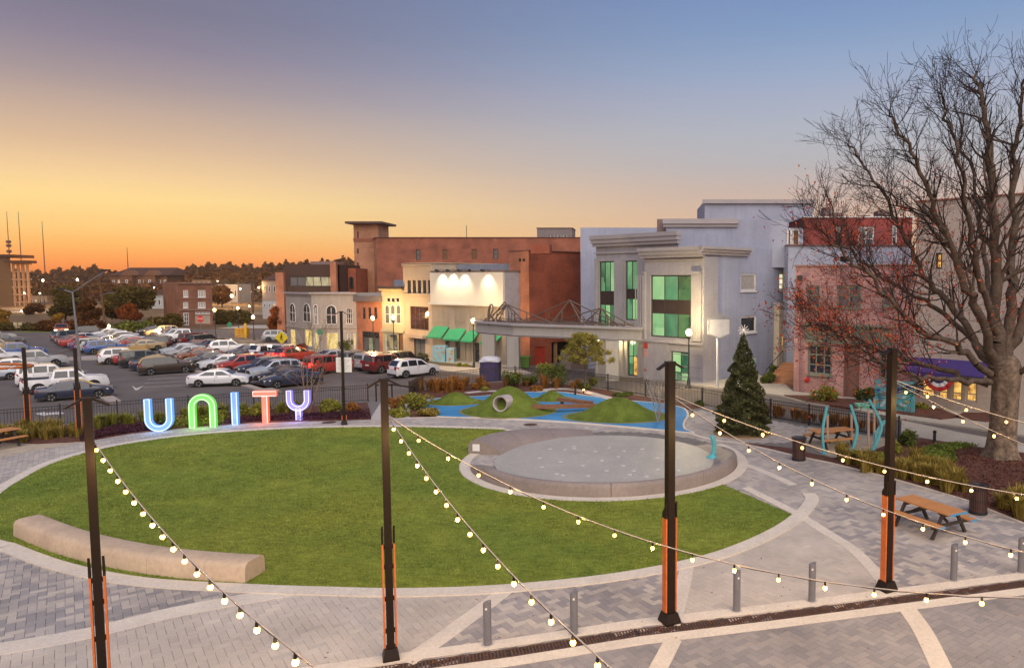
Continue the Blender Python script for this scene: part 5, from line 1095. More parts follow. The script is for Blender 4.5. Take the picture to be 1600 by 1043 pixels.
# kind, colour, photo column of the middle, distance, heading, label, (lit)
CARS = [
 ('sedan', 'navy', 111, 55.5, R(36), 'dark navy sedan parked nearest the left fence, front to the right'),
 ('pickup', 'white', 97, 59.2, R(38), 'white crew cab pickup parked just behind the navy sedan'),
 ('boxy', 'white', 74, 63.2, R(40), 'white boxy car parked behind the white crew cab pickup'),
 ('sedan', 'paleblue', 42, 67.5, R(40), 'pale blue sedan whose hood shows left of the first thin dark pole'),
 ('sedan', 'white', 17, 71, R(42), 'white sedan at the left edge between the pale blue sedan and the silver pickup'),
 ('pickup', 'silver', 47, 75, R(42), 'silver pickup in the left row in front of the blue pickup'),
 ('boxy', 'white', -8, 79, R(42), 'white car cut by the left edge below the blue pickup'),
 ('pickup', 'blue', 20, 84, R(43), 'bright blue pickup in the left row'),
 ('pickup', 'tan', -16, 91, R(43), 'tan pickup with a tarp cut by the left edge of the photo'),
 ('boxy', 'grey', 3, 100, R(44), 'grey off roader far up the left row'),
 ('boxy', 'silver', -9, 107, R(44), 'silver off roader at the far end of the left row'),
 ('suv', 'brown', 257, 70.5, R(40), 'dark brown crossover at the near end of the middle row'),
 ('sedan', 'navy', 243, 74, R(42), 'navy sedan tucked behind the dark brown crossover'),
 ('boxy', 'black', 226, 76.5, R(42), 'black boxy off roader in the middle row right of the white one'),
 ('sedan', 'red', 214, 79, R(43), 'red sedan half hidden between the black and white off roaders'),
 ('suv', 'white', 190, 79.5, R(42), 'white off roader at the end of the middle row by the tan barrier'),
 ('sedan', 'navy', 452, 62.3, HL, 'dark blue coupe nearest the fence in the right bay, by the letter Y'),
 ('sedan', 'black', 442, 65, HL, 'black sedan just behind the dark blue coupe'),
 ('suv', 'paleblue', 427, 67.5, HL, 'pale blue crossover third from the fence in the right bay'),
 ('suv', 'navy', 408, 69.5, HL, 'navy crossover between the pale blue one and the red one'),
 ('suv', 'red', 374, 72, HL, 'bright red crossover in the middle of the right bay'),
 ('sedan', 'white', 347, 74.5, HL, 'white sedan left of the bright red crossover'),
 ('sedan', 'grey', 325, 77.5, HL, 'grey sedan left of the white sedan in the right bay'),
 ('sedan', 'rust', 308, 81.5, HL, 'rust red sedan in the right bay behind the grey sedan'),
 ('sedan', 'silver', 292, 85, HL, 'silver sedan behind the rust red sedan'),
 ('sedan', 'paleblue', 283, 88, HL, 'pale sedan second from the far end of the right bay'),
 ('sedan', 'maroon', 306, 93, HL, 'maroon car at the far end of the right bay'),
 ('sedan', 'white', 340, 62.4, R(14), 'white sedan standing in the aisle behind the letters N and I'),
 ('suv', 'white', 357, 90, R(30), 'white crossover in the far row by the street, rear to the left'),
 ('sedan', 'grey', 387, 86, HL, 'grey sedan right of the white far row crossover'),
 ('sedan', 'black', 402, 84, HL, 'black sedan between the grey sedan and the white far row minivan'),
 ('van', 'white', 424, 84, R(60), 'white minivan in the far row left of the braking car'),
 ('pickup', 'silver', 440, 82, R(68), 'silver pickup seen from behind next to the white minivan'),
 ('suv', 'red', 459, 81, R(66), 'red crossover with lit brake lights under the bare young tree', 'tail'),
 ('boxy', 'red', 512, 71, R(55), 'red off roader with lit brake lights turning beside the white notice', 'tail'),
 ('sedan', 'silver', 520, 80, R(55), 'silver sedan behind the red braking off roader'),
 ('boxy', 'grey', 563, 75.5, R(58), 'grey off roader seen from behind right of the notice pole'),
 ('boxy', 'silver', 588, 74, R(58), 'silver off roader seen from behind beside the maroon one'),
 ('boxy', 'maroon', 604, 72, R(57), 'dark maroon off roader between the silver and the white ones'),
 ('boxy', 'black', 630, 75, R(55), 'black off roader half hidden behind the white crossover'),
 ('suv', 'white', 645, 68.6, R(50), 'white crossover parked at the right end of the lot by the stair'),
 ('van', 'grey', 112, 107, R(62), 'grey off roader seen from behind at the far left of the central bays'),
 ('sedan', 'silver', 131, 106, R(55), 'silver sedan next to the grey off roader in the far bays'),
 ('sedan', 'red', 124, 99, R(52), 'bright red sedan in the far bays left of the lamp mast'),
 ('sedan', 'maroon', 118, 102, R(52), 'maroon sedan hidden behind the bright red one'),
 ('sedan', 'purple', 140, 95, R(50), 'purple car right of the lamp mast foot'),
 ('boxy', 'silver', 152, 92, R(46), 'silver off roader behind the blue and white one'),
 ('suv', 'blue', 165, 90, R(42), 'blue and white off roader just left of the tan barrier'),
 ('boxy', 'black', 147, 116, R(30), 'black off roader at the back of the far bays'),
 ('sedan', 'white', 168, 115, HL, 'first white sedan in the slanting row of pale cars, farthest from us'),
 ('sedan', 'silver', 176, 112, HL, 'silver sedan second in the slanting row of pale cars'),
 ('sedan', 'white', 185, 108.5, HL, 'white sedan third in the slanting row of pale cars'),
 ('sedan', 'black', 190, 105.5, HL, 'black sedan fourth in the slanting row of pale cars'),
 ('sedan', 'white', 194, 102.5, HL, 'white sedan in the middle of the slanting row of pale cars'),
 ('sedan', 'silver', 198, 99.5, HL, 'silver sedan before the red one in the slanting row'),
 ('sedan', 'red', 206, 97, HL, 'red sedan near the tan barrier in the slanting row'),
 ('van', 'black', 231, 95.5, R(-160), 'black minivan at the near end of the slanting row'),
 ('sedan', 'tan', 222, 93.5, HL, 'tan sedan in front of the black minivan'),
 ('sedan', 'navy', 238, 121, HL, 'navy sedan leading the line by the brick house drive'),
 ('suv', 'tan', 252, 118, HL, 'tan crossover behind the navy sedan by the brick house drive'),
 ('sedan', 'rust', 262, 114, HL, 'rust coloured sedan left of the white pickup'),
 ('suv', 'paleblue', 270, 111, HL, 'pale crossover just behind the white pickup by the brick house'),
 ('pickup', 'white', 287, 108, R(-152), 'white pickup with a camper back below the brick house'),
 ('sedan', 'black', 294, 103, HL, 'black sedan right below the white camper pickup'),
 ('boxy', 'maroon', 308, 101, R(60), 'maroon off roader seen from behind below the brick house'),
 ('boxy', 'black', 322, 98, R(62), 'black off roader between the maroon one and the white crossover'),
 ('sedan', 'grey', 330, 94, R(62), 'grey hatchback seen from behind left of the white crossover'),
 ('pickup', 'orange', 96, 121, R(-55), 'orange lit truck coming in with both headlights on at the lot entrance', 'head'),
 ('pickup', 'rust', 108, 131, R(-55), 'second truck with headlights on following at the lot entrance', 'head'),
 ('suv', 'silver', 436, 108, R(20), 'silver car parked by the red maple beyond the street'),
]
used = set()
for row in CARS:
    kind, colr, px_, Y, hd, lb = row[:6]; lit = row[6] if len(row) > 6 else None
    if kind not in PROTO: PROTO[kind] = make_car(kind)
    first_ = kind not in used; used.add(kind)
    o = PROTO[kind] if first_ else copy_tree(PROTO[kind])
    x_ = P(px_, HOR+60, Y).x; z_ = gz(x_, Y); o.location = (x_, Y, z_); o.rotation_euler = (0, 0, hd)
    # follow the slope of the ground
    h = Vector((math.cos(hd), math.sin(hd), 0)); sl = (gz(x_+h.x, Y+h.y)-gz(x_-h.x, Y-h.y))/2; o.rotation_euler = (0, -math.atan(sl), hd)
    tag(o, lb, 'pickup truck' if kind == 'pickup' else 'minivan' if kind == 'van' else 'car', 'cars in the parking lot'); o['kind'] = 'thing'
    for ch in o.children:
        nm = ch.name.split('.')[0]
        if nm in ('body', 'mirror'): ch.color = (*COLS[colr], 1)
        if lit and nm == ('tail_light' if lit == 'tail' else 'headlight'):
            me = ch.data.copy(); me.materials[0] = TAILLIT if lit == 'tail' else HEADLIT; ch.data = me
    if lit:
        l_ = bpy.data.lights.new('lamp', 'POINT'); l_.energy = 60; l_.color = (1, .05, .03) if lit == 'tail' else (1, .6, .25); l_.shadow_soft_size = .2
        q = bpy.data.objects.new('lamp', l_); COL.objects.link(q); q.parent = o; q.location = (-3.1 if lit == 'tail' else 3.6, 0, .8)
# lot markings
LOTW = mat('lot paint', (.50, .48, .45), .8, .15, 2, .05)
def lsheet(name, px, dz=.012, m=LOTW):
    pts = [GT(*p) for p in px]; return MB().prism(pts, [p.z-.05 for p in pts], [p.z+dz for p in pts]).build(name, m, kind='structure')
lsheet('painted_arrow', [(206, 602), (213, 606.5), (224, 602.5), (215, 609), (211, 609)]); lsheet('painted_arrow', [(55, 646), (70, 643.5), (70, 645), (92, 643.5), (92, 642.3), (101, 645.5), (90, 648), (90, 646.6), (72, 648), (70, 649.5)])
for i in range(4): y0 = 586+i*6; lsheet('bay_line', m=mat('worn lot paint', (.21, .195, .18), .85, .3, 2, .05), px=[(232-i*3, y0), (296+i*4, y0-3.6), (296+i*4, y0-2.9), (232-i*3, y0+.8)])
for i in range(7):
    a_ = GT(150, 585); b_ = a_+Vector((-.71, .70, 0))*(i*5.2-6); h = Vector((.75, .66, 0)); q0, q1 = b_-h*5, b_; w_ = Vector((-.06, .06, 0))
    MB().prism([flat(v) for v in (q0-w_, q1-w_, q1+w_, q0+w_)], -1.52, -1.488).build('bay_line', LOTW, kind='structure')
ISL = mat('island concrete', (.36, .30, .26), .85, .12, 1, .1)
for nm, px, m in (('kerb_island', [(140, 597), (190, 628), (172, 631), (120, 600)], ISL), ('kerb_island', [(292, 578), (298, 576), (424, 607), (440, 612), (405, 611)], ISL), ('kerb_island', [(384, 600), (398, 600.5), (428, 606.5), (412, 608.5)], mat('red kerb', (.26, .12, .10), .8)), ('kerb_island', [(88, 560), (158, 556), (166, 559), (150, 562), (92, 563.5)], ISL)):
    pts = [GT(*p) for p in px]; MB().prism(pts, [p.z-.2 for p in pts], [p.z+.11 for p in pts]).build(nm, m, kind='structure')
# tan timber barrier between the bays
tb = thing('timber_barrier', 'tan boarded barrier with a thick post between the far bays', 'barrier', GT(161, 568)); TB = mat('tan boards', (.42, .27, .10), .75, .12, 1, .08)
g0 = GT(161, 568); q = P(228, 553, 80); MB().box(g0.x-.3, g0.y-.3, -1.5, g0.x+.3, g0.y+.3, topz(548, g0.y)).build('post', TB, tb)
for i in range(3):
    z = -.3+i*.24; MB().bar((g0.x+.35, 79, z), (q.x, 80, z), .08, .225).build('board', TB, tb)
MB().box(q.x-.1, 80.05, -1.5, q.x+.1, 80.3, .5).build('post', TB, tb)
# ================================================================ fences
def fence(name, label, px, zt, n0=0, grp='black metal fences round the plaza', h=1.08, skip=()):
    pts = [G(*p) for p in px]; t = thing(name, label, 'fence', pts[0], 0, grp); pk = None; cnt = 0; post = None
    for i in range(len(pts)-1):
        a, b = pts[i], pts[i+1]; d = b-a; L_ = d.length; u = d/L_; ang = math.atan2(u.y, u.x)
        for z in (.12, h-.22, h-.06): MB().bar(a+Vector((0, 0, z)), b+Vector((0, 0, z)), .035, .03).build('rail', BLACK, t)
        m = max(1, int(L_/2.4))
        for j in range(m+(i == len(pts)-2)):
            p = a+d*(j/m)
            if post is None: post = MB().box(-.035, -.035, -.05, .035, .035, h+.05).build('post', BLACK, t, world=False); o = post
            else: o = bpy.data.objects.new('post', post.data); COL.objects.link(o); o.parent = t
            o.location = p-Vector(t.location); o.rotation_euler = (0, 0, ang)
        step = .125 if L_ > 0 else 1
        for j in range(1, int(L_/step)):
            p = a+u*(j*step)
            if cnt >= 298: REST.append((p, ang)); continue
            if pk is None: pk = MB().box(-.009, -.009, .06, .009, .009, h-.02).build('picket', BLACK, t, world=False); o = pk
            else: o = bpy.data.objects.new('picket', pk.data); COL.objects.link(o); o.parent = t
            o.location = p-Vector(t.location); o.rotation_euler = (0, 0, ang); cnt += 1
    if REST:
        mb = MB()
        for p, ang in REST: mb.box(p.x-.009, p.y-.009, .06, p.x+.009, p.y+.009, h-.02)
        mb.build('pickets', BLACK, t, kind='stuff'); REST.clear()
    return t
REST = []
fence('picket_fence', 'black metal picket fence behind the lit letters', LFENCE[::-1], 0)
fence('picket_fence', 'short black picket fence right of the stair toward the round mounds', RFENCE[:5], 0)
fence('picket_fence', 'long black picket fence along the street from the shrubs to the big tree', RFENCE[:3:-1], 0)
hr = thing('stair_handrails', 'pair of black cranked handrails at the head of the stair to the lot', 'handrail', G(607, 627))
for x0, x1 in ((587, 577), (612, 621)):
    a_, b_ = G(x0, 627), G(x0+(x1-x0)*.6, 621); mb = MB(); a_.z = 0
    pts = [a_+Vector((.25 if x0 < 600 else -.25, -.2, 1.05)), a_+Vector((0, .1, 1.05)), a_+Vector((-.75 if x0 < 600 else .75, 2.2, .55))]
    mb.tube(pts, .045, 6); mb.tube([a_+Vector((0, .1, 0)), a_+Vector((0, .1, 1.05))], .04, 6); mb.tube([pts[2]-Vector((0, 0, 1.6)), pts[2]], .04, 6); mb.build('rail', BRONZE, hr)
for i in range(8): a_, b_ = G(590, 626.5), G(640, 623.5); MB().prism([flat(v) for v in (a_+Vector((0, .3*i, 0)), b_+Vector((0, .3*i, 0)), b_+Vector((0, .3*(i+1), 0)), a_+Vector((0, .3*(i+1), 0)))], -1.9, -.02-.17*i).build('stair_step', CONC, hr)
# ================================================================ light poles, strings, bollards
def light_pole(px, py, h, label, rz=0, wood=2.35, arms=True, slim=1.0, grp='bronze posts that carry the string lights'):
    p = G(px, py); t = thing('light_pole', label, 'light pole', p, rz, grp); w = .078*slim
    MB().prism([(a*w, b*w) for a, b in ((-1, -1), (1, -1), (1, 1), (-1, 1))], .1, h).build('post', BRONZE, t, world=False)
    vs = [(a*s, b*s, z) for s, z in ((.175*slim, 0), (.175*slim, .05), (.125*slim, .24)) for a, b in ((-1, -1), (1, -1), (1, 1), (-1, 1))]
    MB().add(vs, [(i*4+j, i*4+(j+1) % 4, i*4+4+(j+1) % 4, i*4+4+j) for i in range(2) for j in range(4)]+[(8, 9, 10, 11), (3, 2, 1, 0)]).build('base_cap', BRONZE, t, world=False)
    for sg in (-1, 1):
        x0, x1 = sg*(w+.022), sg*(w+.055); MB().add([(x, y, z) for x in (x0, x1) for y, z in ((-.075*slim, .26), (.075*slim, .26), (.075*slim, wood), (-.075*slim, wood))], [(0, 1, 2, 3), (7, 6, 5, 4), (0, 4, 5, 1), (1, 5, 6, 2), (2, 6, 7, 3), (3, 7, 4, 0)]).build('wood_panel', CEDAR, t, world=False)
        x0, x1 = sg*(w+.02), sg*(w+.058); MB().add([(x, y, z) for x in (x0, x1) for y, z in ((-.077*slim, wood+.003), (.077*slim, wood+.003), (.077*slim, wood+.1), (-.077*slim, wood+.36))], [(0, 1, 2, 3), (7, 6, 5, 4), (0, 4, 5, 1), (1, 5, 6, 2), (2, 6, 7, 3), (3, 7, 4, 0)]).build('panel_tip', BRONZE, t, world=False)
        for z in (.55, 1.2, 1.85, wood-.1): MB().box(min(sg*w, sg*(w+.03)), -.05, z, max(sg*w, sg*(w+.03)), .05, z+.06).build('bracket', BRONZE, t, world=False)
    if arms:
        for sg in (-1, 1):
            MB().bar((sg*.06, 0, h+.02), (sg*.31, 0, h-.12), .11, .035).build('arm', BRONZE, t, world=False)
        MB().box(-.1, -.08, h, .1, .08, h+.04).build('cap', BRONZE, t, world=False)
    return t
light_pole(163, 1101, 5.45, 'dark post with cedar side boards nearest the left corner of the photo', R(32), slim=.82)
light_pole(611, 1028, 5.56, 'dark post with cedar side boards in the middle, second of the front row', R(22), slim=.9)
light_pole(1046, 971, 5.72, 'dark post with cedar boards standing right of the splash pad, third of the front row', R(28), slim=1.08)
light_pole(1385, 921, 5.85, 'dark post with cedar boards beside the front picnic table', R(28), slim=1.08)
light_pole(45, 675, 4.2, 'thin dark post with orange boards at the back left, by the orange hoop', R(28), 1.9, False, .9)
light_pole(125, 684, 4.3, 'thin dark post with orange boards behind the nearest left post', R(28), 2.3, False, .9)
np_ = light_pole(538, 663, 5.85, 'tall dark post carrying a white notice right of the letter Y', R(28), .5, True, .85)
# white notice on that post
nb = thing('notice_board', 'white square notice with lines of small print on the tall dark post', 'notice', G(538, 663)+Vector((0, 0, 2.6)))
a_, b_ = P(526, 581, 37.9), P(549.5, 558, 37.9); MB().box(a_.x, 37.85, a_.z, b_.x, 37.9, b_.z).build('board', WHITE, nb)
for i in range(6): z = b_.z-.13-.1*i; MB().box(a_.x+.08+.05*(i % 2), 37.845, z-.018, b_.x-.1-.07*((i*7) % 3), 37.8495, z).build('print_line', mat('print grey', (.25, .25, .27), .8), nb)
# orange hoop and slack cable at the back left
hp = thing('orange_hoop', 'orange curved tube hoop reaching in from the left edge to a thin dark post', 'hoop', P(0, 572, 36.8)); c0 = P(-8, 573, 36.8); MB().tube([c0+Vector((1.72*math.cos(t), 1.0*math.sin(t), .02)) for t in np.linspace(0, 2*math.pi, 33)], .07, 8).build('tube', mat('orange paint', (.45, .13, .03), .5), hp)
cb_ = P(112, 545, 35.9); o = MB().tube(crom([cb_, P(95, 551, 40), P(70, 556, 50), P(40, 557, 60)], 5), .02, 5).build('cable', BLACK); tag(o, 'slack dark cable running back from the thin post over the lot', 'cable')
# string lights
BULB = emit('bulb glass', (1, .53, .10), 7.5, (.8, .6, .3)); WIRE = mat('pale wire', (.62, .50, .40), .6); SOCK = mat('socket black', (.02, .018, .016), .5)
bulb_me = sock_me = None
def string(label, A, B, sag, first, step, n, light=4):
    global bulb_me, sock_me
    A, B = Vector(A), Vector(B); t = thing('string_lights', label, 'string lights', A, 0, 'strings of warm bulbs over the plaza')
    L_ = (B-A).length
    def at(f): return A.lerp(B, f)+Vector((0, 0, -4*sag*f*(1-f)))
    MB().tube([at(i/40) for i in range(41)], .0075, 5).build('wire', WIRE, t); MB().tube([at(i/40)+Vector((0, 0, -.014-.008*math.sin(i*1.9))) for i in range(41)], .006, 4).build('cable', SOCK, t)
    for i in range(n):
        f = (first+step*i)/L_
        if f > .99: break
        p = at(f)
        if sock_me is None:
            s_ = MB().lathe([(.012, .0), (.013, -.02), (.018, -.024), (.018, -.067), (.013, -.07)], 8).build('socket', SOCK, t, world=False); b_ = MB().lathe([(.012, -.066), (.021, -.074), (.030, -.087), (.033, -.102), (.030, -.117), (.020, -.130), (.006, -.136)], 10).build('bulb', BULB, s_, world=False, smooth=80); sock_me, bulb_me = s_.data, b_.data
        else:
            s_ = bpy.data.objects.new('socket', sock_me); COL.objects.link(s_); s_.parent = t; b_ = bpy.data.objects.new('bulb', bulb_me); COL.objects.link(b_); b_.parent = s_
        s_.location = p-A
        if i % 2 == 1:
            l_ = bpy.data.lights.new('lamp', 'POINT'); l_.energy = 26; l_.color = (1, .62, .22); l_.shadow_soft_size = .05; o = bpy.data.objects.new('lamp', l_); COL.objects.link(o); o.parent = s_; o.location = (0, 0, -.2)
def pole_at(px, py, z): q = G(px, py); return Vector((q.x, q.y, z))
string('string of bulbs from the nearest left post down to the bottom edge', P(141, 680, 12.9), P(520, 1062, 6.2), .32, .45, .50, 40)
string('string of bulbs falling from the middle post to the bottom edge', P(606, 648, 14.5), P(1010, 1090, 6.4), .34, .45, .55, 40)
string('string of bulbs from the middle post passing right under the third post', P(608, 650, 14.5), P(1760, 932, 9.2), 1.05, .75, .72, 40)
string('string of bulbs from the third post sweeping down past the front picnic table', P(1048, 617, 16.1), P(1800, 900, 10.5), .62, .6, .72, 40)
string('string of bulbs from the third post passing behind the fourth post', P(1049, 616, 16.2), P(1900, 800, 13.5), .55, 1.2, .85, 40)
string('lower string of bulbs from the fourth post to the right edge', P(1390, 592, 17.8), P(1900, 800, 13), .22, .45, .72, 40)
string('upper string of bulbs from the fourth post across the tree trunk', P(1390, 590, 17.9), P(1900, 715, 16), .28, .9, .9, 40)
# bollards
BL = ['leftmost grey slant topped bollard, right of the middle post', 'second grey slant topped bollard from the left', 'grey slant topped bollard just right of the third post', 'grey slant topped bollard left of the fourth post', 'grey slant topped bollard in front of the front picnic table', 'grey slant topped bollard cut by the right edge']
b0 = None
for (x_, y_), lb in zip(((762, 1007), (897, 990), (1151, 954), (1268.5, 939), (1490, 906.5), (1595, 894)), BL):
    if b0 is None:
        o = thing('bollard', lb, 'bollard'); n_ = 16; vs = [(.083*math.cos(2*math.pi*i/n_), .083*math.sin(2*math.pi*i/n_), z) for z in (0,) for i in range(n_)]+[(.083*math.cos(2*math.pi*i/n_), .083*math.sin(2*math.pi*i/n_), .92+.35*.083*math.cos(2*math.pi*i/n_)) for i in range(n_)]
        MB().add(vs, [(i, (i+1) % n_, n_+(i+1) % n_, n_+i) for i in range(n_)]+[tuple(range(n_, 2*n_))]).build('tube', GREYM, o, world=False, smooth=40); MB().lathe([(.13, 0), (.13, .012), (.1, .018)], 16).build('base_ring', CONC, o, world=False); b0 = o
        MB().box(-.02, -.088, .78, .02, -.08, .82).build('cover_plate', WHITE, o, world=False)
    else: o = copy_tree(b0)
    o.location = G(x_, y_); o.rotation_euler = (0, 0, rng.uniform(-.3, .3)); tag(o, lb, 'bollard', 'grey bollards along the trench drain')
# ================================================================ UNITY letters
def letter(name, label, px, py, h, path, w, col, rot):
    p = G(px, py); t = thing('lit_letter', label, 'lit letter', p, rot, 'big lit letters along the walk')
    fm = emit('letter face '+name, tuple(.95*c+.03 for c in col), .95, (.1, .1, .1)); em = emit('letter edge '+name, tuple(.62*c+.38 for c in col), 1.45, (.4, .4, .4)); sd = emit('letter side '+name, col, .7, tuple(.25*c for c in col))
    D = .24
    l_ = bpy.data.lights.new('lamp', 'POINT'); l_.energy = 26; l_.color = col; l_.shadow_soft_size = .3; o = bpy.data.objects.new('lamp', l_); COL.objects.link(o); o.parent = t; o.location = (0, -.5, .5)
    for ip, pts in enumerate(path):
        pts = [Vector((a, 0, b)) for a, b in pts]; k = len(pts); Lf, Rt = [], []
        for i in range(k):
            d = (pts[min(i+1, k-1)]-pts[max(i-1, 0)]).normalized(); n_ = Vector((-d.z, 0, d.x)); Lf.append(pts[i]+n_*w/2); Rt.append(pts[i]-n_*w/2)
        yo = -.003*ip
        vs = [v+Vector((0, y, 0)) for y in (-D/2+yo, D/2-yo) for v in Lf+Rt]; n2 = 2*k
        fs = [(i, i+1, i+1+n2, i+n2) for i in range(k-1)]+[(k+i+1, k+i, k+i+n2, k+i+1+n2) for i in range(k-1)]+[(0, n2, n2+k, k), (k-1, 2*k-1, n2+2*k-1, n2+k-1)]+[(n2+i, n2+i+1, n2+k+i+1, n2+k+i) for i in range(k-1)]
        MB().add(vs, fs).build('side', sd, t, world=False)
        MB().add([v+Vector((0, -D/2+yo+.012, 0)) for v in Lf+Rt], [(i, i+1, k+i+1, k+i) for i in range(k-1)]).build('face', fm, t, world=False)
        ins = w*.13; mb = MB(); loop = [pts[i]+(Lf[i]-pts[i])*(1-ins/w*2)+Vector((0, -D/2+yo-.0, 0)) for i in range(k)]+[pts[i]+(Rt[i]-pts[i])*(1-ins/w*2)+Vector((0, -D/2+yo, 0)) for i in range(k-1, -1, -1)]
        if ip == 0 or name != 'T' : mb.tube(loop+[loop[0]], .02, 5); mb.build('edge_trim', em, t, world=False)
        else: mb.tube(loop[1:], .02, 5); mb.build('edge_trim', em, t, world=False)
    return t
def arc(cx, cz, r, t0, t1, n=14): return [(cx+r*math.cos(R(t0+(t1-t0)*i/n)), cz+r*math.sin(R(t0+(t1-t0)*i/n))) for i in range(n+1)]
rU = .485
letter('U', 'glowing blue letter U, leftmost of the big letters', 250, 673, 1.7, [[(-rU, 1.62)]+arc(0, .62, rU, 180, 360)+[(rU, 1.62)]], .31, (.16, .42, 1), R(12))
letter('N', 'glowing green arch letter N of the big letters', 318, 667, 1.7, [[(-rU, 0)]+arc(0, 1.08, rU, 180, 0)+[(rU, 0)]], .31, (.17, .78, .08), R(10))
letter('I', 'glowing blue straight letter I of the big letters', 368.5, 662.5, 1.7, [[(0, 0), (0, 1.68)]], .32, (.14, .38, 1), R(8))
letter('T', 'glowing orange red letter T of the big letters', 416, 659.5, 1.7, [[(-.58, 1.54), (.58, 1.54)], [(0, 0), (0, 1.39)]], .31, (1, .19, .085), R(6))
letter('Y', 'glowing violet letter Y, rightmost of the big letters', 467.5, 656.5, 1.7, [[(-.46, 1.62)]+arc(0, 1.12, .46, 180, 360)+[(.46, 1.62)], [(0, 0), (0, .66)]], .30, (.32, .27, 1), R(4))
# ================================================================ plants
def quads(pos, size, rg, up=.3, aspect=.55):
    m = len(pos); a = rg.normal(size=(m, 3)); a /= np.linalg.norm(a, axis=1)[:, None]; b = rg.normal(size=(m, 3)); b[:, 2] += up; b -= (b*a).sum(1)[:, None]*a; b /= np.linalg.norm(b, axis=1)[:, None]
    s = (size*rg.uniform(.6, 1.35, m))[:, None]; V = np.stack([pos-a*s, pos+b*s*aspect, pos+a*s, pos-b*s*aspect], 1); return V.reshape(-1, 3), np.arange(4*m).reshape(-1, 4)
def blob_pts(blobs, n, rg, shell=.55):
    B = np.array(blobs, float); w = (B[:, 3]*B[:, 4]*B[:, 5])**.7; k = rg.choice(len(B), n, p=w/w.sum()); d = rg.normal(size=(n, 3)); d /= np.linalg.norm(d, axis=1)[:, None]
    r = shell+(1-shell)*rg.random(n)**.7; r *= 1+.12*rg.normal(size=n); return B[k, :3]+d*B[k, 3:]*r[:, None], k
LG = leafmat('dark leaves', (.04, .065, .014), (.16, .19, .035), (.30, .26, .05)); LY = leafmat('olive leaves', (.12, .13, .018), (.36, .33, .05), (.50, .40, .09))
LO = leafmat('russet grass', (.15, .06, .014), (.42, .19, .045), (.52, .30, .09)); LP = leafmat('purple ground cover', (.030, .012, .018), (.11, .035, .05), (.16, .06, .05)); LR = leafmat('red leaves', (.13, .022, .012), (.34, .06, .025), (.42, .12, .04))
LGY = leafmat('golden grass', (.14, .11, .02), (.40, .29, .06), (.52, .38, .11)); LFAR = leafmat('far foliage', (.05, .022, .007), (.16, .062, .014), (.22, .08, .016)); LFG = leafmat('far green foliage', (.045, .035, .008), (.14, .10, .018), (.22, .12, .025)); LFY = leafmat('far yellow leaves', (.22, .11, .014), (.42, .23, .03)); LFO = leafmat('far orange leaves', (.12, .03, .008), (.28, .075, .014), (.36, .12, .02)); LCON = leafmat('conifer leaves', (.032, .042, .016), (.13, .13, .045), (.34, .25, .10)); LPINE = leafmat('pine needles', (.11, .11, .018), (.40, .33, .06), (.55, .42, .09))  # far foliage colours carry the orange haze and glow of the sunset
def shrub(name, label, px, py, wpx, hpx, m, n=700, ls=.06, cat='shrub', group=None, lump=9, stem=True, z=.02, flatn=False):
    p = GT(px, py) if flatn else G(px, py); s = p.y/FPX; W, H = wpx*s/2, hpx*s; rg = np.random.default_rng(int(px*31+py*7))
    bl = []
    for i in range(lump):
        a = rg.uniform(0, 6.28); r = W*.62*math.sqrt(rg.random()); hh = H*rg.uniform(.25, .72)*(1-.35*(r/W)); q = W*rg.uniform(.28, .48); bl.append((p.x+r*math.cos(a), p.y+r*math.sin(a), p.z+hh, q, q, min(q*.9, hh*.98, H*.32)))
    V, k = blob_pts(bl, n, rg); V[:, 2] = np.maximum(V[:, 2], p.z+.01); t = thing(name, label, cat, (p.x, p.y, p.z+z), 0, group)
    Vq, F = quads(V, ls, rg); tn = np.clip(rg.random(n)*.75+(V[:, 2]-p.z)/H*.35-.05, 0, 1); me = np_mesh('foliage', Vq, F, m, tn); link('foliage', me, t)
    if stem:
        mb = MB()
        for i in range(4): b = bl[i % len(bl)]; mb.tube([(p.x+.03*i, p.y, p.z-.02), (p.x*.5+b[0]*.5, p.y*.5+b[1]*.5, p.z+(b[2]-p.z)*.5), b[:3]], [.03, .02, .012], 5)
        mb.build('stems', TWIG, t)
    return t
def tuft_mesh(name, m, n=90, h=.55, w=.34, seed=1, bw=.012):
    rg = np.random.default_rng(seed); a = rg.uniform(0, 6.28, n); o = rg.uniform(0, .12, n); L_ = h*rg.uniform(.6, 1.1, n); out = w*rg.uniform(.2, 1, n); c, s = np.cos(a), np.sin(a)
    b0 = np.c_[c*o, s*o, 0*o]; mid = b0+np.c_[c*out*.45, s*out*.45, L_*.7]; tip = b0+np.c_[c*out, s*out, L_*rg.uniform(.75, 1.05, n)]; sd = np.c_[-s, c, 0*s]*bw
    V = np.stack([b0-sd, b0+sd, mid-sd*.8, mid+sd*.8, tip], 1).reshape(-1, 3); i = np.arange(n)[:, None]*5
    F = np.vstack([i+[0, 1, 3], i+[0, 3, 2], i+[2, 3, 4]]); return np_mesh(name, V, F, m, np.tile(rg.random(n), 3))
TUFT = {}
def tufts(label, pts, m, h, w, group, sd=3, var=.35, n=90, name='grass_tuft'):
    key = (m.name, h); rg = np.random.default_rng(sd)
    if key not in TUFT: TUFT[key] = [tuft_mesh('grass_tuft', m, n, h, w, sd+i, .012+h*.012) for i in range(3)]
    for p in pts:
        o = bpy.data.objects.new(name, TUFT[key][rg.integers(3)]); COL.objects.link(o); o.location = (p.x, p.y, .03); s = rg.uniform(1-var, 1+var); o.scale = (s, s, s*rg.uniform(.85, 1.15)); o.rotation_euler = (0, 0, rg.uniform(0, 6.28)); tag(o, label, 'ornamental grass', group)
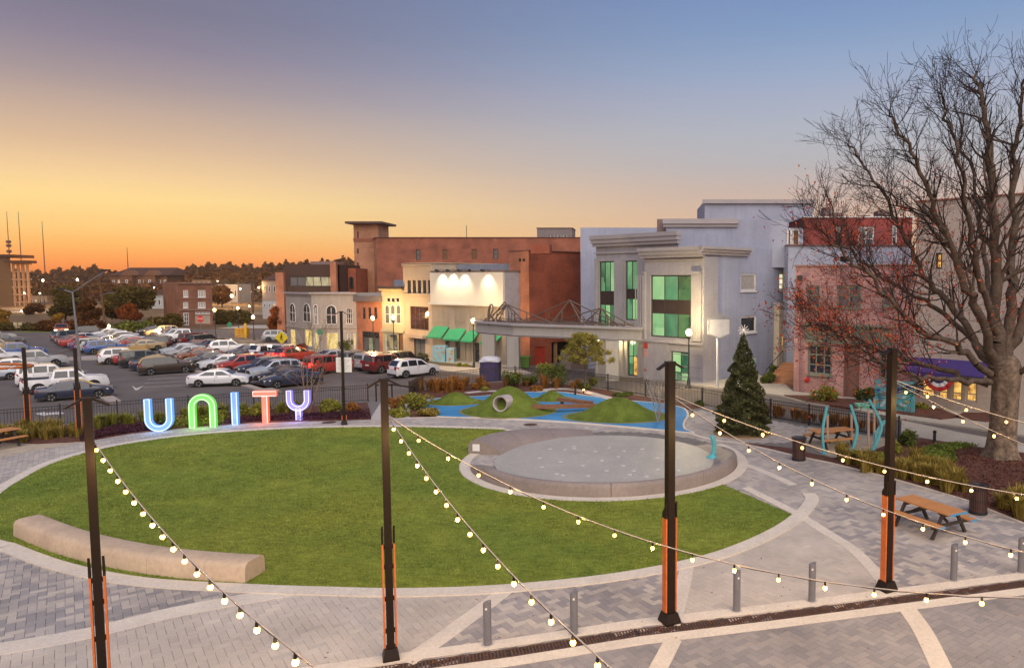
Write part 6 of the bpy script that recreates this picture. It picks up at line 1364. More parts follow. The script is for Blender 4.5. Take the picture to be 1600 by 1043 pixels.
def along(px, n, jit, sd=1):
    rg = np.random.default_rng(sd); pts = crom([G(*q) for q in px], 12); L_ = np.r_[0, np.cumsum([(b-a).length for a, b in zip(pts, pts[1:])])]; out = []
    for t in np.linspace(0, L_[-1], n):
        i = min(len(pts)-2, int(np.searchsorted(L_, t, 'right')-1)); p = pts[i].lerp(pts[i+1], (t-L_[i])/max(1e-6, L_[i+1]-L_[i])); out.append(p+Vector((rg.normal(0, jit), rg.normal(0, jit), 0)))
    return out
# left bed, behind the walk
for i in range(24): pass
tufts('tuft of golden grass in the bed at the far left of the walk', along([(-20, 686), (40, 686), (110, 683)], 26, .35, 4)+along([(-10, 681), (60, 680), (118, 678)], 20, .35, 5), LGY, .6, .34, 'golden grass tufts at the far left', 4)
tufts('tuft of olive grass at the fence behind the lit letters', along([(132, 672), (190, 664), (245, 659)], 20, .3, 6)+along([(290, 656), (350, 650), (410, 646), (470, 641)], 30, .3, 7), LY, .6, .36, 'olive grass tufts behind the letters', 5)
def cover(name, label, px, n, m, h, ls, cat='ground cover', up=1.0, zb=.03):
    poly = [G(*q) for q in px]; X, Y = [p.x for p in poly], [p.y for p in poly]; rg = np.random.default_rng(n+int(px[0][0])); P_ = np.empty((0, 2))
    while len(P_) < n:
        q = np.c_[rg.uniform(min(X), max(X), n), rg.uniform(min(Y), max(Y), n)]; P_ = np.vstack([P_, q[inpoly(q[:, 0], q[:, 1], poly)]])
    P_ = P_[:n]; cl = .5+.5*np.sin(P_[:, 0]*4+np.sin(P_[:, 1]*5)*2)*np.cos(P_[:, 1]*3.1); Z = zb+h*rg.random(n)*(.35+.65*cl)
    V, F = quads(np.c_[P_, Z], ls, rg, up); o = link(name, np_mesh(name, V, F, m, np.clip(rg.random(n)*.8+.2*cl, 0, 1)), kind='stuff'); tag(o, label, cat); return o
cover('ground_cover', 'low purple ground cover in front of the letters bed', [(125, 690), (200, 677.5), (262, 670), (262, 664), (190, 669), (130, 681)], 5200, LP, .32, .05)
cover('ground_cover', 'low purple ground cover left of the concrete path', [(350, 663), (420, 658.5), (540, 656.5), (580, 655), (577, 644), (500, 648), (380, 655)], 4200, LP, .30, .05)
cover('ground_cover', 'low olive planting at the foot of the fence behind the letters', [(262, 670), (350, 663), (350, 652), (262, 660)], 2400, LY, .36, .06)
for x, y, w, h, m, lb in ((400, 650, 34, 22, LY, 'small olive shrub between the letters I and T'), (372, 652, 22, 17, LY, 'little olive shrub beside the letter I'), (515, 647, 44, 30, LY, 'bright olive shrub left of the notice pole'), (552, 646, 30, 22, LO, 'russet shrub right of the notice pole'), (262, 664, 26, 19, LG, 'dark little shrub behind the letter U'), (345, 655, 26, 18, LY, 'olive shrub behind the letter N'),
    (652, 640, 60, 34, LY, 'big rounded yellow green shrub by the head of the path'), (622, 640, 40, 26, LO, 'russet shrub at the right edge of the concrete path'), (668, 649, 40, 14, LGY, 'low yellow shrub at the tip of the blue rubber'), (625, 650, 44, 14, LY, 'low olive shrub at the path corner')): shrub('shrub', lb, x, y, w, h, m, 1100, .075)
# round bed behind the mounds
tufts('tuft of russet grass by the fence behind the mounds', along([(668, 612), (700, 608), (745, 603)], 22, .5, 8)+along([(690, 614), (730, 609)], 12, .4, 9)+along([(805, 603), (830, 604), (905, 606)], 10, .5, 10), LO, .75, .42, 'russet grass tufts behind the mounds', 6)
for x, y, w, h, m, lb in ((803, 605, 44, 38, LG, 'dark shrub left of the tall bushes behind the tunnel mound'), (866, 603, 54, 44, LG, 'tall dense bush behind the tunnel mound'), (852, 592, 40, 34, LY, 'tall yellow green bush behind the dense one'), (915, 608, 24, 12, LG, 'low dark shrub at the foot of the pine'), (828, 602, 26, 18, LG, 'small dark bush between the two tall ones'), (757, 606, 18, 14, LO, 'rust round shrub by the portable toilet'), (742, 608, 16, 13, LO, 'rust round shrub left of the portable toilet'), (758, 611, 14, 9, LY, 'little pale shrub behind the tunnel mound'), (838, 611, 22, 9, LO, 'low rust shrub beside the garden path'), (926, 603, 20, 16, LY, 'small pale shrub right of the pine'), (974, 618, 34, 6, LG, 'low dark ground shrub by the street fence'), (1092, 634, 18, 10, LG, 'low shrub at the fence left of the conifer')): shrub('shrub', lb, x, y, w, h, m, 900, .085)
# right bed
tufts('tuft of golden grass along the kerb of the right bed', along([(1318, 722), (1360, 733), (1400, 744)], 20, .28, 11)+along([(1405, 742), (1450, 754), (1500, 768)], 34, .3, 12)+along([(1560, 792), (1600, 806), (1660, 826)], 24, .3, 13)+along([(1420, 736), (1470, 748)], 16, .3, 14), LGY, .62, .36, 'golden grass tufts in the right bed', 7, n=150)
cover('ground_cover', 'bright green creeping ground cover in the right bed', [(1440, 702), (1490, 694), (1530, 697), (1490, 705), (1496, 722), (1470, 735), (1430, 722)], 3600, leafmat('lime leaves', (.07, .11, .015), (.20, .25, .04), (.30, .30, .06)), .22, .05)
cover('ground_cover', 'scattered leaf litter and wood chips on the right bed mulch', [(1390, 742), (1510, 780), (1600, 815), (1690, 800), (1600, 710), (1520, 700), (1440, 690)], 5200, leafmat('chips', (.04, .016, .012), (.16, .06, .035), (.30, .13, .06)), .03, .045, 'leaf litter', 2.0, .042)
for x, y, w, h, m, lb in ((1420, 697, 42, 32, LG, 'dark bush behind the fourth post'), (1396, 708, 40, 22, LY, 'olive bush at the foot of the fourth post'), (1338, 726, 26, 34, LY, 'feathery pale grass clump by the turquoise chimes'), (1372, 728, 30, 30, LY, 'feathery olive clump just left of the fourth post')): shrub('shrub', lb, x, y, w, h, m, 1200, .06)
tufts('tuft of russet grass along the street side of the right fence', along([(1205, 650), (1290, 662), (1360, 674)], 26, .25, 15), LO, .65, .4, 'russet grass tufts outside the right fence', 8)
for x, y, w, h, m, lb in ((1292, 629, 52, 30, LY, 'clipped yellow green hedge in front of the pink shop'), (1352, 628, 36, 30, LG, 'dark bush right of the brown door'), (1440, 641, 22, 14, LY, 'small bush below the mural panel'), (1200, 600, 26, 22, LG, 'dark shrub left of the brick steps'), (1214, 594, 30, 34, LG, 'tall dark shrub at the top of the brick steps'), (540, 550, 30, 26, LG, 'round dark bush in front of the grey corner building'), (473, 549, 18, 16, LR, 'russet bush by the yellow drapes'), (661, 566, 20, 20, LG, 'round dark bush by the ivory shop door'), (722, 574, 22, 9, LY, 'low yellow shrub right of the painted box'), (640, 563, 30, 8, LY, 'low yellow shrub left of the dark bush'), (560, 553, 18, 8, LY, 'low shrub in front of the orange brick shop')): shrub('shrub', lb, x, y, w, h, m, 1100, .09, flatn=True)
# ---- branches
class Wood:
    def __init__(s, seed): s.rg = np.random.default_rng(seed); s.seg = []; s.tips = []
    def path(s, pts, rad):
        for i in range(len(pts)-1): s.seg.append((pts[i], pts[i+1], rad[i], rad[i+1]))
    def grow(s, p, d, L, r, lvl, bias=(0, 0, .15), split=(3, 5), minr=.006, wob=.22):
        rg = s.rg; n = 4; pts = [np.array(p, float)]; d = np.array(d, float); d /= np.linalg.norm(d); rad = [r]; dirs = [d]
        for i in range(n):
            d = d+rg.normal(0, wob, 3)*.55+np.array(bias)*.25; d /= np.linalg.norm(d); pts.append(pts[-1]+d*L/n); rad.append(max(minr, r*(1-.6*(i+1)/n))); dirs.append(d)
        s.path(pts, rad)
        if lvl <= 0: s.tips.append(pts[-1]); return
        for k in range(rg.integers(split[0], split[1]+1)):
            t = rg.uniform(.25, 1)*n if k else n; i = min(n-1, int(t)); f = t-i; q = pts[i]*(1-f)+pts[i+1]*f; dd = dirs[i]+rg.normal(0, .62 if k else .25, 3); dd /= np.linalg.norm(dd)
            s.grow(q, dd, L*rg.uniform(.5, .78), max(minr, (rad[i]*(1-f)+rad[i+1]*f)*rg.uniform(.45, .7)), lvl-1, bias, split, minr, wob)
    def mesh(s, name, m, sel=None, sides=5):
        S = [q for q in s.seg if sel is None or sel(q)]; k = len(S); a = np.array([q[0] for q in S]); b = np.array([q[1] for q in S]); ra = np.array([q[2] for q in S]); rb = np.array([q[3] for q in S])
        d = b-a; d /= np.maximum(1e-9, np.linalg.norm(d, axis=1))[:, None]; h = np.where(np.abs(d[:, :1]) < .8, [[1., 0, 0]], [[0, 1., 0]]); e1 = np.cross(d, h); e1 /= np.linalg.norm(e1, axis=1)[:, None]; e2 = np.cross(d, e1)
        V = np.empty((k, 2*sides, 3))
        for j in range(sides):
            t = 2*math.pi*j/sides; o = e1*math.cos(t)+e2*math.sin(t); V[:, j] = a+o*ra[:, None]; V[:, sides+j] = b+d*ra[:, None]*.3+o*rb[:, None]
        F = np.array([(j, (j+1) % sides, sides+(j+1) % sides, sides+j) for j in range(sides)])[None]+2*sides*np.arange(k)[:, None, None]
        return np_mesh(name, V.reshape(-1, 3), F.reshape(-1, 4), m, smooth=True)
def tree_root(name, label, p, cat='tree', group=None): return thing(name, label, cat, p, 0, group)
def wlink(name, me, t): return link(name, me, t)
# ---- the big oak
TB_ = G(1565, 714); YT = TB_.y
def tp_(x, y, dy=0): v = P(x, y, YT+dy); return np.array(v)
bt = tree_root('bare_tree', 'huge nearly bare tree with russet leaves on its lower boughs, right edge', TB_)
W_ = Wood(5); lat = []
prof = [(-.05, .86), (.12, .72), (.45, .60), (1.2, .55), (2.4, .52), (3.2, .55), (3.7, .58), (4.1, .48), (4.35, .25)]
mb = MB(); n_ = 22; vs = []
for z, r in prof:
    for j in range(n_):
        t = 2*math.pi*j/n_; rr = r*(1+(.10 if z < .6 else .04)*math.sin(5*t+z)+.03*math.sin(11*t+2*z)); vs.append((TB_.x+rr*math.cos(t)+.02*z, TB_.y+rr*math.sin(t), z))
mb.add(vs, [(i*n_+j, i*n_+(j+1) % n_, (i+1)*n_+(j+1) % n_, (i+1)*n_+j) for i in range(len(prof)-1) for j in range(n_)]); mb.build('trunk', mat('lit trunk bark', (.23, .16, .108), .9, .4, 2.2, 1.0, 7, dirt=.45, c2=(.12, .088, .062), streak=.35), bt, smooth=60)  # paler than the limbs: warm light on the trunk is painted in
limbs = [([(1562, 585, 0), (1557, 500, .3), (1556, 400, 0), (1552, 300, -.4), (1545, 215, -.2), (1533, 150, 0), (1525, 115, .2)], .44),
 ([(1568, 585, 0), (1580, 480, 1), (1582, 380, 1.5), (1585, 280, 1.5), (1592, 190, 1.2), (1600, 125, 1)], .38),
 ([(1556, 570, 0), (1530, 490, -1), (1500, 420, -1.5), (1470, 345, -2), (1440, 270, -2.4), (1412, 215, -2.5), (1390, 175, -2.5)], .27),
 ([(1552, 575, 0), (1510, 510, 1), (1462, 450, 1.6), (1425, 390, 2), (1390, 320, 2.4), (1350, 260, 2.6), (1325, 225, 2.8)], .24),
 ([(1548, 590, 0), (1500, 545, -1), (1440, 515, -2), (1390, 470, -2.6), (1345, 420, -3), (1305, 385, -3.2), (1275, 350, -3.4)], .2),
 ([(1545, 600, 0), (1490, 585, .8), (1430, 565, 1.5), (1370, 545, 2), (1310, 520, 2.4), (1260, 500, 2.6)], .19),
 ([(1548, 597, -.3), (1500, 596, -1.8), (1440, 590, -3), (1390, 570, -3.8), (1330, 540, -4.2), (1285, 510, -4.5)], .16),
 ([(1558, 520, -.3), (1530, 430, -1.4), (1510, 340, -2), (1500, 250, -2.4), (1482, 185, -2.4), (1468, 145, -2.6)], .2),
 ([(1550, 560, .2), (1480, 490, 2.2), (1420, 460, 3), (1360, 420, 3.6), (1310, 370, 4), (1290, 300, 4.2)], .17),
 ([(1570, 560, .2), (1610, 470, 1), (1650, 380, 1.4), (1670, 270, 1.6), (1690, 190, 1.8)], .32),
 ([(1572, 590, 0), (1630, 560, -1), (1690, 520, -1.5), (1740, 470, -2)], .2),
 ([(1560, 540, .6), (1540, 420, 2.6), (1525, 310, 3.6), (1502, 220, 4.2), (1492, 160, 4.4)], .2),
 ([(1556, 480, .2), (1500, 400, .8), (1450, 350, 1), (1400, 310, 1.2), (1360, 290, 1.2)], .14)]
for pts, r0 in limbs:
    c = [np.array(v) for v in crom([tp_(*q) for q in pts], 5)]; k = len(c); rg = W_.rg
    for i in range(1, k-1): c[i] = c[i]+rg.normal(0, .07, 3)
    r0 *= .8; rad = [r0*(1-.88*(i/(k-1))**.7)+.010 for i in range(k)]; W_.path(c, rad)
    for i in range(5, k):
        d = c[i]-c[i-1]; d /= np.linalg.norm(d); m = 2 if i < k-1 else 3
        if i < k*.35 and rg.random() < .45: continue
        for q in range(m):
            dd = d+rg.normal(0, .6, 3)*np.array([1, .8, .9])+np.array([0, 0, .12]); W_.grow(c[i], dd, rg.uniform(1.0, 2.0)*(1.15-.5*i/k), max(.013, rad[i]*.42), 2, (0, 0, .3), (3, 4), .0075)
wlink('limbs', W_.mesh('limbs', BARK, lambda q: q[2] > .045, 8), bt); wlink('twigs', W_.mesh('twigs', TWIG, lambda q: q[2] <= .045, 3), bt)
tips = np.array(W_.tips); lowm = (tips[:, 2] < 9+rng.normal(0, 1.6, len(tips))) ; tl = tips[lowm]; tl = tl[rng.random(len(tl)) < .95]
tl = np.repeat(tl, 4, 0)+rng.normal(0, .2, (len(tl)*4, 3)); Vq, F = quads(tl, .055, rng, 0); wlink('leaves', np_mesh('leaves', Vq, F, leafmat('oak leaves', (.22, .03, .012), (.50, .09, .03), (.55, .20, .07)), rng.random(len(tl))), bt)
# ---- young bare trees
def small_tree(name, label, px, py, top, spread, m, seed, lean=0, stems=4, lv=3, r=.05, leafm=None):
    p = G(px, py); H = (py-top)*p.y/FPX; t = tree_root(name, label, p); w = Wood(seed); rg = w.rg
    for i in range(stems):
        a = 2*math.pi*i/stems+rg.uniform(-.4, .4); d = np.array([math.cos(a)*spread, math.sin(a)*spread, 1.0])
        w.path([np.array(p)+np.array([0, 0, -.05]), np.array(p)+np.array([math.cos(a)*.05, math.sin(a)*.05, .5 if stems < 3 else .25])], [r*1.2, r]); w.grow(np.array(p)+np.array([math.cos(a)*.05, math.sin(a)*.05, .5 if stems < 3 else .25]), d, H*.5, r, lv, (0, 0, .5), (3, 4), .006, .16)
    wlink('trunk', w.mesh('trunk', m, lambda q: q[2] > .02, 6), t); wlink('branches', w.mesh('branches', m, lambda q: q[2] <= .02, 3), t); return t
small_tree('young_tree', 'leafless young many stemmed tree standing behind the letter Y', 483, 650, 490, .30, mat('tan bark', (.22, .14, .09), .85), 11, stems=5)
small_tree('young_tree', 'pale barked leafless young tree beside the third post', 1028, 660, 545, .26, PALEBARK, 12, stems=4, r=.045)
# ---- conifer dressed with a star
cp_ = G(1160, 676); ct = tree_root('conifer', 'dark cone shaped evergreen with a pale star on its tip', cp_); s_ = cp_.y/FPX; H = 160*s_; R0 = 47*s_; rg = np.random.default_rng(21)
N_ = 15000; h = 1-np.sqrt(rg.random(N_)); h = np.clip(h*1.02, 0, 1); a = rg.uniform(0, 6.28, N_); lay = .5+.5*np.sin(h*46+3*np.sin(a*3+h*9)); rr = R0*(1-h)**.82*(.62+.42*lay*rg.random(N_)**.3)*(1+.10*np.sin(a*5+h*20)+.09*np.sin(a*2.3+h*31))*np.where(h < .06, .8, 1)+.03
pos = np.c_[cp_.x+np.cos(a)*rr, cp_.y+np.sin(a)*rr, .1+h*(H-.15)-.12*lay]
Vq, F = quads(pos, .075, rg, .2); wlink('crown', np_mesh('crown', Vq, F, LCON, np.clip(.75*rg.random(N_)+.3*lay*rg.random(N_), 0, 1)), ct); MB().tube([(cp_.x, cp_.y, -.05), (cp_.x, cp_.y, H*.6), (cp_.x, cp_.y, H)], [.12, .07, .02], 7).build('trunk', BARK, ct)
mb = MB()
for i in range(5): t = i*math.pi/5+.1; d = Vector((math.cos(t), 0, math.sin(t)))*.27; c = Vector((cp_.x, cp_.y-.02*i, H+.1)); mb.tube([c-d, c+d], .011, 4)
mb.build('star', emit('star glow', (1, .85, .7), .55, (.6, .55, .5)), ct); MB().lathe([(1.45, -.01), (1.4, .05), (.4, .07)], 24, cp_).build('mulch_ring', mat('straw mulch', (.26, .17, .09), .95, .3, 4, .6, 25), ct)
# ---- young pine
pp = G(914, 610); pt_ = tree_root('young_pine', 'young golden green pine in front of the entrance canopy', pp); s_ = pp.y/FPX; w = Wood(31); w.path([np.array(pp), np.array(pp)+np.array([.05, 0, 2.2]), np.array(pp)+np.array([0, 0, 90*s_])], [.07, .05, .02]); rg = w.rg; cl = []
for i in range(34):
    z = (38+50*(i/34))*s_; a = i*2.4; L_ = (41*(1-(i/34)**1.5*.75))*s_*rg.uniform(.7, 1.05); e = np.array(pp)+np.array([math.cos(a)*L_, math.sin(a)*L_, z+L_*.25]); b = np.array(pp)+np.array([0, 0, z]); w.path([b, (b+e)/2+np.array([0, 0, -.05]), e], [.022, .016, .01]); cl += [(*e, .30, .30, .2), (*(b*.35+e*.65), .26, .26, .17)]
wlink('trunk', w.mesh('trunk', BARK, None, 5), pt_); V, k = blob_pts(cl, 5200, rg, .2); Vq, F = quads(V, .15, rg, .4, .14); wlink('crown', np_mesh('crown', Vq, F, LPINE, rg.random(5200)), pt_)
# ---- trees beyond the lot
def crown_tree(name, label, px, base_y, top_y, wpx, Y, m, n, ls, seed, trunk=True, lump=16, z0=-1.5, flat_=.30):
    s = Y/FPX; p = Vector((P(px, HOR, Y).x, Y, z0)); H = topz(top_y, Y)-z0; W = wpx*s/2; rg = np.random.default_rng(seed); bl = []
    for i in range(lump):
        a = rg.uniform(0, 6.28); f = rg.random(); z = z0+H*(flat_+(.95-flat_)*f); rr = W*.75*math.sin(math.pi*min(.97, .22+.72*f))*math.sqrt(rg.random()); q = W*rg.uniform(.24, .42); bl.append((p.x+rr*math.cos(a), Y+rr*math.sin(a), min(z, z0+H-q*.8), q, q, q*.75))
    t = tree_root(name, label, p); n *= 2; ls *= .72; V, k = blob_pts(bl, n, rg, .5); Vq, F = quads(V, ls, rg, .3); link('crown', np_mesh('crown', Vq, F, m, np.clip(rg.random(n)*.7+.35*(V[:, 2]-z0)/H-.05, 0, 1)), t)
    if trunk:
        mb = MB(); mb.tube([p, p+Vector((.2, 0, H*.3)), p+Vector((0, 0, H*.62))], [.03*H, .022*H, .01*H], 7)
        for b in bl[:7]: mb.tube([p+Vector((.1, 0, H*.3)), Vector(b[:3])], [.013*H, .005*H], 5)
        mb.build('trunk', mat('far bark', (.06, .035, .02), .9), t)
    return t
for a in (('big round brown green tree beyond the lot, left of the lamp mast', 98, 500, 446, 66, 150, LFG, 5200, .42, 41), ('wide dark green tree beyond the lot, right of the utility pole', 200, 505, 447, 78, 148, LFG, 6500, .42, 42), ('brown leafy tree between the lamp mast and the utility pole', 138, 508, 468, 44, 140, LFAR, 3000, .38, 43), ('orange leafed small tree under the wide dark green tree', 199, 506, 474, 40, 138, LFO, 2600, .34, 44), ('small bright yellow tree by the lot entrance', 91, 516, 489, 24, 132, LFY, 1500, .24, 45), ('yellow tree cut by the left edge beyond the lot', -4, 520, 482, 34, 132, LFY, 2000, .26, 46), ('red orange maple by the grey corner building', 432, 524, 478, 33, 112, LFO, 2800, .24, 47), ('olive tree right of the brick house drive', 268, 507, 489, 30, 140, LFG, 1500, .3, 48), ('dim bushy tree in front of the hotel frame', 50, 498, 474, 30, 190, LFAR, 1500, .5, 49), ('dim brown tree right of the brick house', 345, 470, 446, 50, 240, LFAR, 2200, .7, 50), ('dim tree under the apartment gables', 262, 470, 442, 34, 250, LFAR, 1600, .7, 51), ('bare topped tall tree on the skyline right of the dark office', 530, 440, 404, 44, 260, LFAR, 1500, .5, 52)):
    crown_tree('far_tree', a[0], a[1], a[2], a[3], a[4], a[5], a[6], a[7], a[8], a[9])
def wood(name, label, xs, Y0, Y1, ytop, n, ls, m, seed, zb=-1.5, dens=1):
    rg = np.random.default_rng(seed); px = rg.uniform(xs[0], xs[-1][0] if hasattr(xs[-1], '__len__') else xs[-1], n); Y = rg.uniform(Y0, Y1, n); tp = np.interp(px, [q[0] for q in ytop], [q[1] for q in ytop])+2.5*np.sin(px*.21+seed)+1.8*np.sin(px*.57)
    X = (px-CX)*Y/FPX; zt = CAMH+(HOR-tp)*((Y0+Y1)/2)/FPX; f = 1-rg.random(n)**1.6; Z = zb+(zt-zb)*f; V, F = quads(np.c_[X, Y, Z], ls, rg, .3); o = link(name, np_mesh(name, V, F, m, np.clip(rg.random(n)*.75+.15, 0, 1)), kind='stuff'); tag(o, label, 'wood')
wood('far_wood', 'far line of autumn woods on the skyline', [-150, 640], 560, 760, [(-150, 426), (40, 426), (70, 428), (100, 423), (150, 420), (180, 428), (230, 432), (280, 425), (310, 418), (350, 416), (400, 419), (440, 415), (500, 413), (560, 408), (640, 414)], 42000, 1.35, LFAR, 61)
wood('far_wood', 'nearer dim belt of trees below the skyline woods', [-150, 620], 300, 470, [(-150, 440), (150, 442), (270, 444), (300, 430), (345, 426), (420, 430), (480, 424), (620, 428)], 34000, .95, LFAR, 62)
for a in (('long dark hedge strip beyond the lot at the left', -60, 60, 505, 521, 130, LFG, 4500, 71), ('dark hedge under the far trees', 60, 160, 500, 519, 129, LFAR, 4500, 72), ('clipped dark hedge at the lot corner below the orange tree', 183, 224, 503, 520, 127, LG, 3000, 73), ('dim hedge along the street right of the brick house', 336, 388, 484, 498, 150, LFG, 3000, 74), ('low hedge left of the brick house drive', 232, 282, 496, 506, 140, LFG, 2000, 75)):
    lb, x0, x1, yt, yb, Y, m, n, sd = a; rg = np.random.default_rng(sd); X = P(0, HOR, Y).x; xa, xb = P(x0, HOR, Y).x, P(x1, HOR, Y).x; z1 = topz(yt, Y); nb = max(6, int((xb-xa)/1.6)); bl = [(xa+(xb-xa)*(i+.5)/nb+rg.normal(0, .3), Y+rg.normal(0, .6), -1.5+(z1+1.5)*.5, 1.2, 1.1, (z1+1.5)*rg.uniform(.4, .56)) for i in range(nb)]
    t = thing('hedge', lb, 'hedge', ((xa+xb)/2, Y, -1.5)); V, k = blob_pts(bl, n, rg, .6); Vq, F = quads(V, .28, rg); link('foliage', np_mesh('foliage', Vq, F, m, rg.random(n)), t); MB().box(xa+.8, Y-.3, -1.6, xb-.8, Y+.3, -1.5+(z1+1.5)*.4).build('stems', MATS['far bark'], t)
MB().box(-900, 134, -2.2, 120, 900, -1.47).build('field', mat('far field', (.13, .075, .03), .95, .4, .05, .3, .5), kind='structure')  # orange glow on the far ground is put into this brown
for nm, px, Y0, Y1, m in (('street', (-200, 100), 200, 232, mat('far street', (.24, .16, .10), .8)), ('verge', (10, 95), 126, 131, leafmat('verge', (.10, .12, .02), (.2, .2, .04))), ('street', (240, 470), 190, 206, MATS['far street']), ('lawn', (232, 272), 150, 175, MATS['verge']), ('pavement', (336, 470), 136, 146, WALKC)):
    xa, xb = P(px[0], HOR, Y0).x, P(px[1], HOR, Y0).x; MB().box(xa, Y0, -1.7, xb, Y1, -1.455).build(nm, m if m.name != 'verge' else mat('verge grass', (.13, .14, .03), .95, .2, .5), kind='structure')
# ================================================================ street furniture
def bin_(label, px, py):
    p = G(px, py); t = thing('litter_bin', label, 'litter bin', p, 0, 'dark slatted litter bins'); sl = None
    MB().lathe([(.24, .04), (.25, .1), (.25, .86), (.22, .86)], 18).build('liner', mat('bin liner', (.02, .015, .015), .5), t, world=False)
    for i in range(26):
        a = 2*math.pi*i/26; T = Matrix.Rotation(a, 4, 'Z')
        if sl is None: sl = MB().add([(.27, -.024, .06), (.27, .024, .06), (.275, .024, .8), (.275, -.024, .8), (.31, -.026, .93), (.31, .026, .93), (.262, -.024, .06), (.262, .024, .06)], [(0, 1, 2, 3), (3, 2, 5, 4)]).build('slat', mat('bin metal', (.075, .035, .028), .4, .15, 4, .02, spec=.5), t, world=False); o = sl
        else: o = bpy.data.objects.new('slat', sl.data); COL.objects.link(o); o.parent = t
        o.rotation_euler = (0, 0, a)
    for z, r in ((.08, .28), (.45, .282), (.8, .285)): MB().tube([(r*math.cos(t_), r*math.sin(t_), z) for t_ in np.linspace(0, 2*math.pi, 25)], .012, 5).build('hoop', BLACK, t, world=False)
    mb = MB(); mb.tube([(.315*math.cos(t_), .315*math.sin(t_), .94) for t_ in np.linspace(0, 2*math.pi, 25)], .016, 6); mb.build('rim', BLACK, t, world=False); MB().lathe([(.29, 0), (.29, .06), (.26, .07)], 18).build('foot', BLACK, t, world=False)
    MB().lathe([(.29, .90), (.2, .93), (.16, .92), (.15, .88)], 18).build('lid', BLACK, t, world=False); return t
bin_('dark slatted litter bin at the kerb right of the front picnic table', 1528, 801); bin_('dark slatted litter bin by the far picnic table', 1248, 718)
def picnic(label, c, ang, end=None):
    t = thing('picnic_table', label, 'picnic table', c, ang, 'timber picnic tables')
    def brd(nm, x0, y0, z0, x1, y1, z1, m): return MB().box(x0, y0, z0, x1, y1, z1).build(nm, m, t, world=False)
    for i in range(5): y = -.38+i*.153; brd('plank', -.98, y, .72, .98, y+.148, .76, TWOOD)
    for s in (-1, 1):
        for i in range(2): y = s*.70-.145+i*.148; brd('seat_plank', -.98, y, .42, .98, y+.143, .46, TWOOD)
        if end:
            for y0, y1, z in ((-.38, .38, .74), (s*.70-.145, s*.70+.146, .44)): brd('end_cap', .982, y0, z-.03, 1.0, y1, z+.022, end) if s > 0 or abs(y0) > .5 else None
    for x in (-.68, .68):
        for s in (-1, 1): MB().bar((x, s*.28, .70), (x, s*.72, 0), .09, .07, up=(1, 0, 0)).build('leg', DWOOD, t, world=False)
        MB().bar((x+.07, -.84, .385), (x+.07, .84, .385), .05, .09).build('cross_bar', DWOOD, t, world=False); MB().bar((x+.07, -.36, .675), (x+.07, .36, .675), .05, .08).build('cross_bar', DWOOD, t, world=False)
        MB().bar((x-.05*(1 if x > 0 else -1), 0, .40), (x*.25, 0, .69), .06, .06).build('brace', DWOOD, t, world=False)
    return t
picnic('orange brown picnic table with blue ends in the front right', Vector((8.75, 21.75, 0)), R(-61), mat('blue edge', (.06, .28, .50), .5))
q = G(1299, 671, .74); picnic('brown picnic table on gravel behind the turquoise chimes', Vector((q.x, q.y, 0)), R(20))
q = G(-14, 676, .7); picnic('pale wooden picnic table cut by the left edge', Vector((q.x, q.y, 0)), R(70))
# chimes: bent turquoise fins and straight pale posts
cg = 'garden chime posts'
for i, (bx, by, tx, ty, bend) in enumerate(((1287.5, 708, 1292, 635, -.12), (1328, 711, 1329, 632, .28), (1363, 704, 1358, 624, .45), (1368, 697, 1384, 656, -.2))):
    b = G(bx, by); Yc = b.y; e = P(tx, ty, Yc); mid = b.lerp(e, .55)+Vector((bend, 0, 0)); t = thing('chime_fin', ('straightest turquoise chime fin at the left of its group', 'bowed turquoise chime fin in the middle of its group', 'tallest sharply bowed turquoise chime fin', 'short leaning turquoise chime fin nearest the fourth post')[i], 'chime', b, 0, cg)
    c = crom([b, b.lerp(mid, .5)+Vector((bend*.2, 0, 0)), mid, e], 6); mb = MB()
    for u, v in zip(c, c[1:]): mb.bar(u, v, .10, .14, up=(0, 1, 0))
    mb.build('fin', CYAN, t); MB().lathe([(.16, 0), (.15, .03)], 10, b).build('foot', CYAN, t)
for i, (bx, by, ty) in enumerate(((1293, 700, 648), (1330.5, 694, 646), (1357, 697, 638), (1366, 686, 622))):
    b = G(bx, by); e = P(bx, ty, b.y); t = thing('chime_post', ('pale straight chime post beside the left turquoise fin', 'pale straight chime post behind the middle turquoise fin', 'pale straight chime post left of the sharply bowed fin', 'tall pale chime post right of the sharply bowed fin')[i], 'chime', b, 0, cg); MB().tube([b, e], .055, 8).build('tube', mat('pink cream paint', (.48, .34, .27), .6), t); MB().lathe([(.075, 0), (.075, .03)], 8, e).build('cap', CYAN, t)
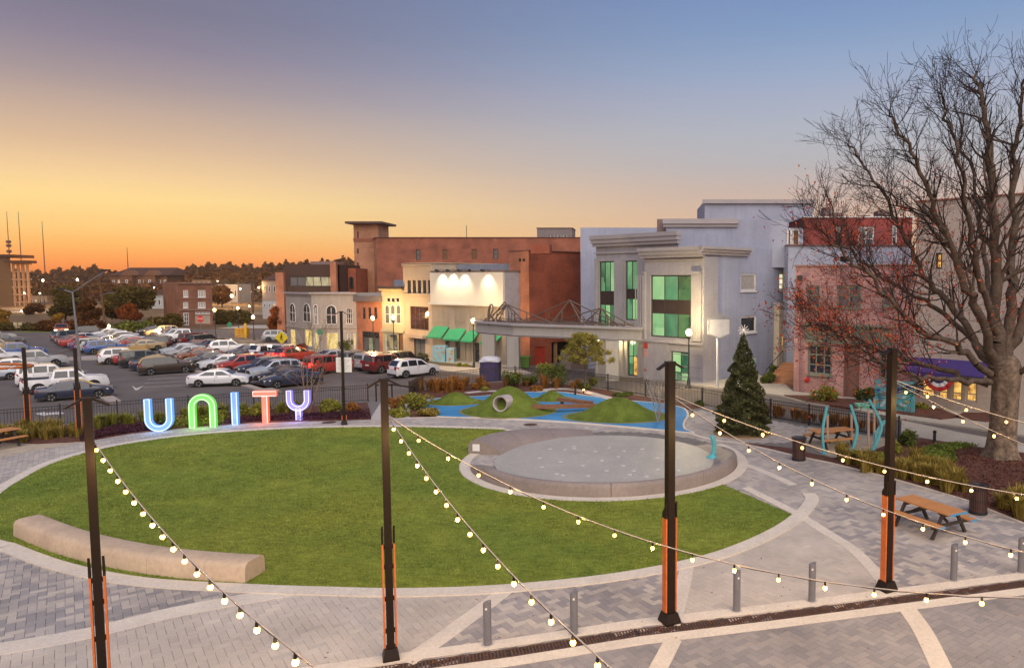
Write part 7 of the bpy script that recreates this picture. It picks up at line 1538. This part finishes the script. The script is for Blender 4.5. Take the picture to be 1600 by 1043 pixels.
# street lamps
GLOBE = emit('lamp globe', (1, .70, .26), 9, (.8, .7, .5))
def lamp(label, px, by, ty, e=110, z=None, dbl=False, Y=None, glob=.2, col=(1, .66, .30), m=GLOBE):
    p = GT(px, by) if Y is None else Vector((P(px, HOR, Y).x, Y, -1.5)); top = topz(ty, p.y); t = thing('street_lamp', label, 'street lamp', p, 0, 'lit street lamps')
    MB().lathe([(.2, 0), (.2, .12), (.14, .2), (.11, .6), (.07, .75)], 10, p).build('base', BLACK, t, smooth=40); MB().tube([p+Vector((0, 0, .6)), Vector((p.x, p.y, top-.3))], .055, 8).build('pole', BLACK, t)
    MB().lathe([(.06, top-.42-p.z), (.14, top-.3-p.z), (.14, top-.26-p.z)], 10, p).build('collar', BLACK, t); MB().lathe([(glob*.55, -glob*1.2), (glob, -glob*.5), (glob, glob*.25), (glob*.6, glob*.9), (glob*.1, glob*1.2)], 12, (p.x, p.y, top)).build('globe', m, t, smooth=60)
    if e:
        l_ = bpy.data.lights.new('lamp', 'POINT'); l_.energy = e*5.5; l_.color = col; l_.shadow_soft_size = glob; o = bpy.data.objects.new('lamp', l_); COL.objects.link(o); o.parent = t; o.location = (-.1, -.3, top-p.z+glob*1.5)
    return t
lamp('lit street lamp at the corner of the grey building', 1076, 606, 519, 260, col=(1, .78, .40)); lamp('lit street lamp in front of the green awnings', 740.5, 576, 501, 160); lamp('lit street lamp in front of the narrow orange brick shop', 584, 556, 497, 300, col=(1, .55, .2)); lamp('low lit street lamp before the arched shop', 616, 560, 496, 120)
lamp('lit street lamp nearest the brick house', 337, 527, 484, 120); lamp('lit street lamp right of the orange kiosk', 397, 531, 495, 130); lamp('lit street lamp between the brick house and the kiosk', 373, 516, 481, 100)
lamp('low white lamp by the far yellow tree', 11, 515, 494, 40, m=emit('white globe', (1, .9, .7), 5)); lamp('low glaring path lamp at the foot of the brick house drive', 250, 526, 514, 160, col=(1, .6, .2)); lamp('low glaring orange lamp under the orange tree', 171, 524, 509, 130, col=(1, .45, .12))
FARL = emit('far lamp', (1, .80, .48), 22)
for px_, ty, Y, g_ in ((67, 438, 260, .55), (121, 437, 265, .6), (37, 458, 240, .4), (61, 458, 240, .35), (361, 462, 230, .75), (335, 451, 270, .4), (353, 451, 280, .4), (362, 449, 300, .4), (375, 451, 270, .4), (404, 449, 260, .4), (417, 439, 280, .3), (223, 454, 250, .4), (240, 449, 260, .35), (250, 453, 260, .35), (205, 470, 240, .3), (340, 439, 300, .3), (392, 456, 260, .3), (30, 486, 200, .35), (48, 482, 210, .4), (388, 478, 190, .3)):
    lamp('one of the distant lit street lamps beyond the parking lot', px_, 0, ty, 900 if g_ >= .4 else 0, Y=Y, col=(1, .58, .22), glob=g_*.5, m=FARL)
# path lights in the beds
for i, (px_, py_, e, lb) in enumerate(((703, 611, 14, 'glowing bed uplight among the russet grass'), (912, 614, 16, 'glowing uplight at the foot of the young pine'), (693, 607, 8, 'small glowing bed uplight left in the russet grass'))):
    p = G(px_, py_); t = thing('bed_light', lb, 'bed light', p); MB().lathe([(.06, 0), (.06, .16), (.08, .2)], 8, p).build('can', BLACK, t); MB().lathe([(.07, .2), (.06, .25), (.02, .27)], 8, p).build('lens', emit('uplight lens', (1, .5, .12), 12), t)
    l_ = bpy.data.lights.new('lamp', 'POINT'); l_.energy = e; l_.color = (1, .5, .15); l_.shadow_soft_size = .06; o = bpy.data.objects.new('lamp', l_); COL.objects.link(o); o.parent = t; o.location = (0, -.05, .4)
for px_, py_, lb in ((709, 613, 'short black path light left of the tunnel mound'), (899, 617, 'short black path light right of the small mound'), (344, 653, 'short black path light behind the letter N'), (161, 669, 'short black path light behind the nearest left post'), (17, 684, 'short stout black post at the far left bed'), (1460, 692, 'short stout black post on the right bed by the road')):
    p = G(px_, py_); t = thing('path_light', lb, 'path light', p); MB().lathe([(.07, 0), (.07, .5)], 10, p).build('post', BLACK, t); MB().lathe([(.09, .5), (.09, .56), (.03, .6)], 10, p).build('head', BRONZE, t)
# portable toilet, painted boxes, bins, signs
p = GT(767, 595); tl_ = thing('portable_toilet', 'dark blue portable toilet with a white domed roof behind the fence', 'portable toilet', p); DB = mat('toilet blue', (.035, .025, .075), .5)
MB().box(p.x-.8, p.y-.65, p.z, p.x+.8, p.y+.65, p.z+1.75).build('cabin', DB, tl_); MB().prism([(p.x+.88*a, p.y+.72*b) for a, b in ((-1, -1), (1, -1), (1, 1), (-1, 1))], p.z+1.75, p.z+1.85).lathe([(.9, 1.85), (.86, 2.0), (.65, 2.14), (.3, 2.2)], 12, (p.x, p.y, p.z)).build('roof', mat('toilet roof', (.55, .55, .62), .6), tl_); MB().box(p.x-.45, p.y-.68, p.z+.1, p.x+.45, p.y-.655, p.z+1.7).build('door', mat('toilet door', (.05, .035, .10), .5), tl_)
def flowerbox(label, x0, x1, yt, yb, cols, base_, name='utility_box', deep=1.2):
    p, q = GT(x0, yb), GT(x1, yb); z = P(x0, yt, p.y).z; t = thing(name, label, 'utility box', p); u = flat(q-p).normalized(); n = Vector((-u.y, u.x, 0)); mm = mat('box paint '+name+str(x0), base_, .6)
    MB().prism([flat(v) for v in (p, q, q+n*deep, p+n*deep)], p.z-.1, z).build('cabinet', mm, t); rg = random.Random(int(x0)); mb_ = {}
    W = (q-p).length; Hh = z-p.z
    for i in range(14):
        c = cols[rg.randrange(len(cols))]; uu, zz, r = rg.uniform(.15, W-.15), p.z+rg.uniform(.15, Hh-.15), rg.uniform(.07, .16); pts = [flat(p)+u*(uu+r*(1+.4*math.cos(5*a))*math.cos(a)*.7)-n*(.006+.001*i)+Vector((0, 0, zz+r*(1+.4*math.cos(5*a))*math.sin(a)*.7)) for a in np.linspace(0, 2*math.pi, 20, endpoint=False)]
        mb_.setdefault(c, MB()).add(pts, [tuple(range(20))])
    for c, mbb in mb_.items(): mbb.build('painted_flowers', mat('mural %.2f %.2f %.2f' % c, c, .7), t)
    return t
flowerbox('pale blue utility box painted with orange flowers, larger of the two', 676, 696, 540.5, 567, [(.5, .12, .04), (.45, .35, .06), (.55, .25, .1)], (.22, .40, .46)); flowerbox('smaller pale blue painted utility box beside the larger one', 697.5, 709.5, 544, 567.5, [(.5, .14, .04), (.45, .38, .1)], (.26, .42, .44))
flowerbox('orange and yellow kiosk box by the far street lamp', 367, 382, 512.5, 527, [(.4, .06, .02), (.2, .2, .3)], (.50, .27, .03), 'kiosk', 1.5)
p, q = GT(1366, 641), GT(1428, 648); z0_, z1_ = p.z+.05, P(1366, 592, p.y).z; mu = thing('mural_panel', 'turquoise painted mural panel with blue and green sweeps by the pink shop', 'mural', p); u = flat(q-p); W = u.length; u.normalize(); n = Vector((-u.y, u.x, 0)); MB().prism([flat(v) for v in (p, q, q+n*.12, p+n*.12)], z0_, z1_).build('panel', mat('mural turquoise', (.10, .38, .40), .6), mu); rg = random.Random(5)
for i in range(24):
    c = [(.05, .07, .30), (.45, .55, .50), (.08, .25, .12), (.05, .22, .40), (.42, .40, .10), (.5, .5, .5)][i % 6]; uu, zz = rg.uniform(.2, W-.2), rg.uniform(z0_+.2, z1_-.2); L_ = rg.uniform(.2, .55); an = rg.uniform(-.5, 1.4); pts = []
    for j in range(9): t = j/8; pts.append((t, .10*math.sin(math.pi*t)))
    for j in range(7, 0, -1): t = j/8; pts.append((t, -.05*math.sin(math.pi*t)))
    w3 = []
    for a, b in pts: a2 = (a-.5)*L_; b2 = (b+.2*(a-.5)**2)*1.2; cu, cz = uu+a2*math.cos(an)-b2*math.sin(an), zz+a2*math.sin(an)+b2*math.cos(an); w3.append(flat(p)+u*min(W-.02, max(.02, cu))-n*(.004+.0012*i)+Vector((0, 0, min(z1_-.02, max(z0_+.02, cz)))))
    MB().add(w3, [tuple(range(len(w3)))]).build('paint_stroke', mat('stroke %.2f %.2f' % (c[0], c[1]), c, .7), mu)
for x0, x1, yt, yb, c, lb in ((1346, 1364, 611, 628, (.13, .36, .46), 'pale blue boxy planter left of the mural panel'), (1341, 1358, 632, 641, (.16, .42, .30), 'low mint green bench box in front of the blue planter')):
    p, q = GT(x0, yb), GT(x1, yb); z1_ = P(x0, yt, p.y).z; t = thing('planter_box', lb, 'planter', p); MB().box(p.x, p.y, p.z-.1, q.x, p.y+.7, z1_-.08).build('box', mat('planter %.2f' % c[1], c, .6), t); MB().box(p.x-.05, p.y-.05, z1_-.078, q.x+.05, p.y+.75, z1_).build('rim', MATS['planter %.2f' % c[1]], t)
p = GT(821, 575); t = thing('wheelie_bin', 'green wheeled bin beside the brick block', 'bin', p); GB = mat('bin green', (.10, .20, .04), .5); MB().add([(p.x+a*w, p.y+b*w, p.z+z) for z, w in ((.08, .36), (1.15, .48)) for a, b in ((-1, -1), (1, -1), (1, 1), (-1, 1))], [(0, 1, 5, 4), (1, 2, 6, 5), (2, 3, 7, 6), (3, 0, 4, 7), (0, 3, 2, 1), (4, 5, 6, 7)]).build('body', GB, t); MB().box(p.x-.52, p.y-.52, p.z+1.152, p.x+.52, p.y+.52, p.z+1.24).build('lid', GB, t)
p, q = GT(876, 577), GT(892, 577); t = thing('bin_enclosure', 'grey brown boarded bin enclosure under the canopy', 'enclosure', p)
for i in range(6): a = p.lerp(q, i/6); b = p.lerp(q, (i+.9)/6); MB().box(a.x, p.y, p.z, b.x, p.y+.05, topz(549, p.y)).build('board', mat('enclosure board', (.20, .16, .15), .8), t)
MB().box(p.x+.05, p.y+.06, p.z, q.x+1.6, p.y+2, topz(550, p.y)).build('box', mat('enclosure side', (.13, .09, .08), .8), t)
def sign(label, px, by, ty, shape, c, r, back=None, Y=None):
    p = GT(px, by); z = topz(ty, p.y); t = thing('road_sign', label, 'sign', p); MB().tube([p, (p.x, p.y, z+r)], .045, 6).build('post', GREYM, t); k, ph = shape; pts = [(p.x+r*math.cos(2*math.pi*i/k+ph), z+r*math.sin(2*math.pi*i/k+ph)) for i in range(k)]
    MB().add([(x, p.y-d, zz) for d in (.06, .08) for x, zz in pts], [tuple(range(k)), tuple(range(k, 2*k))]+[(i, (i+1) % k, k+(i+1) % k, k+i) for i in range(k)]).build('plate', mat('sign %.2f %.2f' % c[:2], c, .5), t); return t, p, z
t, p, z = sign('red octagonal stop sign in front of the brick house', 314, 516, 498, (8, math.pi/8), (.5, .02, .02), .62)
def text(s, loc, size, m, par):
    cu = bpy.data.curves.new('lettering', 'FONT'); cu.body = s; cu.size = size; cu.align_x = 'CENTER'; cu.align_y = 'CENTER'; cu.extrude = .004; tmp = bpy.data.objects.new('lettering', cu); COL.objects.link(tmp); dg = bpy.context.evaluated_depsgraph_get(); me = bpy.data.meshes.new_from_object(tmp.evaluated_get(dg)); bpy.data.objects.remove(tmp); me.materials.clear(); me.materials.append(m); o = bpy.data.objects.new('lettering', me); COL.objects.link(o); o.parent = par; o.location = par.matrix_basis.inverted() @ Vector(loc); o.rotation_euler = (math.pi/2, 0, 0)
text('STOP', (p.x, p.y-.09, z), .42, WHITE, t)
t, p, z = sign('yellow diamond crossing sign with a walking figure by the grey corner building', 441, 548, 527, (4, 0), (.55, .42, .01), .85)
mb = MB(); mb.lathe([(.09, -.005), (.09, .005)], 10, T=Matrix.Translation((p.x+.02, p.y-.085, z+.36)) @ Matrix.Rotation(math.pi/2, 4, 'X'))
for a, b, w in (((0, .26), (-.04, -.05), .15), ((-.04, -.05), (.16, -.4), .09), ((-.04, -.05), (-.22, -.38), .09), ((0, .2), (.2, -.02), .06), ((0, .2), (-.2, .0), .06)): mb.bar((p.x+a[0], p.y-.085, z+a[1]), (p.x+b[0], p.y-.085, z+b[1]), w, .008, up=(0, 1, 0))
mb.build('figure', BLACK, t)
sign('small green street name sign by the orange kiosk', 360, 528, 507, (4, math.pi/4), (.02, .20, .10), .45); sign('small green street name sign before the yellow drapes', 501, 549, 518, (4, math.pi/4), (.02, .22, .12), .45); sign('thin plain sign post by the far car', 408, 546, 532, (4, math.pi/4), (.2, .2, .2), .2)
p = GT(384, 528); o = MB().lathe([(.2, 0), (.2, 2.2), (.1, 2.3)], 10, p).build('yellow_post', mat('yellow post', (.5, .30, .02), .6)); tag(o, 'stout yellow post right of the orange kiosk', 'post')
p = GT(27, 517); t = thing('twin_sign', 'pair of pale square signs on posts at the lot entrance', 'sign', p)
for x in (24, 31.5): q = P(x, 508, p.y); MB().box(q.x-.35, p.y, q.z-.5, q.x+.33, p.y+.05, q.z+.55).build('plate', mat('pale sign', (.40, .34, .20), .6), t); MB().tube([(q.x, p.y+.08, p.z), (q.x, p.y+.08, q.z)], .05, 5).build('post', GREYM, t)
# lamp mast over the lot, utility pole, radio masts
p = GT(127.5, 590); t = thing('lamp_mast', 'tall thin lot lamp mast with two heads', 'lamp mast', p); zt_ = topz(455, p.y); MB().lathe([(.3, 0), (.3, .5)], 12, p).build('footing', CONC, t); MB().tube([p+Vector((0, 0, .4)), (p.x-.4, p.y, zt_)], [.13, .07], 8).build('mast', GREYM, t)
for dx, dz in ((-1.0, .2), (3.2, 1.9)): MB().tube([(p.x-.4, p.y, zt_-.1), (p.x-.4+dx, p.y, zt_+dz)], .06, 6).build('arm', GREYM, t); MB().box(p.x-.4+dx-.3, p.y-.16, zt_+dz-.06, p.x-.4+dx+.3, p.y+.16, zt_+dz+.1).build('lamp_head', BLACK, t)
p = GT(165, 515); t = thing('utility_pole', 'wooden utility pole with crossarms and a lamp arm beyond the lot', 'utility pole', p); zt_ = topz(431, p.y); MB().tube([p, (p.x-.6, p.y, zt_)], [.2, .13], 8).build('pole', mat('pole wood', (.12, .06, .03), .85), t)
for z in (zt_-.5, zt_-1.4): MB().bar((p.x-2, p.y-.2, z), (p.x+1.2, p.y-.2, z), .12, .14).build('crossarm', MATS['pole wood'], t)
MB().tube(crom([(p.x-.4, p.y, topz(462, p.y)), (p.x+.6, p.y, topz(458, p.y)), (p.x+2.2, p.y, topz(457, p.y))], 4), .06, 5).build('lamp_arm', GREYM, t)
for i, (x0, y0, x1, y1) in enumerate(((-40, 430, 165, 433), (165, 433, 440, 436))): a, b = P(x0, y0, 200), Vector(p)+Vector((-1, 0, zt_+1.0)); c = P(x1, y1, 118) if i else None; A_, B_ = (b, P(446, 436, 150)) if i else (a, b); m_ = A_.lerp(B_, .5)-Vector((0, 0, 1.2)); o = MB().tube(crom([A_, m_, B_], 8), .025, 4).build('power_line', BLACK); tag(o, ('sagging power line from the left edge to the utility pole', 'sagging power line from the utility pole toward the dark office')[i], 'cable')
p = P(395, 480, 200); t = thing('utility_pole', 'dark utility pole right of the brick house', 'utility pole', (p.x, 200, -1.5)); MB().tube([(p.x, 200, -1.5), (p.x, 200, topz(436, 200))], .3, 6).build('pole', MATS['pole wood'], t); MB().bar((p.x-1.5, 199.6, topz(438, 200)), (p.x+1.5, 199.6, topz(438, 200)), .2, .25).build('crossarm', MATS['pole wood'], t)
for px_, ty, lb, blobs in ((17, 330, 'tall radio mast with antenna drums, leftmost', (378, 384, 393)), (35, 330, 'second thin radio mast from the left', ()), (71, 345, 'third thin radio mast, right of the hotel frame', ()), (201, 386, 'short thin radio mast above the apartments', ())):
    p = P(px_, 437, 900); t = thing('radio_mast', lb, 'radio mast', (p.x, 900, -1.5)); mb = MB(); z1_ = topz(ty, 900)
    for a in (0, 2.1, 4.2): mb.tube([(p.x+.7*math.cos(a), 900+.7*math.sin(a), -1.5), (p.x+.12*math.cos(a), 900+.12*math.sin(a), z1_)], [.3, .16], 4)
    for i in range(24): z = -1.5+(z1_+1.5)*i/24; mb.tube([(p.x-.6+.02*i, 900, z), (p.x+.6-.02*i, 900, z+(z1_+1.5)/24)], .12, 3)
    mb.build('lattice', mat('mast steel', (.14, .05, .03), .6), t)
    for y in blobs: MB().lathe([(1.5, 0), (2.6, 1.0), (2.6, 3), (1.5, 3.6)], 10, (p.x, 900, topz(y+2, 900))).build('antenna_drum', MATS['mast steel'], t)
